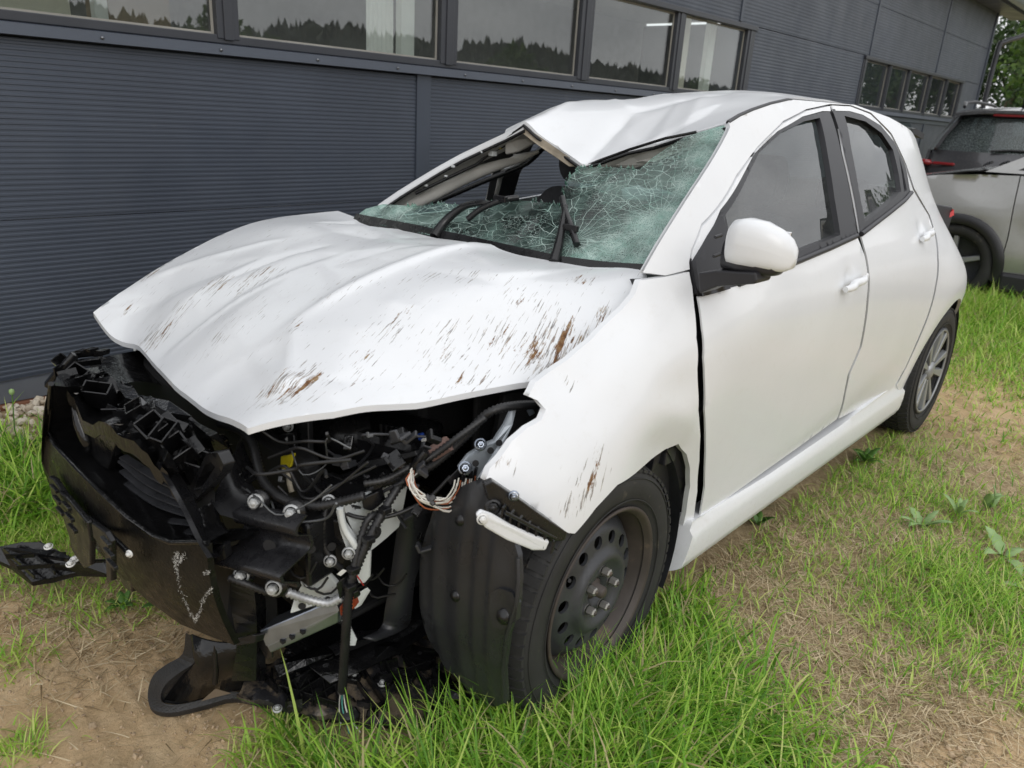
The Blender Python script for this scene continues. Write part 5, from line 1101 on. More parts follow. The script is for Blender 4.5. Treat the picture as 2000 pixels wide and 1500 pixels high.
for k in range(5):
    a = 2 * math.pi * k / 5 + .55; x, z = .050 * math.cos(a), .050 * math.sin(a); n_ = MB()
    n_.lathe([(.0135, 0), (.0135, .003)], (x, .068, z), (0, 1, 0), 12); n_.lathe([(0.0, .021), (.0075, .021), (.0105, .018), (.0105, .002)], (x, .070, z), (0, 1, 0), 6, smooth=False); nu = n_.build('wheel_nut', mat('worn_nut', (.30, .29, .27), .4, .6, var=.2, vscale=60), fw)
    n_ = MB(); n_.lathe([(0, .004), (.005, .003), (.006, 0)], (x, .090, z), (0, 1, 0), 8); n_.build('stud_end', M_RIMDIRT, nu)
mb = MB(); mb.lathe([(.026, .0), (.026, .014), (.020, .018), (.016, .018), (.014, .040), (.010, .044), (0, .044)], (0, .044, 0), (0, 1, 0), 20); mb.build('axle_nut', M_RIMDIRT, fw)
mb = MB(); mb.tube([(.150, .052, .105), (.150, .075, .105), (.155, .090, .112)], [.005, .004, .0045], 8); mb.build('valve', M_BLK, fw)
# rear wheel with silver cover
rw = empty('rear_wheel', (-2.56, .765, .305)); rw.parent = car; tyre(rw)
mb = MB(); mb.lathe([(.176, -.02), (.183, .040), (.197, .074), (.206, .080), (.207, .088), (.200, .090)], (0, 0, 0), (0, 1, 0), 60); mb.build('rim_edge', M_STEEL, rw)
mb = MB(); mb.lathe([(0, .070), (.05, .068), (.13, .060), (.19, .066), (.198, .078), (.204, .088)], (0, 0, 0), (0, 1, 0), 60); mb.build('wheel_cover', M_BLK, rw)
mb = MB(); mb.tube([(.196 * math.cos(a), .086, .196 * math.sin(a)) for a in np.linspace(0, 2 * math.pi, 61)[:-1]], .006, 6, closed=True); mb.build('cover_ring', M_SILVER, rw)
for k in range(10):
    a = 2 * math.pi * k / 10 + (.06 if k % 2 else -.06); q = Matrix.Rotation(a, 3, 'Y'); mb = MB(); w0, w1 = (.011, .024) if k % 2 else (.010, .020)
    mb.hexa([q @ Vector(v) for v in [(-w0, .060, .045), (w0, .060, .045), (w1, .066, .195), (-w1, .066, .195), (-w0 * .8, .080, .045), (w0 * .8, .080, .045), (w1 * .8, .089, .192), (-w1 * .8, .089, .192)]]); mb.build('cover_spoke', M_SILVER, rw, bevel=.003)
mb = MB(); mb.lathe([(0, .092), (.03, .090), (.042, .082), (.046, .066)], (0, 0, 0), (0, 1, 0), 30); mb.build('centre_cap', M_SILVER, rw)
for nm, x in (('front_wheel', .0), ('rear_wheel', -2.56)):
    r2 = empty(nm, (x, -.765, .305), math.pi); r2.parent = car; mb = MB(); mb.lathe([(.0, .05), (.15, .05), (.2, .07), (.21, .09), (.27, .094), (.305, .07), (.31, 0), (.305, -.07), (.27, -.094), (.2, -.09), (.18, -.05), (0, -.05)], (0, 0, 0), (0, 1, 0), 48); mb.build('tyre', M_RUB, r2)
# wheel-arch linings
for cx, name in ((-2.56, 'rear_arch_lining'),):
    mb = MB(); mb.sheet([[(cx - .36 * math.cos(t), y, .30 + .36 * math.sin(t)) for t in np.linspace(-.25, math.pi + .25, 24)] for y in (.845, .70, .5)]); mb.build(name, M_LINER, car)
mb = MB(); mb.sheet([[(-.01 - .375 * math.cos(t), y, .30 + .375 * math.sin(t)) for t in np.linspace(-.45, 1.25, 18)] for y in (.815, .70, .5)]); mb.build('front_arch_lining', M_LINER, car)
mb = MB(); mb.box((-2.56, .49, .4), (.7, .02, .6)); mb.build('arch_inner_wall', M_INNER, car)
# ================================================================== torn-open front end
def UL(l): return [U(x, y, Y=Y) for x, y, Y in l]
def UX(l): return [U(x, y, X=X) for x, y, X in l]
def part(mb, name, m, par=None, **k): return mb.build(name, m, par or car, **k)
def hose(name, pts, r, m, par=None, corr=True, pitch=.0085, n=8):
    sp_ = [Vector(p) for p in spline([tuple(p) for p in pts], 14)]; L_ = sum((b - a).length for a, b in zip(sp_, sp_[1:])); cnt = max(4, int(L_ / (pitch / 2))) if corr else max(4, int(L_ / .012))
    acc = [0.0]
    for a, b in zip(sp_, sp_[1:]): acc.append(acc[-1] + (b - a).length)
    P_ = np.array([tuple(p) for p in sp_]); q = np.linspace(0, L_, cnt); R_ = np.stack([np.interp(q, acc, P_[:, k]) for k in range(3)], 1)
    mb = MB(); mb.tube([tuple(p) for p in R_], [r * (1.0 if (i % 2 or not corr) else .70) for i in range(cnt)], n); return mb.build(name, m, par or car)
def bolt(p, axis, r=.012, h=.010, m=None, par=None, name='bolt'):
    r *= .84; h *= .85
    mb = MB(); p = Vector(p); mb.lathe([(r * 1.55, 0), (r * 1.55, .003), (r * 1.2, .004)], p, axis, 16); mb.lathe([(0, h + .004), (r * .75, h + .004), (r, h + .001), (r, .003)], p, axis, 6, smooth=False); mb.lathe([(0, h + .0045), (r * .5, h + .0045), (r * .55, h + .003)], p, axis, 10)
    return mb.build(name, m or M_ZINC, par or car)
def plate(name, pts3, d, m, par=None, bevel=.003): mb = MB(); mb.prism(pts3, d); return mb.build(name, m, par or car, bevel=bevel)
TOCAM = Vector((.62, .55, .25)).normalized()

# ---- dark engine bay so that nothing shows through
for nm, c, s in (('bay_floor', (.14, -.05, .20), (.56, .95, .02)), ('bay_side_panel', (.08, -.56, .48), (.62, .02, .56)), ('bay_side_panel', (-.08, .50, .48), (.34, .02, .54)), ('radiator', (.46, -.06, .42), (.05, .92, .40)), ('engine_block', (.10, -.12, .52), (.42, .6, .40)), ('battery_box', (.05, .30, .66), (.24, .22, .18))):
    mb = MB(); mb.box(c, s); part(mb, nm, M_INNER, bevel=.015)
mb = MB(); mb.sheet([[(.36 * math.cos(t), y, .31 + .36 * math.sin(t)) for t in np.linspace(-.3, 3.4, 20)] for y in (-.84, -.55)]); part(mb, 'front_arch_lining', M_LINER)
mb = MB(); mb.sheet([[(.30, y, z) for y in (-.84, -.70, -.56)] for z in (.10, .4, .72)]); part(mb, 'splash_wall', M_LINER)

# ---- grille surround: a black band bent round the nose
def xf(p): return p[0] - (.80 - .37 * p[1] ** 2 - .10 * max(0, .45 - p[2]) ** 1.0)
def H(px, py, off=0.0): return hit(px, py, lambda q: xf(q) - off, .4, 3.2, 150)
lip = [(96, 752), (92, 796), (87, 838), (105, 873), (147, 918), (196, 967), (245, 1013), (297, 1050), (332, 1063), (385, 1062), (402, 1064)]
bot = [(92, 900), (93, 925), (96, 945), (118, 985), (150, 1030), (190, 1075), (232, 1122), (290, 1175), (352, 1219), (410, 1243), (458, 1260)]
rows = []
A = [H(*p) for p in lip]; B = [H(*p, -.015) for p in bot]
for k in range(9):
    t = k / 8; rows.append([a.lerp(b, t) + Vector((.012 * math.sin(t * math.pi), 0, 0)) for a, b in zip(A, B)])
mb = MB(); mb.sheet(rows, True, thick=(-.012, 0, 0)); surround = part(mb, 'grille_surround', mat('textured_black_plastic', (.005, .005, .005), .34, spec=.3, var=.35, vscale=14, bscale=130, bstr=.5, bdist=.002, rvar=.14, dirt=((.022, .024, .011), .62, 5)))
surround['label'] = 'scratched black grille surround hanging off the nose'
# white scuff in the surround
mb = MB(); rgf = random.Random(4)
def scuff(pxs, w, n):
    for k in range(n):
        i = rgf.randrange(len(pxs) - 1); t = rgf.random(); x = pxs[i][0] + (pxs[i + 1][0] - pxs[i][0]) * t + rgf.gauss(0, w); y = pxs[i][1] + (pxs[i + 1][1] - pxs[i][1]) * t + rgf.gauss(0, w)
        l = rgf.uniform(1, 5); a = math.atan2(pxs[i + 1][1] - pxs[i][1], pxs[i + 1][0] - pxs[i][0]) + rgf.gauss(0, .7)
        q = [H(x + dx, y + dy, .0085) for dx, dy in ((0, 0), (l * math.cos(a), l * math.sin(a)), (l * math.cos(a) - .9 * math.sin(a), l * math.sin(a) + .9 * math.cos(a)))]
        if None not in q: mb.add(q, [(0, 1, 2)])
scuff([(340, 1085), (345, 1110), (352, 1150), (372, 1198), (382, 1212), (392, 1190), (400, 1165), (412, 1150)], 1.6, 240); scuff([(344, 1075), (350, 1100), (358, 1085)], 2.5, 90); scuff([(395, 1120), (408, 1116)], 2, 30)
part(mb, 'scuff_marks', mat('bare_plastic_scuff', (.55, .55, .53), .7), surround, fix=False)['kind'] = 'stuff'
# trough behind the lip and the mesh
C_ = [a + Vector((-.075, 0, -.018)) for a in A]; D_ = [a + Vector((-.11, 0, -.01)) for a in A]
mb = MB(); mb.sheet([A, [a.lerp(c, .5) + Vector((0, 0, -.004)) for a, c in zip(A, C_)], C_, D_]); part(mb, 'grille_trough', M_WET)
mb = MB(); mb.tube([a + Vector((-.004, 0, .002)) for a in A], .006, 8); part(mb, 'surround_lip', M_WET, surround)
mb = MB(); mb.sheet([[U(*p, X=.655) for p in r] for r in ([(95, 748), (150, 745), (215, 800), (330, 880), (420, 960)], [(92, 850), (140, 850), (215, 900), (330, 970), (420, 1030)], [(100, 900), (150, 945), (230, 1000), (320, 1060), (420, 1080)])]); part(mb, 'grille_back', M_INNER)
for sl in ([(248, 876), (290, 908), (338, 940)], [(232, 893), (290, 930), (345, 958)], [(229, 900), (285, 945), (352, 978)], [(232, 920), (285, 962), (358, 992)], [(240, 945), (300, 985), (364, 1008)], [(246, 975), (300, 1013), (372, 1025)], [(238, 988), (292, 1028), (378, 1043)]):
    pts = [H(x, y, -.062) for x, y in sl]; sm = [Vector(p) for p in spline([tuple(p) for p in pts], 6)]
    mb = MB(); mb.sheet([sm, [p + Vector((-.016, 0, .003)) for p in sm]], True, thick=(0, 0, -.0035)); part(mb, 'grille_slat', mat('grille_slat_plastic', (.035, .036, .04), .22, var=.3, vscale=20), bevel=.0008)
for sl in ([(120, 768), (118, 810), (135, 860), (170, 905), (205, 945)], [(130, 778), (129, 815), (146, 858), (180, 898)], [(141, 790), (142, 820), (157, 855), (176, 880)], [(112, 800), (116, 840), (140, 885), (185, 935)]):
    pts = [H(x, y, -.065) for x, y in sl]; sm = [Vector(p) for p in spline([tuple(p) for p in pts], 6)]
    mb = MB(); mb.sheet([sm, [p + Vector((-.016, 0, .003)) for p in sm]], True, thick=(0, 0, -.0035)); part(mb, 'grille_slat', mat('grille_slat_plastic', (.035, .036, .04), .22, var=.3, vscale=20), bevel=.0008)
slab('badge_mount', [H(160, 822, -.05), H(232, 846, -.05), H(222, 880, -.05), H(208, 918, -.05), H(190, 905, -.05), H(172, 878, -.05)], (-.02, 0, 0), M_WET, bevel=.004)
mb = MB(); mb.tube([H(x, y, -.045) for x, y in [(148, 795), (158, 830), (170, 865), (172, 880)]], [.010, .014, .012, .006], 8); part(mb, 'badge_rim', M_WET)
# ---- upper grille frame: broken deck with square clip pockets
fr_ = [(98, 742), (118, 748), (140, 770), (160, 815), (205, 832), (250, 858), (300, 905), (322, 926), (345, 950)]
mi_ = [(140, 700), (158, 720), (185, 752), (215, 785), (252, 808), (300, 838), (345, 872), (380, 905), (400, 925)]
bk_ = [(192, 690), (215, 716), (240, 742), (270, 768), (305, 785), (350, 805), (400, 838), (440, 862), (455, 880)]
fa = [H(x, y, -.035) for x, y in fr_]; ma = [U(x, y, X=.665 - .10 * abs(i - 4) / 4) for i, (x, y) in enumerate(mi_)]; ba = [U(x, y, X=.60 - .08 * abs(i - 4) / 4) for i, (x, y) in enumerate(bk_)]
def dens(l, n=4): return [Vector(p) for p in spline([tuple(p) for p in l], n)]
fa, ma, ba = dens(fa), dens(ma), dens(ba)
rr_ = [[p + Vector((0, 0, .010 * nz(p.x * 3, p.y * 3, 9, k) + (.008 if (i // 3) % 2 else -.006))) for i, p in enumerate(r)] for k, r in enumerate((fa, [a.lerp(b, .5) for a, b in zip(fa, ma)], ma, [a.lerp(b, .5) for a, b in zip(ma, ba)], ba))]
mb = MB(); mb.sheet([[p + Vector((0, 0, -.03)) for p in rr_[0]]] + rr_, False); deck = part(mb, 'grille_deck', M_WET, solid=.004)
def pocket(px, py, X, w, d, h, rz=.3, rx=-.35):
    c = U(px, py, X=X); q = Matrix.Rotation(rz, 3, 'Z') @ Matrix.Rotation(rx, 3, 'X') @ Matrix.Rotation(.55, 3, 'Y'); mb = MB(); t = .0035
    for s in (-1, 1):
        mb.box(c + q @ Vector((s * d / 2, 0, 0)), (t, w, h), q); mb.box(c + q @ Vector((0, s * w / 2, 0)), (d, t, h * 1.1), q)
    mb.box(c + q @ Vector((-d * .7, 0, -h * .3)), (d * .5, w * .9, t), q); return part(mb, 'clip_pocket', M_WET, bevel=.0008)
for a in [(130, 716, .66, .045, .030, .05, .2, -.2), (152, 736, .67, .040, .035, .055, .6, -.5), (196, 772, .70, .055, .030, .06, .8, -.1), (300, 836, .71, .045, .045, .035, .2, -.45), (326, 852, .70, .03, .05, .05, .5, -.2), (352, 880, .69, .045, .040, .05, .1, -.5), (383, 902, .665, .060, .035, .04, .7, -.3), (172, 700, .62, .06, .03, .02, 1.0, .1), (268, 800, .69, .03, .035, .03, -.3, -.3)]: pocket(*a)
for q, X_ in (([(165, 745), (215, 733), (242, 760), (226, 790), (190, 800), (172, 780)], .66), ([(225, 745), (262, 758), (276, 785), (250, 806), (232, 790)], .64), ([(180, 800), (230, 804), (252, 838), (215, 836), (162, 820)], .70), ([(252, 806), (292, 812), (318, 838), (290, 856), (262, 838)], .69), ([(270, 770), (330, 782), (372, 812), (345, 838), (300, 812)], .61), ([(370, 820), (425, 845), (445, 875), (420, 884), (385, 858)], .60), ([(330, 842), (372, 858), (388, 885), (360, 892), (340, 868)], .67), ([(300, 860), (328, 880), (350, 925), (330, 922), (306, 895)], .715), ([(120, 745), (152, 752), (166, 790), (150, 800), (130, 772)], .69)):
    n_ = len(q); c_ = np.mean(np.array(q), 0); mb = MB(); P3 = [U(x, y, X=X_ + rgf.uniform(-.018, .018)) for x, y in q]; cp = U(c_[0] + rgf.uniform(-8, 8), c_[1] + rgf.uniform(-5, 5), X=X_ + .03)
    mb.add(P3 + [cp], [(i, (i + 1) % n_, n_) for i in range(n_)]); part(mb, 'broken_moulding', M_WET, solid=.005, bevel=.0015)
rgq = random.Random(12)
for k in range(34):   # snapped ribs and splinters on the deck
    t = rgq.random(); i = int(t * (len(ma) - 1)); p = ma[i].lerp(ba[i] if rgq.random() < .6 else fa[i], rgq.random() * .8) + Vector((0, 0, .012)); q = Matrix.Rotation(rgq.uniform(-.9, .9), 3, 'Z') @ Matrix.Rotation(rgq.uniform(-.7, .7), 3, 'X')
    mb = MB(); mb.box(p, (rgq.uniform(.02, .06), .003, rgq.uniform(.012, .03)) if rgq.random() < .6 else (.003, rgq.uniform(.02, .06), rgq.uniform(.012, .03)), q); part(mb, 'snapped_rib', M_WET, deck)
for k in range(60):
    i = rgq.randrange(len(ma)); p = fa[i].lerp(ba[i], rgq.random()) + Vector((0, 0, .010)); s = rgq.uniform(.004, .012); mb = MB() if k == 0 else mb
    mb.add([p, p + Vector((s, s * rgq.uniform(-1, 1), .003)), p + Vector((s * rgq.uniform(-1, 1), s, .004))], [(0, 1, 2)])
part(mb, 'pale_splinters', mat('stressed_plastic', (.42, .42, .43), .5), deck, fix=False)['kind'] = 'stuff'
# upright left strut with slot, and its bracket
st_a = UX([(305, 905, .73), (330, 950, .735), (358, 1002, .735), (382, 1052, .735), (405, 1090, .735)]); st_b = UX([(335, 918, .70), (362, 960, .70), (380, 1000, .70), (400, 1050, .70), (425, 1085, .70)])
mb = MB(); mb.sheet([dens(st_a), [a.lerp(b, .5) + Vector((.006, .004, 0)) for a, b in zip(dens(st_a), dens(st_b))], dens(st_b)], True, thick=(-.01, 0, -.002)); part(mb, 'grille_strut', M_BLK)
sl_o = [U(x, y, X=.675) for x, y in [(372, 985), (362, 968), (392, 908), (402, 886), (425, 884), (437, 908), (430, 926), (400, 958)]]; sl_i = [U(x, y, X=.675) for x, y in [(380, 955), (400, 908), (412, 902), (420, 912), (408, 932), (386, 960)]]
surf_panel('slotted_bracket', [(p.y, p.z) for p in sl_o], lambda a, b: (.675, a, b), M_BLK, car, .012, holes=[[(p.y, p.z) for p in sl_i]], flange=(-.022, 0, 0))
mb = MB(); mb.sheet([dens(UX(l)) for l in ([(410, 980, .66), (432, 940, .63), (450, 895, .60), (470, 868, .56)], [(430, 1005, .66), (455, 975, .63), (462, 925, .60), (480, 895, .56)], [(480, 1020, .64), (500, 985, .61), (490, 950, .58), (492, 920, .55)])], True, thick=(-.01, -.01, 0)); part(mb, 'lamp_bracket', M_BLK)
mb = MB(); mb.sheet([dens(UX(l)) for l in ([(375, 1000, .70), (385, 1030, .705), (400, 1062, .71)], [(405, 985, .67), (415, 1020, .68), (432, 1045, .69)], [(425, 1010, .66), (432, 1030, .665), (442, 1040, .67)])], True, thick=(-.008, 0, 0)); part(mb, 'strut_foot', M_WET)
plate('strut_clip', UX([(402, 1072, .70), (436, 1066, .70), (441, 1092, .69), (414, 1103, .70)]), (-.02, -.01, 0), M_BLK)
# right end of the surround: small upright and broken top
mb = MB(); mb.tube(UX([(97, 752, .70), (110, 735, .69), (130, 712, .67), (146, 692, .65)]), [.014, .013, .012, .010], 6); part(mb, 'grille_strut', M_WET)
for p in ((150, 690), (168, 687), (190, 690)): plate('snapped_tab', UX([(p[0] - 8, p[1] + 8, .64), (p[0] - 4, p[1] - 5, .64), (p[0] + 9, p[1] - 4, .63), (p[0] + 8, p[1] + 6, .63)]), (-.02, 0, .003), M_WET, bevel=.001)
mb = MB(); mb.sheet([dens(UX(l)) for l in ([(190, 700, .60), (240, 690, .52), (275, 685, .45), (290, 700, .42)], [(200, 720, .60), (250, 712, .53), (290, 715, .46), (310, 735, .42)], [(235, 750, .60), (275, 745, .54), (320, 755, .48), (350, 790, .42)])], True); part(mb, 'radiator_duct', M_WET)

# ---- number-plate carrier hanging under the band
for i, q in enumerate(([(94, 930), (104, 936), (137, 985), (140, 1000), (135, 1050), (122, 1010), (100, 965)], [(112, 958), (128, 970), (170, 1020), (176, 1058), (176, 1104), (163, 1110), (140, 1075), (132, 1035)], [(178, 1020), (205, 1040), (216, 1058), (217, 1135), (208, 1140), (205, 1080), (182, 1050)])):
    pl = plate('plate_carrier', [U(x, y, X=.815 + .006 * i) for x, y in q], (-.012, 0, 0), M_BLK)
    for k in range(3):
        y0 = q[1][1] + 18 + 22 * k; mb = MB(); a = U(q[1][0] + 2 + 6 * k, y0, X=.829 + .006 * i); mb.box(a, (.008, .04, .008)); part(mb, 'carrier_rib', M_BLK, pl, bevel=.001)
mb = MB(); mb.tube(UX([(176, 1012, .80), (230, 1058, .80), (252, 1080, .80)]), .006, 6); part(mb, 'carrier_rail', M_BLK)
bolt(U(254, 1081, X=.803), (.9, .3, 0), .006, .004, mat('white_clip', (.75, .75, .73), .5), name='carrier_clip')
plate('hanging_flap', UX([(226, 1110, .77), (256, 1130, .77), (257, 1158, .76), (240, 1145, .76)]), (-.02, 0, 0), M_BLK)
# ---- ribbed guide plate lying at the far corner
tray = [U(x, y, Z=z) for x, y, z in [(0, 1066, .13), (40, 1058, .15), (76, 1057, .16), (112, 1074, .15), (150, 1092, .15), (215, 1090, .15), (225, 1120, .12), (150, 1118, .10), (105, 1130, .08), (62, 1137, .075), (20, 1105, .09), (-25, 1085, .10)]]
mb = MB(); mb.prism(tray, (0, 0, -.014)); gp = part(mb, 'air_guide', M_WET, bevel=.003); gp['label'] = 'ribbed black air guide hanging under the far front corner'
for a, b in (((10, 1075), (70, 1130)), ((45, 1065), (110, 1122)), ((80, 1064), (150, 1112)), ((12, 1090), (130, 1085)), ((35, 1112), (150, 1104))):
    za, zb = .135, .105; p, q = U(*a, Z=za), U(*b, Z=zb); mb = MB(); d = (q - p); mb.prism([p, q, q + Vector((0, 0, .012)), p + Vector((0, 0, .012))], d.cross(Vector((0, 0, 1))).normalized() * .004); part(mb, 'guide_rib', M_WET, gp)
for x, y in ((95, 1068), (146, 1093), (138, 1102)): bolt(U(x, y, Z=.155), (.2, .2, 1), .009, .006, mat('white_clip', (.75, .75, .73), .5), gp, 'guide_clip')

# ---- bumper beam end with its W section and four bolts
prof = [(475, 985), (482, 990), (487, 1003), (478, 1014), (464, 1026), (458, 1040), (456, 1056), (452, 1066), (446, 1076), (450, 1088), (458, 1098), (452, 1106), (462, 1116)]
endp = [(596, 1008), (606, 1020), (607, 1032), (598, 1040), (590, 1052), (592, 1070), (586, 1082), (578, 1092), (583, 1104), (578, 1114), (574, 1128), (577, 1140), (581, 1148)]
off_ = [0, .030, .034, .020, -.014, -.018, -.018, -.012, .024, .034, .026, -.002, 0]
L0 = [U(x, y, Y=.41) + Vector((o, 0, 0)) for (x, y), o in zip(prof, off_)]; L1 = [U(x, y, Y=.575) + Vector((o, 0, 0)) for (x, y), o in zip(endp, off_)]
mb = MB(); mb.sheet([[a.lerp(b, t) for a, b in zip(L0, L1)] for t in (0, .2, .4, .6, .8, 1)], True, thick=(-.006, 0, 0)); bb = part(mb, 'bumper_beam', mat('wet_black_steel', (.016, .016, .018), .3, .2, var=.3, vscale=20, bscale=26, bstr=.25, bdist=.003, rvar=.16))
for x, y, Y in ((500, 980, .445), (570, 1001, .53), (472, 1123, .46), (535, 1148, .525)):
    c = U(x, y, Y=Y); mb = MB(); mb.lathe([(0, 0), (.022, 0), (.022, -.008)], c - Vector((.004, 0, 0)), (.75, .6, .2), 14); part(mb, 'bolt_ear', M_BLK, bb); bolt(c, (.75, .6, .2), .0125, .014, None, bb)
mb = MB(); mb.lathe([(0, 0), (.013, 0)], U(526, 1064, Y=.49) + Vector((.002, .004, 0)), (.8, .55, .1), 16); part(mb, 'beam_hole', M_INNER, bb)
mb = MB(); mb.hexa([Vector(p) for p in ((.30, .42, .44), (.58, .42, .44), (.58, .56, .44), (.30, .50, .44), (.30, .42, .58), (.58, .42, .58), (.58, .56, .58), (.30, .50, .58))]); rail = part(mb, 'front_side_rail', M_BLK, bevel=.008)
for x, y in ((608, 1073), (648, 1068)):
    mb = MB(); mb.lathe([(0, 0), (.009, 0)], U(x, y, Y=.562), (.3, .95, .1), 12); part(mb, 'rail_hole', M_INNER, rail)
# ---- white body metal behind
plate('rail_end_plate', UL([(622, 1010, .52), (668, 1020, .56), (690, 1060, .575), (695, 1100, .57), (665, 1115, .55), (620, 1100, .52)]), (-.01, 0, 0), M_BLK)
wp = plate('apron_plate', UL([(655, 998, .58), (668, 985, .58), (672, 1020, .58), (690, 1045, .585), (706, 1062, .59), (724, 1080, .595), (722, 1128, .59), (712, 1140, .585), (700, 1140, .58), (690, 1112, .58), (676, 1072, .58), (664, 1040, .575)]), (-.008, -.006, 0), M_PRIMER)
plate('apron_plate', UL([(668, 985, .56), (745, 955, .56), (800, 930, .56), (790, 985, .56), (780, 1030, .56), (755, 1050, .56), (724, 1078, .57), (700, 1060, .57), (680, 1020, .56)]), (-.006, -.012, 0), M_PRIMER)
mb = MB(); mb.tube([tuple(p) for p in spline([tuple(p) for p in UL([(664, 992, .59), (672, 1030, .59), (690, 1060, .60), (698, 1075, .60)])], 4)], .007, 6); part(mb, 'apron_flange', M_PRIMER)
for x, y in ((731, 1040),):
    mb = MB(); mb.lathe([(.009, 0), (.015, .001), (.015, 0)], U(x, y, Y=.575), (.3, .95, .1), 16); mb.lathe([(0, .001), (.009, .001)], U(x, y, Y=.576), (.3, .95, .1), 16); part(mb, 'apron_hole', M_INNER)
lp = plate('lower_bracket', UL([(565, 1200, .50), (575, 1165, .50), (590, 1140, .51), (612, 1118, .52), (640, 1120, .54), (668, 1150, .55), (664, 1180, .55), (640, 1165, .53), (610, 1185, .52)]), (-.01, -.004, 0), M_PRIMER); bolt(U(603, 1134, Y=.528), (.6, .75, .1), .012, .008, mat('painted_bolt', (.50, .52, .52), .45), lp)
mb = MB(); mb.lathe([(0, 0), (.008, 0)], U(590, 1184, Y=.522), (.6, .75, .1), 12); part(mb, 'bracket_hole', M_INNER, lp)
plate('lower_bracket', UL([(690, 1165, .58), (712, 1150, .59), (718, 1156, .59), (700, 1185, .58), (692, 1190, .58)]), (-.008, 0, 0), M_PRIMER)
plate('hanging_strap', UL([(664, 1205, .56), (672, 1200, .56), (697, 1250, .57), (694, 1262, .57), (684, 1262, .57)]), (-.004, -.004, 0), M_PRIMER)
plate('lamp_plug', UL([(662, 1185, .585), (690, 1172, .59), (694, 1186, .59), (672, 1208, .585), (664, 1202, .58)]), (-.02, -.01, 0), mat('amber_plug', (.30, .055, .02), .4))
# ---- galvanised lower cross-member
a0, a1 = U(508, 1232, Y=.44), U(655, 1170, Y=.56); b0, b1 = U(520, 1262, Y=.45), U(662, 1192, Y=.57); c0, c1 = U(528, 1276, Y=.455), U(662, 1216, Y=.565)
bkv = Vector((-.05, -.02, .0))
mb = MB(); mb.hexa([c0 + bkv, c0, c1, c1 + bkv, a0 + bkv, b0, b1, a1 + bkv]); mb.add([a0 + bkv, a1 + bkv, a1, a0, b0, b1], [(0, 1, 2, 3), (3, 2, 5, 4)]); lx = part(mb, 'lower_crossmember', M_GALV, bevel=.003)
for t in (.22, .35, .50):
    p = b0.lerp(b1, t).lerp(c0.lerp(c1, t), .25); mb = MB(); mb.box(p + Vector((.001, .002, 0)), (.008, .010, .007)); part(mb, 'member_slot', M_INNER, lx)
plate('member_flange', UX([(497, 1220, .615), (512, 1228, .61), (530, 1258, .605), (532, 1285, .60), (520, 1288, .605), (504, 1260, .612)]), (-.004, 0, 0), M_BLK)
# ---- black lower stay from band to air dam
mb = MB(); mb.sheet([dens(UX(l)) for l in ([(452, 1130, .66), (450, 1180, .66), (462, 1256, .66), (452, 1330, .66)], [(495, 1140, .62), (500, 1190, .62), (502, 1250, .62), (500, 1330, .62)], [(515, 1150, .58), (520, 1190, .58), (518, 1250, .58), (520, 1330, .57)])], False); part(mb, 'lower_stay', M_BLK)
plate('stay_bracket', UX([(458, 1248, .67), (490, 1240, .65), (502, 1240, .64), (498, 1256, .645), (462, 1262, .67)]), (-.02, 0, -.004), M_BLK)
# ---- air dam: curled rubber lip with two walls
lo_o = [(364, 1242, .21), (357, 1284, .135), (326, 1304, .10), (300, 1326, .07), (290, 1360, .035), (298, 1390, .014), (335, 1398, .012), (400, 1384, .014), (456, 1370, .016), (520, 1382, .012), (600, 1402, .012), (690, 1414, .012), (780, 1422, .012), (860, 1420, .012), (920, 1404, .014), (950, 1386, .022)]
lo_i = [(380, 1246, .215), (382, 1290, .145), (350, 1314, .115), (324, 1336, .085), (314, 1358, .058), (319, 1372, .042), (346, 1376, .036), (400, 1364, .036), (450, 1350, .040), (520, 1362, .034), (600, 1386, .028), (690, 1400, .026), (780, 1410, .026), (860, 1408, .026), (912, 1394, .026), (936, 1380, .034)]
oo = dens([U(x, y, Z=z) for x, y, z in lo_o]); ii = dens([U(x, y, Z=z) for x, y, z in lo_i])
mb = MB(); mb.sheet([oo, [p + Vector((.001, .001, .010)) for p in oo], [a.lerp(b, .8) + Vector((0, 0, .004)) for a, b in zip(oo, ii)], ii, [p + Vector((-.004, -.004, -.014)) for p in ii]], False, thick=(-.002, -.002, -.006)); dam = part(mb, 'air_dam_lip', mat('pitted_black_rubber', (.016, .016, .017), .5, var=.3, vscale=20, bscale=240, bstr=.7, bdist=.003)); dam['label'] = 'curled black rubber lip resting on the soil'
mb = MB(); mb.sheet([dens([U(x, y, Z=z) for x, y, z in l]) for l in ([(372, 1240, .22), (400, 1250, .225), (430, 1256, .225), (470, 1256, .225), (520, 1246, .225)], [(378, 1290, .14), (392, 1310, .135), (425, 1312, .135), (470, 1306, .135), (512, 1296, .135)], [(320, 1366, .045), (358, 1372, .045), (415, 1358, .055), (460, 1348, .052), (508, 1338, .06)])], True); part(mb, 'air_dam', M_WET, solid=.004)
fl_ = [U(x, y, Z=z - .006) for x, y, z in lo_i[:9]] + [U(520, 1346, Z=.05), U(520, 1300, Z=.12)]; mb = MB(); mb.add(fl_ + [U(425, 1335, Z=.075)], [(i, (i + 1) % len(fl_), len(fl_)) for i in range(len(fl_))], True); part(mb, 'air_dam_floor', M_BLK, fix=False)
mb = MB(); mb.tube([U(421, 1258, Z=.215), U(422, 1310, Z=.14), U(420, 1335, Z=.10)], .006, 6); part(mb, 'air_dam_rib', M_BLK)
mb = MB(); mb.add([U(421, 1345, Z=.085), U(452, 1354, Z=.062), U(420, 1362, Z=.057), U(392, 1370, Z=.052)], [(0, 1, 2, 3)]); part(mb, 'dust_patch', mat('dried_mud', (.17, .13, .09), .9, bscale=60), fix=False)
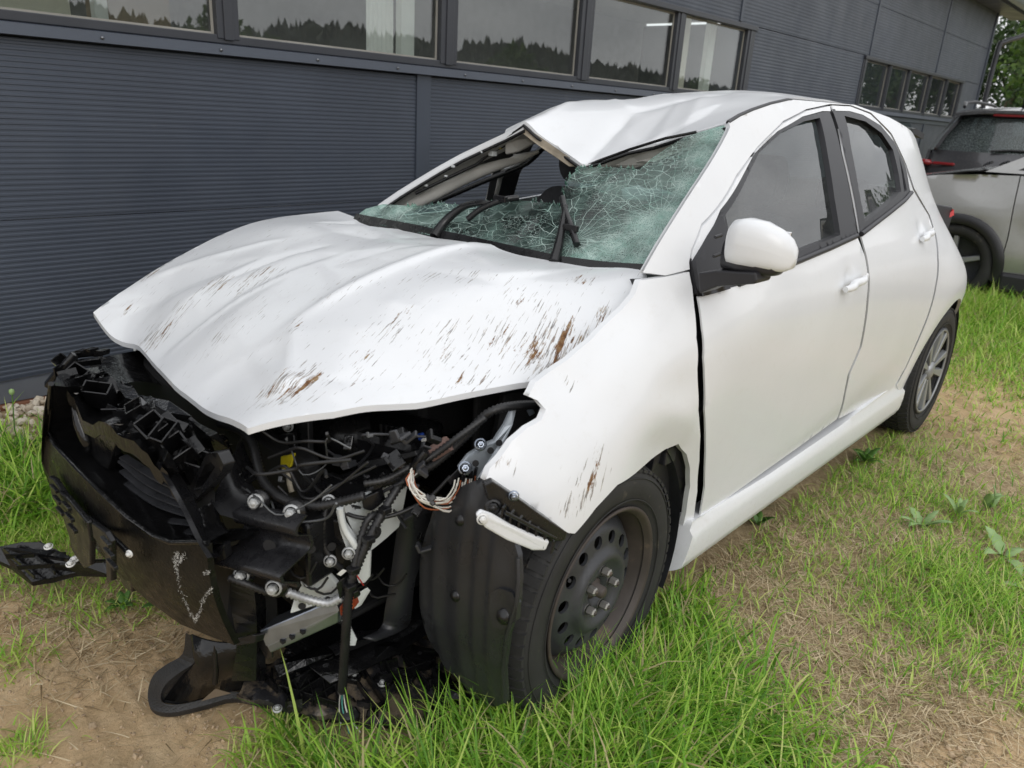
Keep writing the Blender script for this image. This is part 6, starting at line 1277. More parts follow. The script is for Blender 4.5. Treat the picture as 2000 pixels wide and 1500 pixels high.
# ---- undertray on the ground
ut = [(462, 1358), (530, 1374), (600, 1392), (680, 1404), (780, 1412), (860, 1410), (920, 1396), (945, 1382), (925, 1358), (890, 1318), (858, 1270), (820, 1240), (775, 1228), (700, 1244), (640, 1262), (560, 1284), (505, 1300), (480, 1330)]
def utz(x, y): return .035 + .05 * sstep(.62, .40, y) + .012 * sstep(.35, .15, x) + .010 * math.sin(14 * x + 5 * y)
ut2 = [tuple(hit(x, y, lambda q: q[2] - utz(q[0], q[1]), .6, 3.4, 200))[:2] for x, y in ut]
tr_ = surf_panel('undertray', ut2, lambda x, y: (x, y, utz(x, y) + .004 * (1 if (x * 22) % 1 < .5 else -1)), mat('muddy_black_plastic', (.020, .020, .022), .24, var=.4, vscale=12, bscale=70, bstr=.35, bdist=.002, rvar=.15, dirt=((.17, .135, .095), .50, 13)), car, .018, flange=(0, 0, -.012)); tr_['label'] = 'muddy black undertray dropped on the grass'
def up_(x, y, dz=0): p = hit(x, y, lambda q: q[2] - utz(q[0], q[1]) - dz, .6, 3.4, 200); return p
def rib(a, b, h=.022, w=.004, par=None):
    p, q = up_(*a, .004), up_(*b, .004); d = (q - p); n_ = d.cross(Vector((0, 0, 1))).normalized() * w; mb = MB(); mb.prism([p, q, q + Vector((0, 0, h)), p + Vector((0, 0, h))], n_); part(mb, 'tray_rib', M_WET, tr_, bevel=.001)
for a, b in (((565, 1345), (650, 1295)), ((585, 1362), (655, 1318)), ((608, 1378), (660, 1345)), ((650, 1292), (662, 1385)), ((625, 1308), (642, 1382)), ((600, 1325), (618, 1380)), ((575, 1340), (592, 1372)), ((545, 1350), (662, 1385)), ((700, 1300), (760, 1390)), ((745, 1285), (800, 1385)), ((705, 1302), (800, 1262)), ((740, 1335), (850, 1300)), ((790, 1290), (840, 1350)), ((560, 1340), (590, 1312)), ((590, 1312), (640, 1300)), ((700, 1340), (740, 1400))): rib(a, b)
for a, s in (((748, 1330), .03), ((790, 1320), .035), ((820, 1280), .05), ((860, 1330), .03), ((690, 1325), .022), ((640, 1300), .03)):
    p = up_(*a, .006); mb = MB(); mb.box(p, (s, s * 1.5, .018), Matrix.Rotation(.5, 3, 'Z')); o = part(mb, 'tray_boss', M_WET, tr_, bevel=.004)
    mb = MB(); mb.lathe([(0, 0), (.006, 0)], p + Vector((.002, .002, .0095)), (0, 0, 1), 10); part(mb, 'boss_hole', M_INNER, o)
for x, y in ((930, 1385), (692, 1320), (542, 1385), (746, 1335)): bolt(up_(x, y, .010), (.1, .2, 1), .008, .006, M_ZINC, tr_, 'tray_clip')
mb = MB(); mb.sheet([[(x, y, .125 + .02 * math.sin(9 * x + 4 * y)) for y in np.linspace(-.62, .50, 12)] for x in np.linspace(-.25, .50, 9)]); part(mb, 'engine_undercover', M_WET, solid=.004)
for q, z_, m_ in (([(535, 1300), (598, 1268), (640, 1258), (652, 1275), (600, 1300), (545, 1322)], .13, M_WET), ([(640, 1262), (700, 1232), (742, 1228), (748, 1244), (700, 1266), (655, 1280)], .14, M_BLK), ([(560, 1325), (610, 1300), (632, 1296), (628, 1318), (585, 1345)], .10, M_WET), ([(700, 1262), (760, 1240), (810, 1245), (800, 1272), (730, 1290)], .10, M_WET), ([(845, 1300), (880, 1322), (905, 1362), (870, 1372), (840, 1330)], .07, M_WET)):
    n_ = len(q); P3 = [U(x, y, Z=z_ + rgf.uniform(-.012, .012)) for x, y in q]; c_ = np.mean(np.array(q), 0); mb = MB(); mb.add(P3 + [U(c_[0], c_[1], Z=z_ + .018)], [(i, (i + 1) % n_, n_) for i in range(n_)]); part(mb, 'torn_cover', m_, tr_, solid=.004, bevel=.0012)
for k in range(26):
    x, y = rgf.uniform(520, 900), rgf.uniform(1270, 1395); p = up_(x, y, .012); q = Matrix.Rotation(rgf.uniform(0, 3), 3, 'Z') @ Matrix.Rotation(rgf.uniform(-.6, .6), 3, 'X'); mb = MB(); mb.box(p, (rgf.uniform(.02, .06), .004, rgf.uniform(.012, .03)), q); part(mb, 'snapped_rib', M_WET, tr_)
# ---- wheel-arch liner pulled out in front of the wheel
def xl(y, z): return float(np.interp(z, [.0, .06, .12, .2, .3, .4, .5, .6, .66, .74], [.225, .262, .290, .318, .342, .346, .345, .335, .315, .24])) - .10 * max(0, .64 - y) + .0035 * math.sin(2 * math.pi * (y + .012 * math.sin(y * 40) - .6) / .055) * sstep(.72, .60, z)
lo_ = [(848, 988), (905, 948), (945, 932), (965, 965), (985, 1010), (1012, 1085), (1014, 1130), (1012, 1175), (992, 1240), (984, 1310), (988, 1372), (960, 1382), (930, 1366), (885, 1318), (850, 1270), (830, 1230), (819, 1170), (820, 1100), (832, 1040)]
lo2 = [(p.y, p.z) for p in (hit(x, y, lambda q: q[0] - xl(q[1], q[2]), .6, 3, 200) for x, y in lo_)]
lin_ = surf_panel('fender_liner', lo2, lambda y, z: (xl(y, z), y, z), M_LINER, car, .016, flange=(-.012, 0, 0)); lin_['label'] = 'black ribbed wheel-arch liner bent out in front of the tyre'
def lp_(x, y, o=0): return hit(x, y, lambda q: q[0] - xl(q[1], q[2]) - o, .6, 3, 200)
mb = MB(); mb.sheet([dens([lp_(x, y, .006) for x, y in l]) for l in ([(958, 1158), (975, 1150), (1000, 1158)], [(955, 1190), (982, 1180), (1010, 1180)], [(962, 1225), (985, 1228), (1008, 1212)])], True, thick=(-.012, 0, 0)); cb = part(mb, 'liner_tab', M_LINER, lin_); mb = MB(); c = lp_(984, 1206, .010); mb.lathe([(0, .006), (.006, .006), (.008, .003), (.015, .002), (.017, -.002)], c, (.9, .3, .1), 18); part(mb, 'liner_clip', M_BLK, cb)
for x, y in ((897, 1017), (888, 1165)):
    mb = MB(); mb.lathe([(0, .004), (.004, .004), (.006, .002), (.011, .001), (.012, -.002)], lp_(x, y, .003), (.95, .2, .1), 14); part(mb, 'liner_clip', M_BLK, lin_)
mb = MB(); mb.tube([tuple(lp_(x, y, .004)) for x, y in [(1012, 1090), (1013, 1132), (1010, 1176), (990, 1242), (982, 1312), (986, 1370)]], .005, 6); part(mb, 'liner_edge', M_LINER, lin_)
mb = MB(); mb.sheet([dens(UL(l)) for l in ([(780, 1005, .55), (772, 1060, .53), (762, 1130, .52), (752, 1190, .52), (745, 1225, .52), (710, 1245, .53)], [(845, 985, .58), (838, 1060, .57), (812, 1130, .56), (805, 1190, .55), (795, 1225, .54), (735, 1252, .54)])], True); part(mb, 'splash_flap', M_LINER, solid=.005)
# ---- bracket under the wing front edge
bk = plate('bumper_bracket', UL([(945, 948, .835), (962, 940, .84), (1010, 972, .85), (1060, 1008, .86), (1108, 1040, .87), (1104, 1056, .868), (1062, 1060, .86), (1010, 1022, .85), (952, 975, .835)]), (-.012, -.018, -.002), M_BLK)
for k in range(7):
    x, y = 990 + 16 * k, 985 + 11 * k; p, q = U(x, y, Y=.853 + .003 * k), U(x - 4, y + 24, Y=.853 + .003 * k); mb = MB(); mb.prism([p, q, q + Vector((.014, .006, 0)), p + Vector((.014, .006, 0))], (.003, -.002, .002)); part(mb, 'bracket_rib', M_BLK, bk)
mb = MB(); a, b = U(985, 1000, Y=.86), U(1085, 1052, Y=.876); mb.tube([a, b], .004, 6); part(mb, 'bracket_rib', M_BLK, bk)
bolt(U(962, 990, Y=.838), (.6, .7, .1), .012, .006, M_BLK, bk); bolt(U(1003, 968, Y=.85), (.6, .7, .1), .008, .006, M_GALV, bk, 'bracket_clip')
wb_ = [(930, 1008, .86), (940, 998, .86), (962, 1006, .862), (1000, 1028, .868), (1040, 1046, .872), (1074, 1058, .876), (1066, 1076, .874), (1040, 1076, .87), (990, 1056, .865), (948, 1032, .86)]
ws_ = plate('bumper_edge_strip', UL(wb_), (-.006, -.010, 0), M_PAINT, bevel=.004); bolt(U(942, 1013, Y=.864), (.5, .8, .1), .008, .004, mat('white_clip', (.75, .75, .73), .5), ws_, 'strip_clip')
# ---- metal lamp mount beside the wing
lm = plate('lamp_mount', UL([(895, 915, .68), (915, 890, .68), (945, 872, .68), (965, 862, .69), (985, 832, .69), (1000, 800, .69), (1012, 790, .69), (1002, 830, .70), (985, 868, .70), (968, 895, .70), (948, 925, .70), (930, 940, .69), (915, 930, .68)]), (-.006, -.012, 0), M_APRON)
for x, y in ((975, 865), (929, 905), (958, 880)):
    mb = MB(); mb.lathe([(0, 0), (.007, 0)], U(x, y, Y=.704), (.6, .75, .2), 12); part(mb, 'mount_hole', M_INNER, lm)
bolt(U(908, 914, Y=.695), (.5, .7, .4), .011, .006, M_GALV, lm); bolt(U(938, 868, Y=.69), (.5, .7, .4), .010, .006, M_GALV, lm)
plate('lamp_clip', UL([(1028, 800, .70), (1040, 796, .70), (1045, 806, .70), (1034, 812, .70)]), (.004, .004, 0), M_GALV)
plate('bay_shade', UL([(985, 770, .60), (1060, 760, .62), (1075, 800, .64), (1058, 826, .64), (1000, 850, .62), (960, 890, .6)]), (-.02, -.03, 0), M_INNER)  # black sheet standing in for the shade inside the lamp opening
# ---- radiator upright with yellow sensor plug and bolts
up = plate('radiator_upright', UX([(540, 812, .43), (600, 808, .43), (602, 880, .44), (608, 930, .45), (595, 990, .45), (560, 992, .45), (545, 930, .45), (520, 905, .45)]), (-.015, 0, 0), M_BLK)
for x, y, X in ((563, 832, .45), (567, 857, .45), (543, 911, .46), (585, 940, .46), (583, 970, .46)): bolt(U(x, y, X=X), (.8, .5, .2), .010, .008, M_ZINC, up)
plate('impact_sensor', UX([(553, 846, .446), (580, 844, .446), (584, 882, .452), (554, 884, .452)]), (.012, .004, 0), M_BLK)
lab = plate('sensor_label', UX([(562, 876, .467), (569, 875, .467), (569.5, 883, .468), (562.5, 884, .468)]), (.0006, .0004, 0), mat('sensor_label_white', (.45, .5, .55), .5), bevel=None)
yp = plate('sensor_plug', UX([(557, 885, .47), (579, 883, .47), (578, 905, .475), (570, 912, .476), (556, 908, .475)]), (.016, .008, 0), mat('yellow_plug_bright', (.62, .52, .02), .4, var=.1))
plate('plug_lock', UX([(562, 888, .487), (574, 887, .487), (573, 900, .489), (563, 901, .489)]), (.004, .002, 0), mat('yellow_plug_bright', (.62, .52, .02), .4), yp)
plate('plug_tail', UX([(556, 908, .475), (571, 908, .475), (572, 920, .478), (558, 921, .478)]), (.012, .006, 0), mat('cream_plastic', (.58, .55, .46), .6))
hose('sensor_cable', UX([(566, 918, .482), (566, 938, .485), (572, 962, .486), (590, 982, .485), (604, 990, .48)]), .0075, mat('cream_tape', (.55, .49, .38), .75, var=.25, vscale=60), corr=False)
# ---- air filter box
c = U(700, 868, X=.30); mb = MB(); q = Matrix.Rotation(.35, 3, 'Z')
mb.box(c + Vector((-.05, .02, .0)), (.16, .26, .11), q); ab = part(mb, 'air_filter_box', M_BLK, bevel=.02)
for k in range(6):
    p = U(745 + 10 * k, 850 + 2 * k, X=.31 - .012 * k); mb = MB(); mb.box(p, (.008, .006, .055), q); part(mb, 'box_rib', M_BLK, ab, bevel=.001)
mb = MB(); mb.tube(UX([(600, 850, .33), (630, 862, .34), (680, 850, .32), (720, 848, .28)]), [.05, .055, .05, .05], 14); part(mb, 'intake_duct', M_BLK)
slab('box_edge', UX([(690, 905, .36), (810, 880, .30), (815, 890, .30), (740, 912, .34), (700, 915, .36)]), (-.02, 0, 0), M_BLK, bevel=.002)
plate('blue_plug', UX([(818, 845, .27), (828, 843, .27), (832, 856, .27), (822, 858, .27)]), (.01, .004, 0), mat('blue_plastic', (.02, .06, .30), .4)); plate('white_plug', UX([(824, 856, .275), (836, 848, .275), (836, 858, .275), (828, 866, .275)]), (.008, .004, 0), mat('white_clip', (.75, .75, .73), .5))
hose('taped_cable', UX([(842, 888, .31), (858, 878, .30), (876, 866, .29)]), .017, mat('brown_tape', (.22, .14, .12), .7, var=.2, vscale=40), corr=False)
slab('fuse_cover', UX([(615, 925, .44), (640, 922, .43), (685, 942, .42), (682, 960, .42), (630, 940, .44)]), (-.02, 0, -.008), M_BLK, bevel=.005)
# ---- wiring
M_HOSE = mat('corrugated_conduit', (.016, .016, .017), .45, var=.3, vscale=30)
hose('wiring_conduit', [U(x, y, X=X) for x, y, X in [(430, 830, .50), (465, 838, .53), (492, 862, .55), (503, 905, .57), (514, 938, .58), (538, 965, .58), (575, 982, .57), (620, 988, .55), (665, 980, .52), (712, 968, .49)]], .0105, M_HOSE)
hose('wiring_conduit', UL([(712, 968, .54), (745, 945, .56), (800, 930, .58), (850, 905, .61), (900, 862, .64), (940, 818, .67), (968, 800, .69), (1010, 792, .70), (1056, 790, .70)]), .0105, M_HOSE)
hose('wiring_conduit', UL([(710, 945, .58), (750, 938, .60), (790, 918, .61), (845, 890, .63), (900, 850, .66), (948, 815, .68)]), .0085, M_HOSE)
hose('hanging_conduit', UL([(800, 922, .60), (775, 955, .61), (748, 1000, .615), (722, 1050, .615), (700, 1100, .61), (683, 1145, .605), (678, 1200, .60), (674, 1260, .585), (670, 1320, .57), (668, 1350, .56)]), .0105, M_HOSE)
hose('hanging_conduit', UL([(748, 1002, .60), (722, 1010, .60), (708, 1040, .60), (698, 1075, .605), (690, 1115, .61)]), .0085, M_HOSE)
hose('conduit_branch', UL([(638, 990, .54), (632, 1020, .545), (632, 1060, .545), (650, 1095, .56), (668, 1110, .57)]), .008, M_HOSE)
hose('lower_conduit', UL([(447, 1128, .45), (480, 1140, .48), (520, 1155, .50), (560, 1158, .52)]), .0085, M_HOSE)
hose('lower_conduit', UL([(560, 1156, .525), (600, 1170, .545), (640, 1178, .57), (668, 1166, .59)]), .0105, mat('silver_conduit', (.40, .41, .42), .35, .4, var=.2, vscale=30))
hose('bare_cable', UL([(583, 915, .40), (610, 945, .46), (650, 985, .53), (690, 1008, .57), (740, 1012, .60), (790, 998, .62), (840, 970, .64), (880, 930, .66)]), .0042, M_HOSE, corr=False)
hose('thin_cable', UX([(474, 850, .53), (462, 880, .54), (470, 920, .55), (488, 950, .55)]), .002, M_HOSE, corr=False)
slab('cable_joint', UL([(705, 975, .58), (738, 960, .60), (745, 985, .60), (725, 1000, .59), (708, 995, .58)]), (-.02, -.01, 0), M_BLK, bevel=.004)
slab('cable_joint', UL([(725, 945, .59), (752, 930, .60), (756, 945, .60), (732, 962, .59)]), (-.015, -.01, 0), M_BLK, bevel=.003)
slab('plug_block', UL([(872, 938, .69), (895, 915, .69), (902, 925, .69), (880, 950, .69)]), (-.02, -.01, 0), M_BLK, bevel=.003)
for x, y in ((904, 930), (916, 938), (926, 930)): slab('plug_block', UL([(x - 5, y + 14, .70), (x, y - 14, .70), (x + 6, y - 12, .70), (x + 2, y + 16, .70)]), (-.012, -.008, 0), M_BLK, bevel=.002)
hose('cut_loom', UL([(806, 918, .62), (818, 900, .63), (833, 882, .64)]), .010, M_BLK, corr=False)
rgw = random.Random(9); WIRES = [mat('wire_white', (.72, .70, .64), .5), mat('wire_white', (.72, .70, .64), .5), mat('wire_white', (.72, .70, .64), .5), mat('wire_copper', (.34, .10, .04), .5)]
for k in range(13):
    j = lambda s: rgw.gauss(0, s); ex, ey = 885 + 3.6 * k, 945 + j(4) - .8 * k
    hose('loose_wire', UL([(806 + j(4), 920 + j(3), .63), (802 + j(4), 940 + j(4), .64), (812 + j(6), 965 + j(6), .66), (840 + j(8), 981 + j(5), .675), (868 + 1.8 * k, 978 + j(6) + .4 * k, .69), (ex, ey + 12, .70), (ex + 4, ey - 4, .70)]), .0016, WIRES[k % 4], corr=False, n=5)
for k, m_ in enumerate((mat('wire_white', (.7, .7, .7), .5), mat('wire_teal', (.10, .38, .33), .5), mat('wire_white', (.7, .7, .7), .5), M_HOSE)):
    hose('loose_wire', [U(668 + 2 * k, 1335, Y=.57)] + [U(x, y, Z=z) for x, y, z in [(664 + 4 * k, 1360, .09), (662 + 7 * k, 1385, .06), (666 + 10 * k, 1408, .035), (660 + 22 * k, 1436 - 3 * k, .02)]], .0017, m_, corr=False, n=5)
hose('loose_wire', UL([(690, 1115, .61), (700, 1128, .615), (710, 1143, .61)]), .0016, mat('wire_red', (.45, .03, .03), .5), corr=False, n=5)
hose('wire_loop', [U(x, y, Z=.03) for x, y in [(655, 1400), (638, 1412), (632, 1428), (640, 1440), (656, 1438), (664, 1425)]], .0026, M_BLK, corr=False, n=6)
for x, y, Y in ((683, 1146, .612), (690, 1112, .612), (720, 1054, .622), (752, 996, .622)):
    mb = MB(); c = U(x, y, Y=Y); mb.box(c, (.02, .02, .012)); part(mb, 'cable_tie', M_BLK, bevel=.002)
plate('wire_plug', UL([(655, 1140, .60), (672, 1128, .605), (676, 1158, .60), (662, 1172, .60)]), (-.015, -.005, 0), M_BLK); plate('plug_clip', UL([(656, 1122, .605), (668, 1112, .607), (676, 1116, .607), (664, 1126, .605)]), (-.004, 0, 0), mat('white_clip', (.75, .75, .73), .5)); plate('wire_plug', UL([(690, 1155, .60), (702, 1148, .605), (706, 1160, .605), (694, 1168, .60)]), (.006, .004, 0), M_BLK)
for x, y, Y in ((681, 1080, .598), (642, 978, .55), (645, 1095, .56)): bolt(U(x, y, Y=Y), (.6, .75, .2), .010, .009, M_ZINC)

# ---- small odds and ends in the open bay: clips, brackets, thin cables
mb = MB(); mb.add(UX([(392, 1085, .60), (455, 1095, .58), (540, 1120, .52), (545, 1250, .52), (500, 1300, .56), (440, 1262, .60)]), [tuple(range(6))]); part(mb, 'dark_backing', M_INNER, solid=.004)  # black sheet added so the opening behind the stay reads dark
rgo = random.Random(77); ODD = [mat('odd_dark_grey', (.035, .036, .04), .35, var=.3), mat('odd_mid_grey', (.12, .125, .13), .4, .3, var=.3), M_BLK, M_WET, M_GALV]
for k in range(46):
    px_, py_ = rgo.uniform(480, 860), rgo.uniform(840, 1150)
    if py_ > 1000 + (px_ - 480) * .45: continue
    c = U(px_, py_, Y=.30 + .32 * (px_ - 480) / 380 + .08 * rgo.random()); q = Matrix.Rotation(rgo.uniform(-1, 1), 3, 'Z') @ Matrix.Rotation(rgo.uniform(-.8, .8), 3, 'X') @ Matrix.Rotation(rgo.uniform(-.8, .8), 3, 'Y'); s = rgo.uniform(.012, .034); mb = MB()
    mb.box(c, (s, s * rgo.uniform(.5, 1.4), s * rgo.uniform(.2, .6)), q); mb.box(c + q @ Vector((s * .4, 0, s * .3)), (s * .25, s * .6, s * .7), q); part(mb, 'bay_clip', ODD[min(3, int(rgo.random() ** 1.3 * 4))], bevel=.002)
for k in range(15):
    x0, y0 = rgo.uniform(480, 640), rgo.uniform(850, 1060); pts = []
    for j in range(5): pts.append(U(x0 + j * rgo.uniform(22, 52), y0 + rgo.uniform(-30, 34) + 14 * math.sin(j), Y=min(.64, .38 + .055 * j + .04 * rgo.random())))
    hose('thin_cable', pts, rgo.uniform(.0016, .0038), (M_HOSE, M_HOSE, ODD[0], M_HOSE, ODD[1])[k % 5], corr=False, n=5)
for k in range(9):
    x0, y0 = 560 + 22 * k, 1120 + rgo.uniform(-18, 30); hose('thin_cable', UL([(x0, y0, .50), (x0 + 16, y0 + 22, .53), (x0 + 40, y0 + rgo.uniform(10, 40), .55), (x0 + 58, y0 + rgo.uniform(-10, 50), .57)]), .0026, M_HOSE, corr=False, n=5)
# ================================================================== parked cars in the background
def car_paint(name, col, metal=.5):
    m, nt, p = nodes_of(name); p.inputs['Base Color'].default_value = (*col, 1); p.inputs['Metallic'].default_value = metal; p.inputs['Roughness'].default_value = .38; p.inputs['Coat Weight'].default_value = .9; p.inputs['Coat Roughness'].default_value = .05
    c = ramp(nt, noise(nt, 2.5, 6), [(.3, tuple(v * .93 for v in col)), (.7, tuple(min(1, v * 1.05) for v in col))])
    c = mixc(nt, ramp(nt, noise(nt, 40, 8, .7), [(.5, 0), (.8, .3)]), c, (.24, .22, .19)); nt.links.new(c, p.inputs['Base Color']); return m
M_SUVGLASS = glass_mat('suv_glass', (.16, .19, .19), 1.8, .0, .22, (.34, .40, .40), 120)
def suv(name, label, loc, rz, paint, rails):
    root = empty(name, loc, rz); tag(root, label, 'car')
    def yw(x, z):
        y = .880 + .012 * math.exp(-((z - .80) / .10) ** 2) - .05 * sstep(.45, .22, z) - .035 * sstep(.88, 1.12, z)
        y -= .62 * max(0, x - .42) ** 2.1 + .55 * max(0, -3.05 - x) ** 2
        for cx in (0, -2.65):
            r = math.hypot(x - cx, z - .35); y += .022 * sstep(.62, .40, r)
        return y
    def arch(cx, r=.395): return [(cx + r * math.cos(t), .34 + r * math.sin(t)) for t in np.linspace(math.radians(196), math.radians(-16), 22)]
    fen = [(-.37, .27), (-.37, .60), (-.33, 1.075), (-.05, 1.06), (.25, 1.03), (.55, .97), (.80, .86), (.88, .74), (.90, .5), (.86, .30)] + [(p[0], p[1]) for p in arch(0)[::-1]]
    d1 = [(-.378, .27), (-.378, .6), (-.338, 1.075), (-1.40, 1.10), (-1.46, .8), (-1.46, .27)]; d2 = [(-1.468, .27), (-1.468, .8), (-1.408, 1.10), (-2.45, 1.12), (-2.48, .95), (-2.30, .72), (-2.24, .50), (-2.23, .27)]
    q = [(-2.24, .27), (-2.25, .5), (-2.31, .72), (-2.488, .95), (-2.458, 1.12), (-3.30, 1.12), (-3.44, .98), (-3.50, .75), (-3.50, .45), (-3.44, .30)] + [(p[0], p[1]) for p in arch(-2.65)[::-1]]
    for s in (1, -1):
        for nm, poly in (('front_wing', fen), ('front_door', d1), ('rear_door', d2), ('rear_quarter', q)):
            surf_panel(nm, poly, lambda x, z, s=s: (x, s * yw(x, z), z), paint, root, .06, flange=(0, -.03 * s, 0), bstep=.035)
        for cx in (0, -2.65):
            mb = MB(); rows = []
            for rad, o in ((.318, .010), (.33, .022), (.39, .024), (.402, .006)): rows.append([(cx + rad * math.cos(t), s * (yw(cx + rad * math.cos(t), .34 + rad * math.sin(t)) + o), .34 + rad * math.sin(t)) for t in np.linspace(math.radians(198), math.radians(-18), 26)])
            mb.sheet([[(p[0], p[1] - s * .06, p[2]) for p in rows[0]]] + rows); mb.build('arch_cladding', M_TRIMBLK, root)
            mb = MB(); mb.sheet([[(cx + .37 * math.cos(t), s * y, .34 + .37 * math.sin(t)) for t in np.linspace(math.radians(205), math.radians(-25), 20)] for y in (.86, .45)]); mb.box((cx, s * .5, .45), (.8, .02, .6)); mb.build('arch_lining', M_INNER, root)
            w = empty('wheel', (cx, s * .79, .335), 0 if s > 0 else math.pi); w.parent = root
            mb = MB(); mb.lathe([(.225, .07), (.235, .10), (.29, .112), (.325, .09), (.338, .03), (.338, -.06), (.30, -.11), (.22, -.09)], (0, 0, 0), (0, 1, 0), 48); mb.build('tyre', M_RUB, w)
            mb = MB(); mb.lathe([(.232, .10), (.225, .085), (.21, .03), (.05, .02), (0, .02)], (0, 0, 0), (0, 1, 0), 40); mb.build('rim', M_STEEL, w)
            for k in range(5):
                Q = Matrix.Rotation(2 * math.pi * k / 5, 3, 'Y'); mb = MB(); mb.hexa([Q @ Vector(v) for v in ((-.03, .05, .03), (.03, .05, .03), (.022, .06, .222), (-.022, .06, .222), (-.022, .075, .03), (.022, .075, .03), (.016, .09, .222), (-.016, .09, .222))]); mb.build('spoke', M_SILVER, w, bevel=.004)
        mb = MB(); mb.box((-1.33, s * .85, .24), (1.9, .09, .16)); mb.build('sill_cladding', M_TRIMBLK, root, bevel=.03)
        # glasshouse side
        top = [(-.08, 1.085), (-.74, 1.46), (-1.12, 1.555), (-2.2, 1.60), (-3.0, 1.565), (-3.18, 1.50), (-3.34, 1.13), (-2.46, 1.13), (-1.40, 1.11)]
        yg = lambda x, z: .842 - .46 * max(0, z - 1.09) - .16 * max(0, z - 1.3) - .25 * max(0, -3.0 - x)
        g1 = [(-.36, 1.13), (-.86, 1.42), (-1.38, 1.50), (-1.42, 1.135)]; g2 = [(-1.50, 1.14), (-1.46, 1.51), (-2.2, 1.53), (-2.42, 1.50), (-2.50, 1.16)]; g3 = [(-2.60, 1.17), (-2.54, 1.49), (-2.88, 1.46), (-3.02, 1.20)]
        surf_panel('roof_side', top, lambda x, z, s=s: (x, s * yg(x, z), z), paint, root, .08, holes=[g1, g2, g3], flange=(0, -.04 * s, 0))
        for g in (g1, g2, g3): surf_panel('side_window', g, lambda x, z, s=s: (x, s * (yg(x, z) - .008), z), M_SUVGLASS, root, .1, flange=None)
        surf_panel('window_trim', inset_poly([(-.32, 1.12), (-.84, 1.44), (-1.40, 1.52), (-2.2, 1.55), (-2.9, 1.48), (-3.06, 1.18), (-1.45, 1.12)], -.012), lambda x, z, s=s: (x, s * (yg(x, z) + .003), z), M_TRIMBLK, root, .08, holes=[g1, g2, g3], flange=None)
        mb = MB(); mb.sheet(blobY([(s * .86, -.52, 1.13, .01, .02), (s * .90, -.52, 1.15, .05, .05), (s * .98, -.53, 1.16, .06, .07), (s * 1.04, -.54, 1.16, .05, .065), (s * 1.06, -.54, 1.16, .005, .005)], 14)); mb.build('door_mirror', paint, root)
        mb = MB(); mb.sheet(blobY([(s * .70, -3.40, .98, .001, .001), (s * .72, -3.44, .985, .05, .032), (s * .84, -3.38, .99, .08, .030), (s * .862, -3.32, 1.0, .08, .02), (s * .866, -3.28, 1.0, .001, .001)], 14)); tlm = mb.build('tail_lamp', mat('tail_red_lens', (.26, .015, .02), .2, coat=.5), root)
        mb = MB(); mb.box((-3.47, s * .56, .985), (.04, .24, .032)); mb.build('lamp_bar', mat('tail_red_lens', (.26, .015, .02), .2), root, bevel=.012)
        mb = MB(); mb.sheet(blobY([(s * .50, .84, .80, .001, .001), (s * .52, .82, .80, .06, .05), (s * .70, .70, .83, .10, .055), (s * .82, .55, .86, .08, .03), (s * .83, .52, .86, .001, .001)], 14)); mb.build('head_lamp', M_SUVGLASS, root)
        if rails:
            mb = MB(); mb.tube([(-1.3, s * .60, 1.60), (-1.36, s * .60, 1.645), (-1.6, s * .60, 1.675), (-2.6, s * .59, 1.675), (-3.0, s * .58, 1.65), (-3.08, s * .58, 1.60)], .018, 8); mb.build('roof_rail', M_TRIMBLK, root)
            mb = MB(); mb.box((-3.06, s * .585, 1.635), (.05, .04, .05)); mb.build('rail_foot', M_SILVER, root, bevel=.01)
    ys = np.linspace(-1, 1, 13)
    mb = MB(); mb.sheet([[(x, u * w, z + .035 * (1 - u * u)) for u in ys] for x, w, z in ((-.06, .80, 1.085), (.06, .83, 1.07), (.25, .835, 1.03), (.55, .80, .97), (.78, .70, .87), (.88, .60, .76))]); mb.build('bonnet', paint, root)
    for s in (1, -1):
        mb = MB(); mb.tube([(-.06, s * .80, 1.09), (.06, s * .832, 1.075), (.25, s * .837, 1.032), (.5, s * .81, .985)], .007, 6); mb.build('bonnet_gap', M_INNER, root)
    mb = MB(); mb.sheet([[(x + .12 * (1 - u * u), u * w, z) for u in ys] for x, w, z in ((-.12, .80, 1.088), (-.5, .74, 1.30), (-.84, .66, 1.50))]); mb.build('windscreen', M_SUVGLASS, root)
    mb = MB(); mb.sheet([[(-.12 + .12 * (1 - u * u), u * .79, 1.10) for u in ys], [(-.05 + .11 * (1 - u * u), u * .80, 1.098) for u in ys]]); mb.build('cowl', M_BLK, root)
    for yy in (.45, -.15):
        mb = MB(); mb.tube([(.02, yy, 1.12), (-.04, yy + .2, 1.14), (-.10, yy + .33, 1.16)], .012, 6); mb.build('wiper', M_BLK, root)
    mb = MB(); mb.sheet([[(x, u * w, z + .05 * (1 - u * u)) for u in ys] for x, w, z in ((-.80, .66, 1.48), (-1.12, .63, 1.555), (-2.2, .60, 1.60), (-3.0, .60, 1.565), (-3.14, .58, 1.54))]); mb.build('roof', paint, root)
    mb = MB(); mb.sheet([[(x, u * .60, z + .05 * (1 - u * u)) for u in ys] for x, z in ((-3.05, 1.565), (-3.22, 1.545), (-3.30, 1.525))], thick=(0, 0, -.03)); mb.build('rear_spoiler', paint, root)
    mb = MB(); mb.box((-3.27, 0, 1.525), (.04, .42, .025)); mb.build('brake_lamp', mat('dark_red_lens', (.22, .01, .012), .2), root)
    rear = lambda x, w, z: [(x + .16 * u * u, u * w, z) for u in ys]
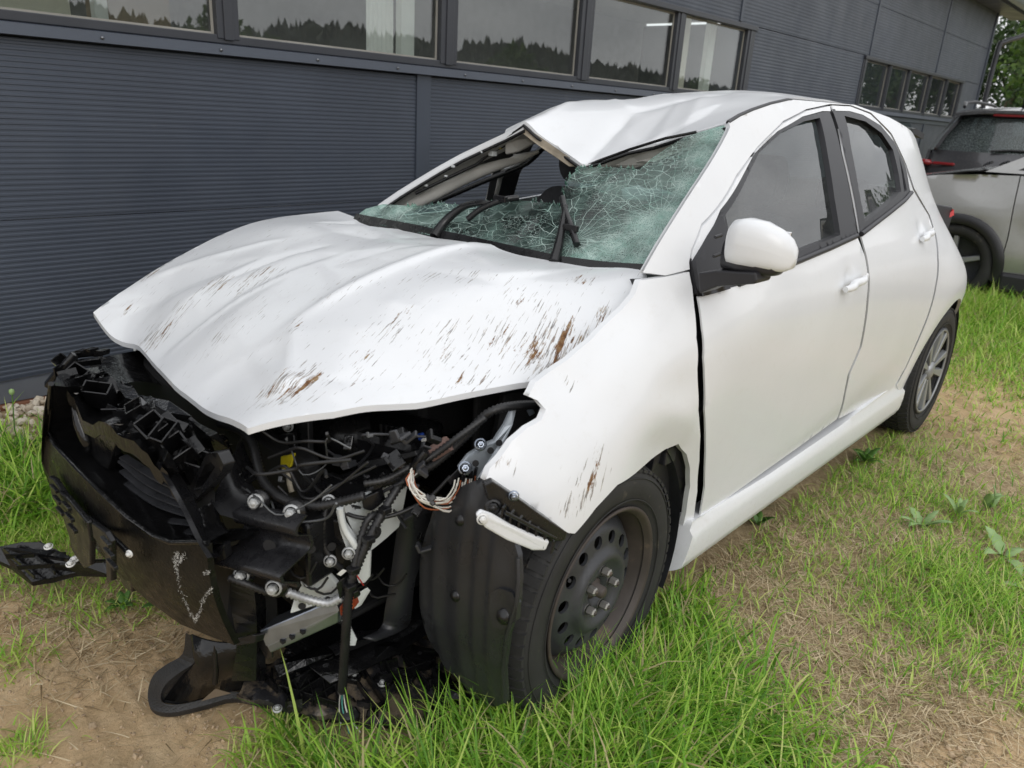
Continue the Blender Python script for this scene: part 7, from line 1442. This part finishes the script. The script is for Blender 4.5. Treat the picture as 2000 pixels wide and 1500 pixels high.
    mb = MB(); mb.sheet([rear(-3.20, .60, 1.53), rear(-3.22, .62, 1.495)]); mb.sheet([rear(-3.40, .76, 1.13), rear(-3.46, .80, 1.05), rear(-3.53, .84, .95), rear(-3.56, .85, .75), rear(-3.56, .86, .6)]); mb.build('tailgate', paint, root)
    mb = MB(); mb.sheet([rear(-3.22, .62, 1.495), rear(-3.31, .69, 1.31), rear(-3.40, .76, 1.13)]); mb.build('rear_window', M_SUVGLASS, root)
    for s in (1, -1):
        mb = MB(); mb.sheet([[(-3.06, s * .63, 1.545), (-3.05, s * .62, 1.50), (-3.20, s * .73, 1.30), (-3.26, s * .80, 1.12)], [(-3.00, s * .66, 1.50), (-3.02, s * .70, 1.45), (-3.10, s * .77, 1.28), (-3.20, s * .825, 1.11)]]); mb.build('rear_pillar', M_TRIMBLK, root)
    mb = MB(); mb.sheet([rear(-3.56, .86, .62), rear(-3.60, .88, .5), rear(-3.58, .88, .34), rear(-3.45, .86, .26)]); mb.build('rear_bumper', M_TRIMBLK, root)
    mb = MB(); mb.tube([(-3.42, .12, 1.15), (-3.40, -.08, 1.17), (-3.38, -.30, 1.17)], .013, 6); mb.build('rear_wiper', M_BLK, root)
    mb = MB(); mb.sheet([[(x - .30 * u * u, u * w, z) for u in ys] for x, w, z in ((.92, .60, .76), (.96, .72, .62), (.97, .76, .42), (.90, .78, .26))]); mb.build('front_bumper', paint, root)
    mb = MB(); mb.box((-1.3, 0, .32), (4.2, 1.5, .16)); mb.box((-1.6, 0, .75), (2.6, 1.5, .6)); mb.build('underbody', M_INNER, root)
    mb = MB(); mb.tube([(-2.9, 0, 1.60), (-2.92, 0, 1.66), (-3.05, 0, 1.70)], [.03, .02, .006], 8); mb.build('roof_aerial', M_BLK, root)
    return root
suv('parked_crossover', 'silver crossover with black arch cladding parked nose to the building behind the wreck', (-6.90, .04, 0), -math.pi / 2, car_paint('silver_paint', (.40, .40, .395)), False)
suv('parked_estate', 'dark grey estate car with roof rails seen from behind, left of the trees', (-12.52, -.40, 0), math.pi, car_paint('dark_grey_paint', (.06, .06, .065), .3), True).scale = (1, 1, 1.05)
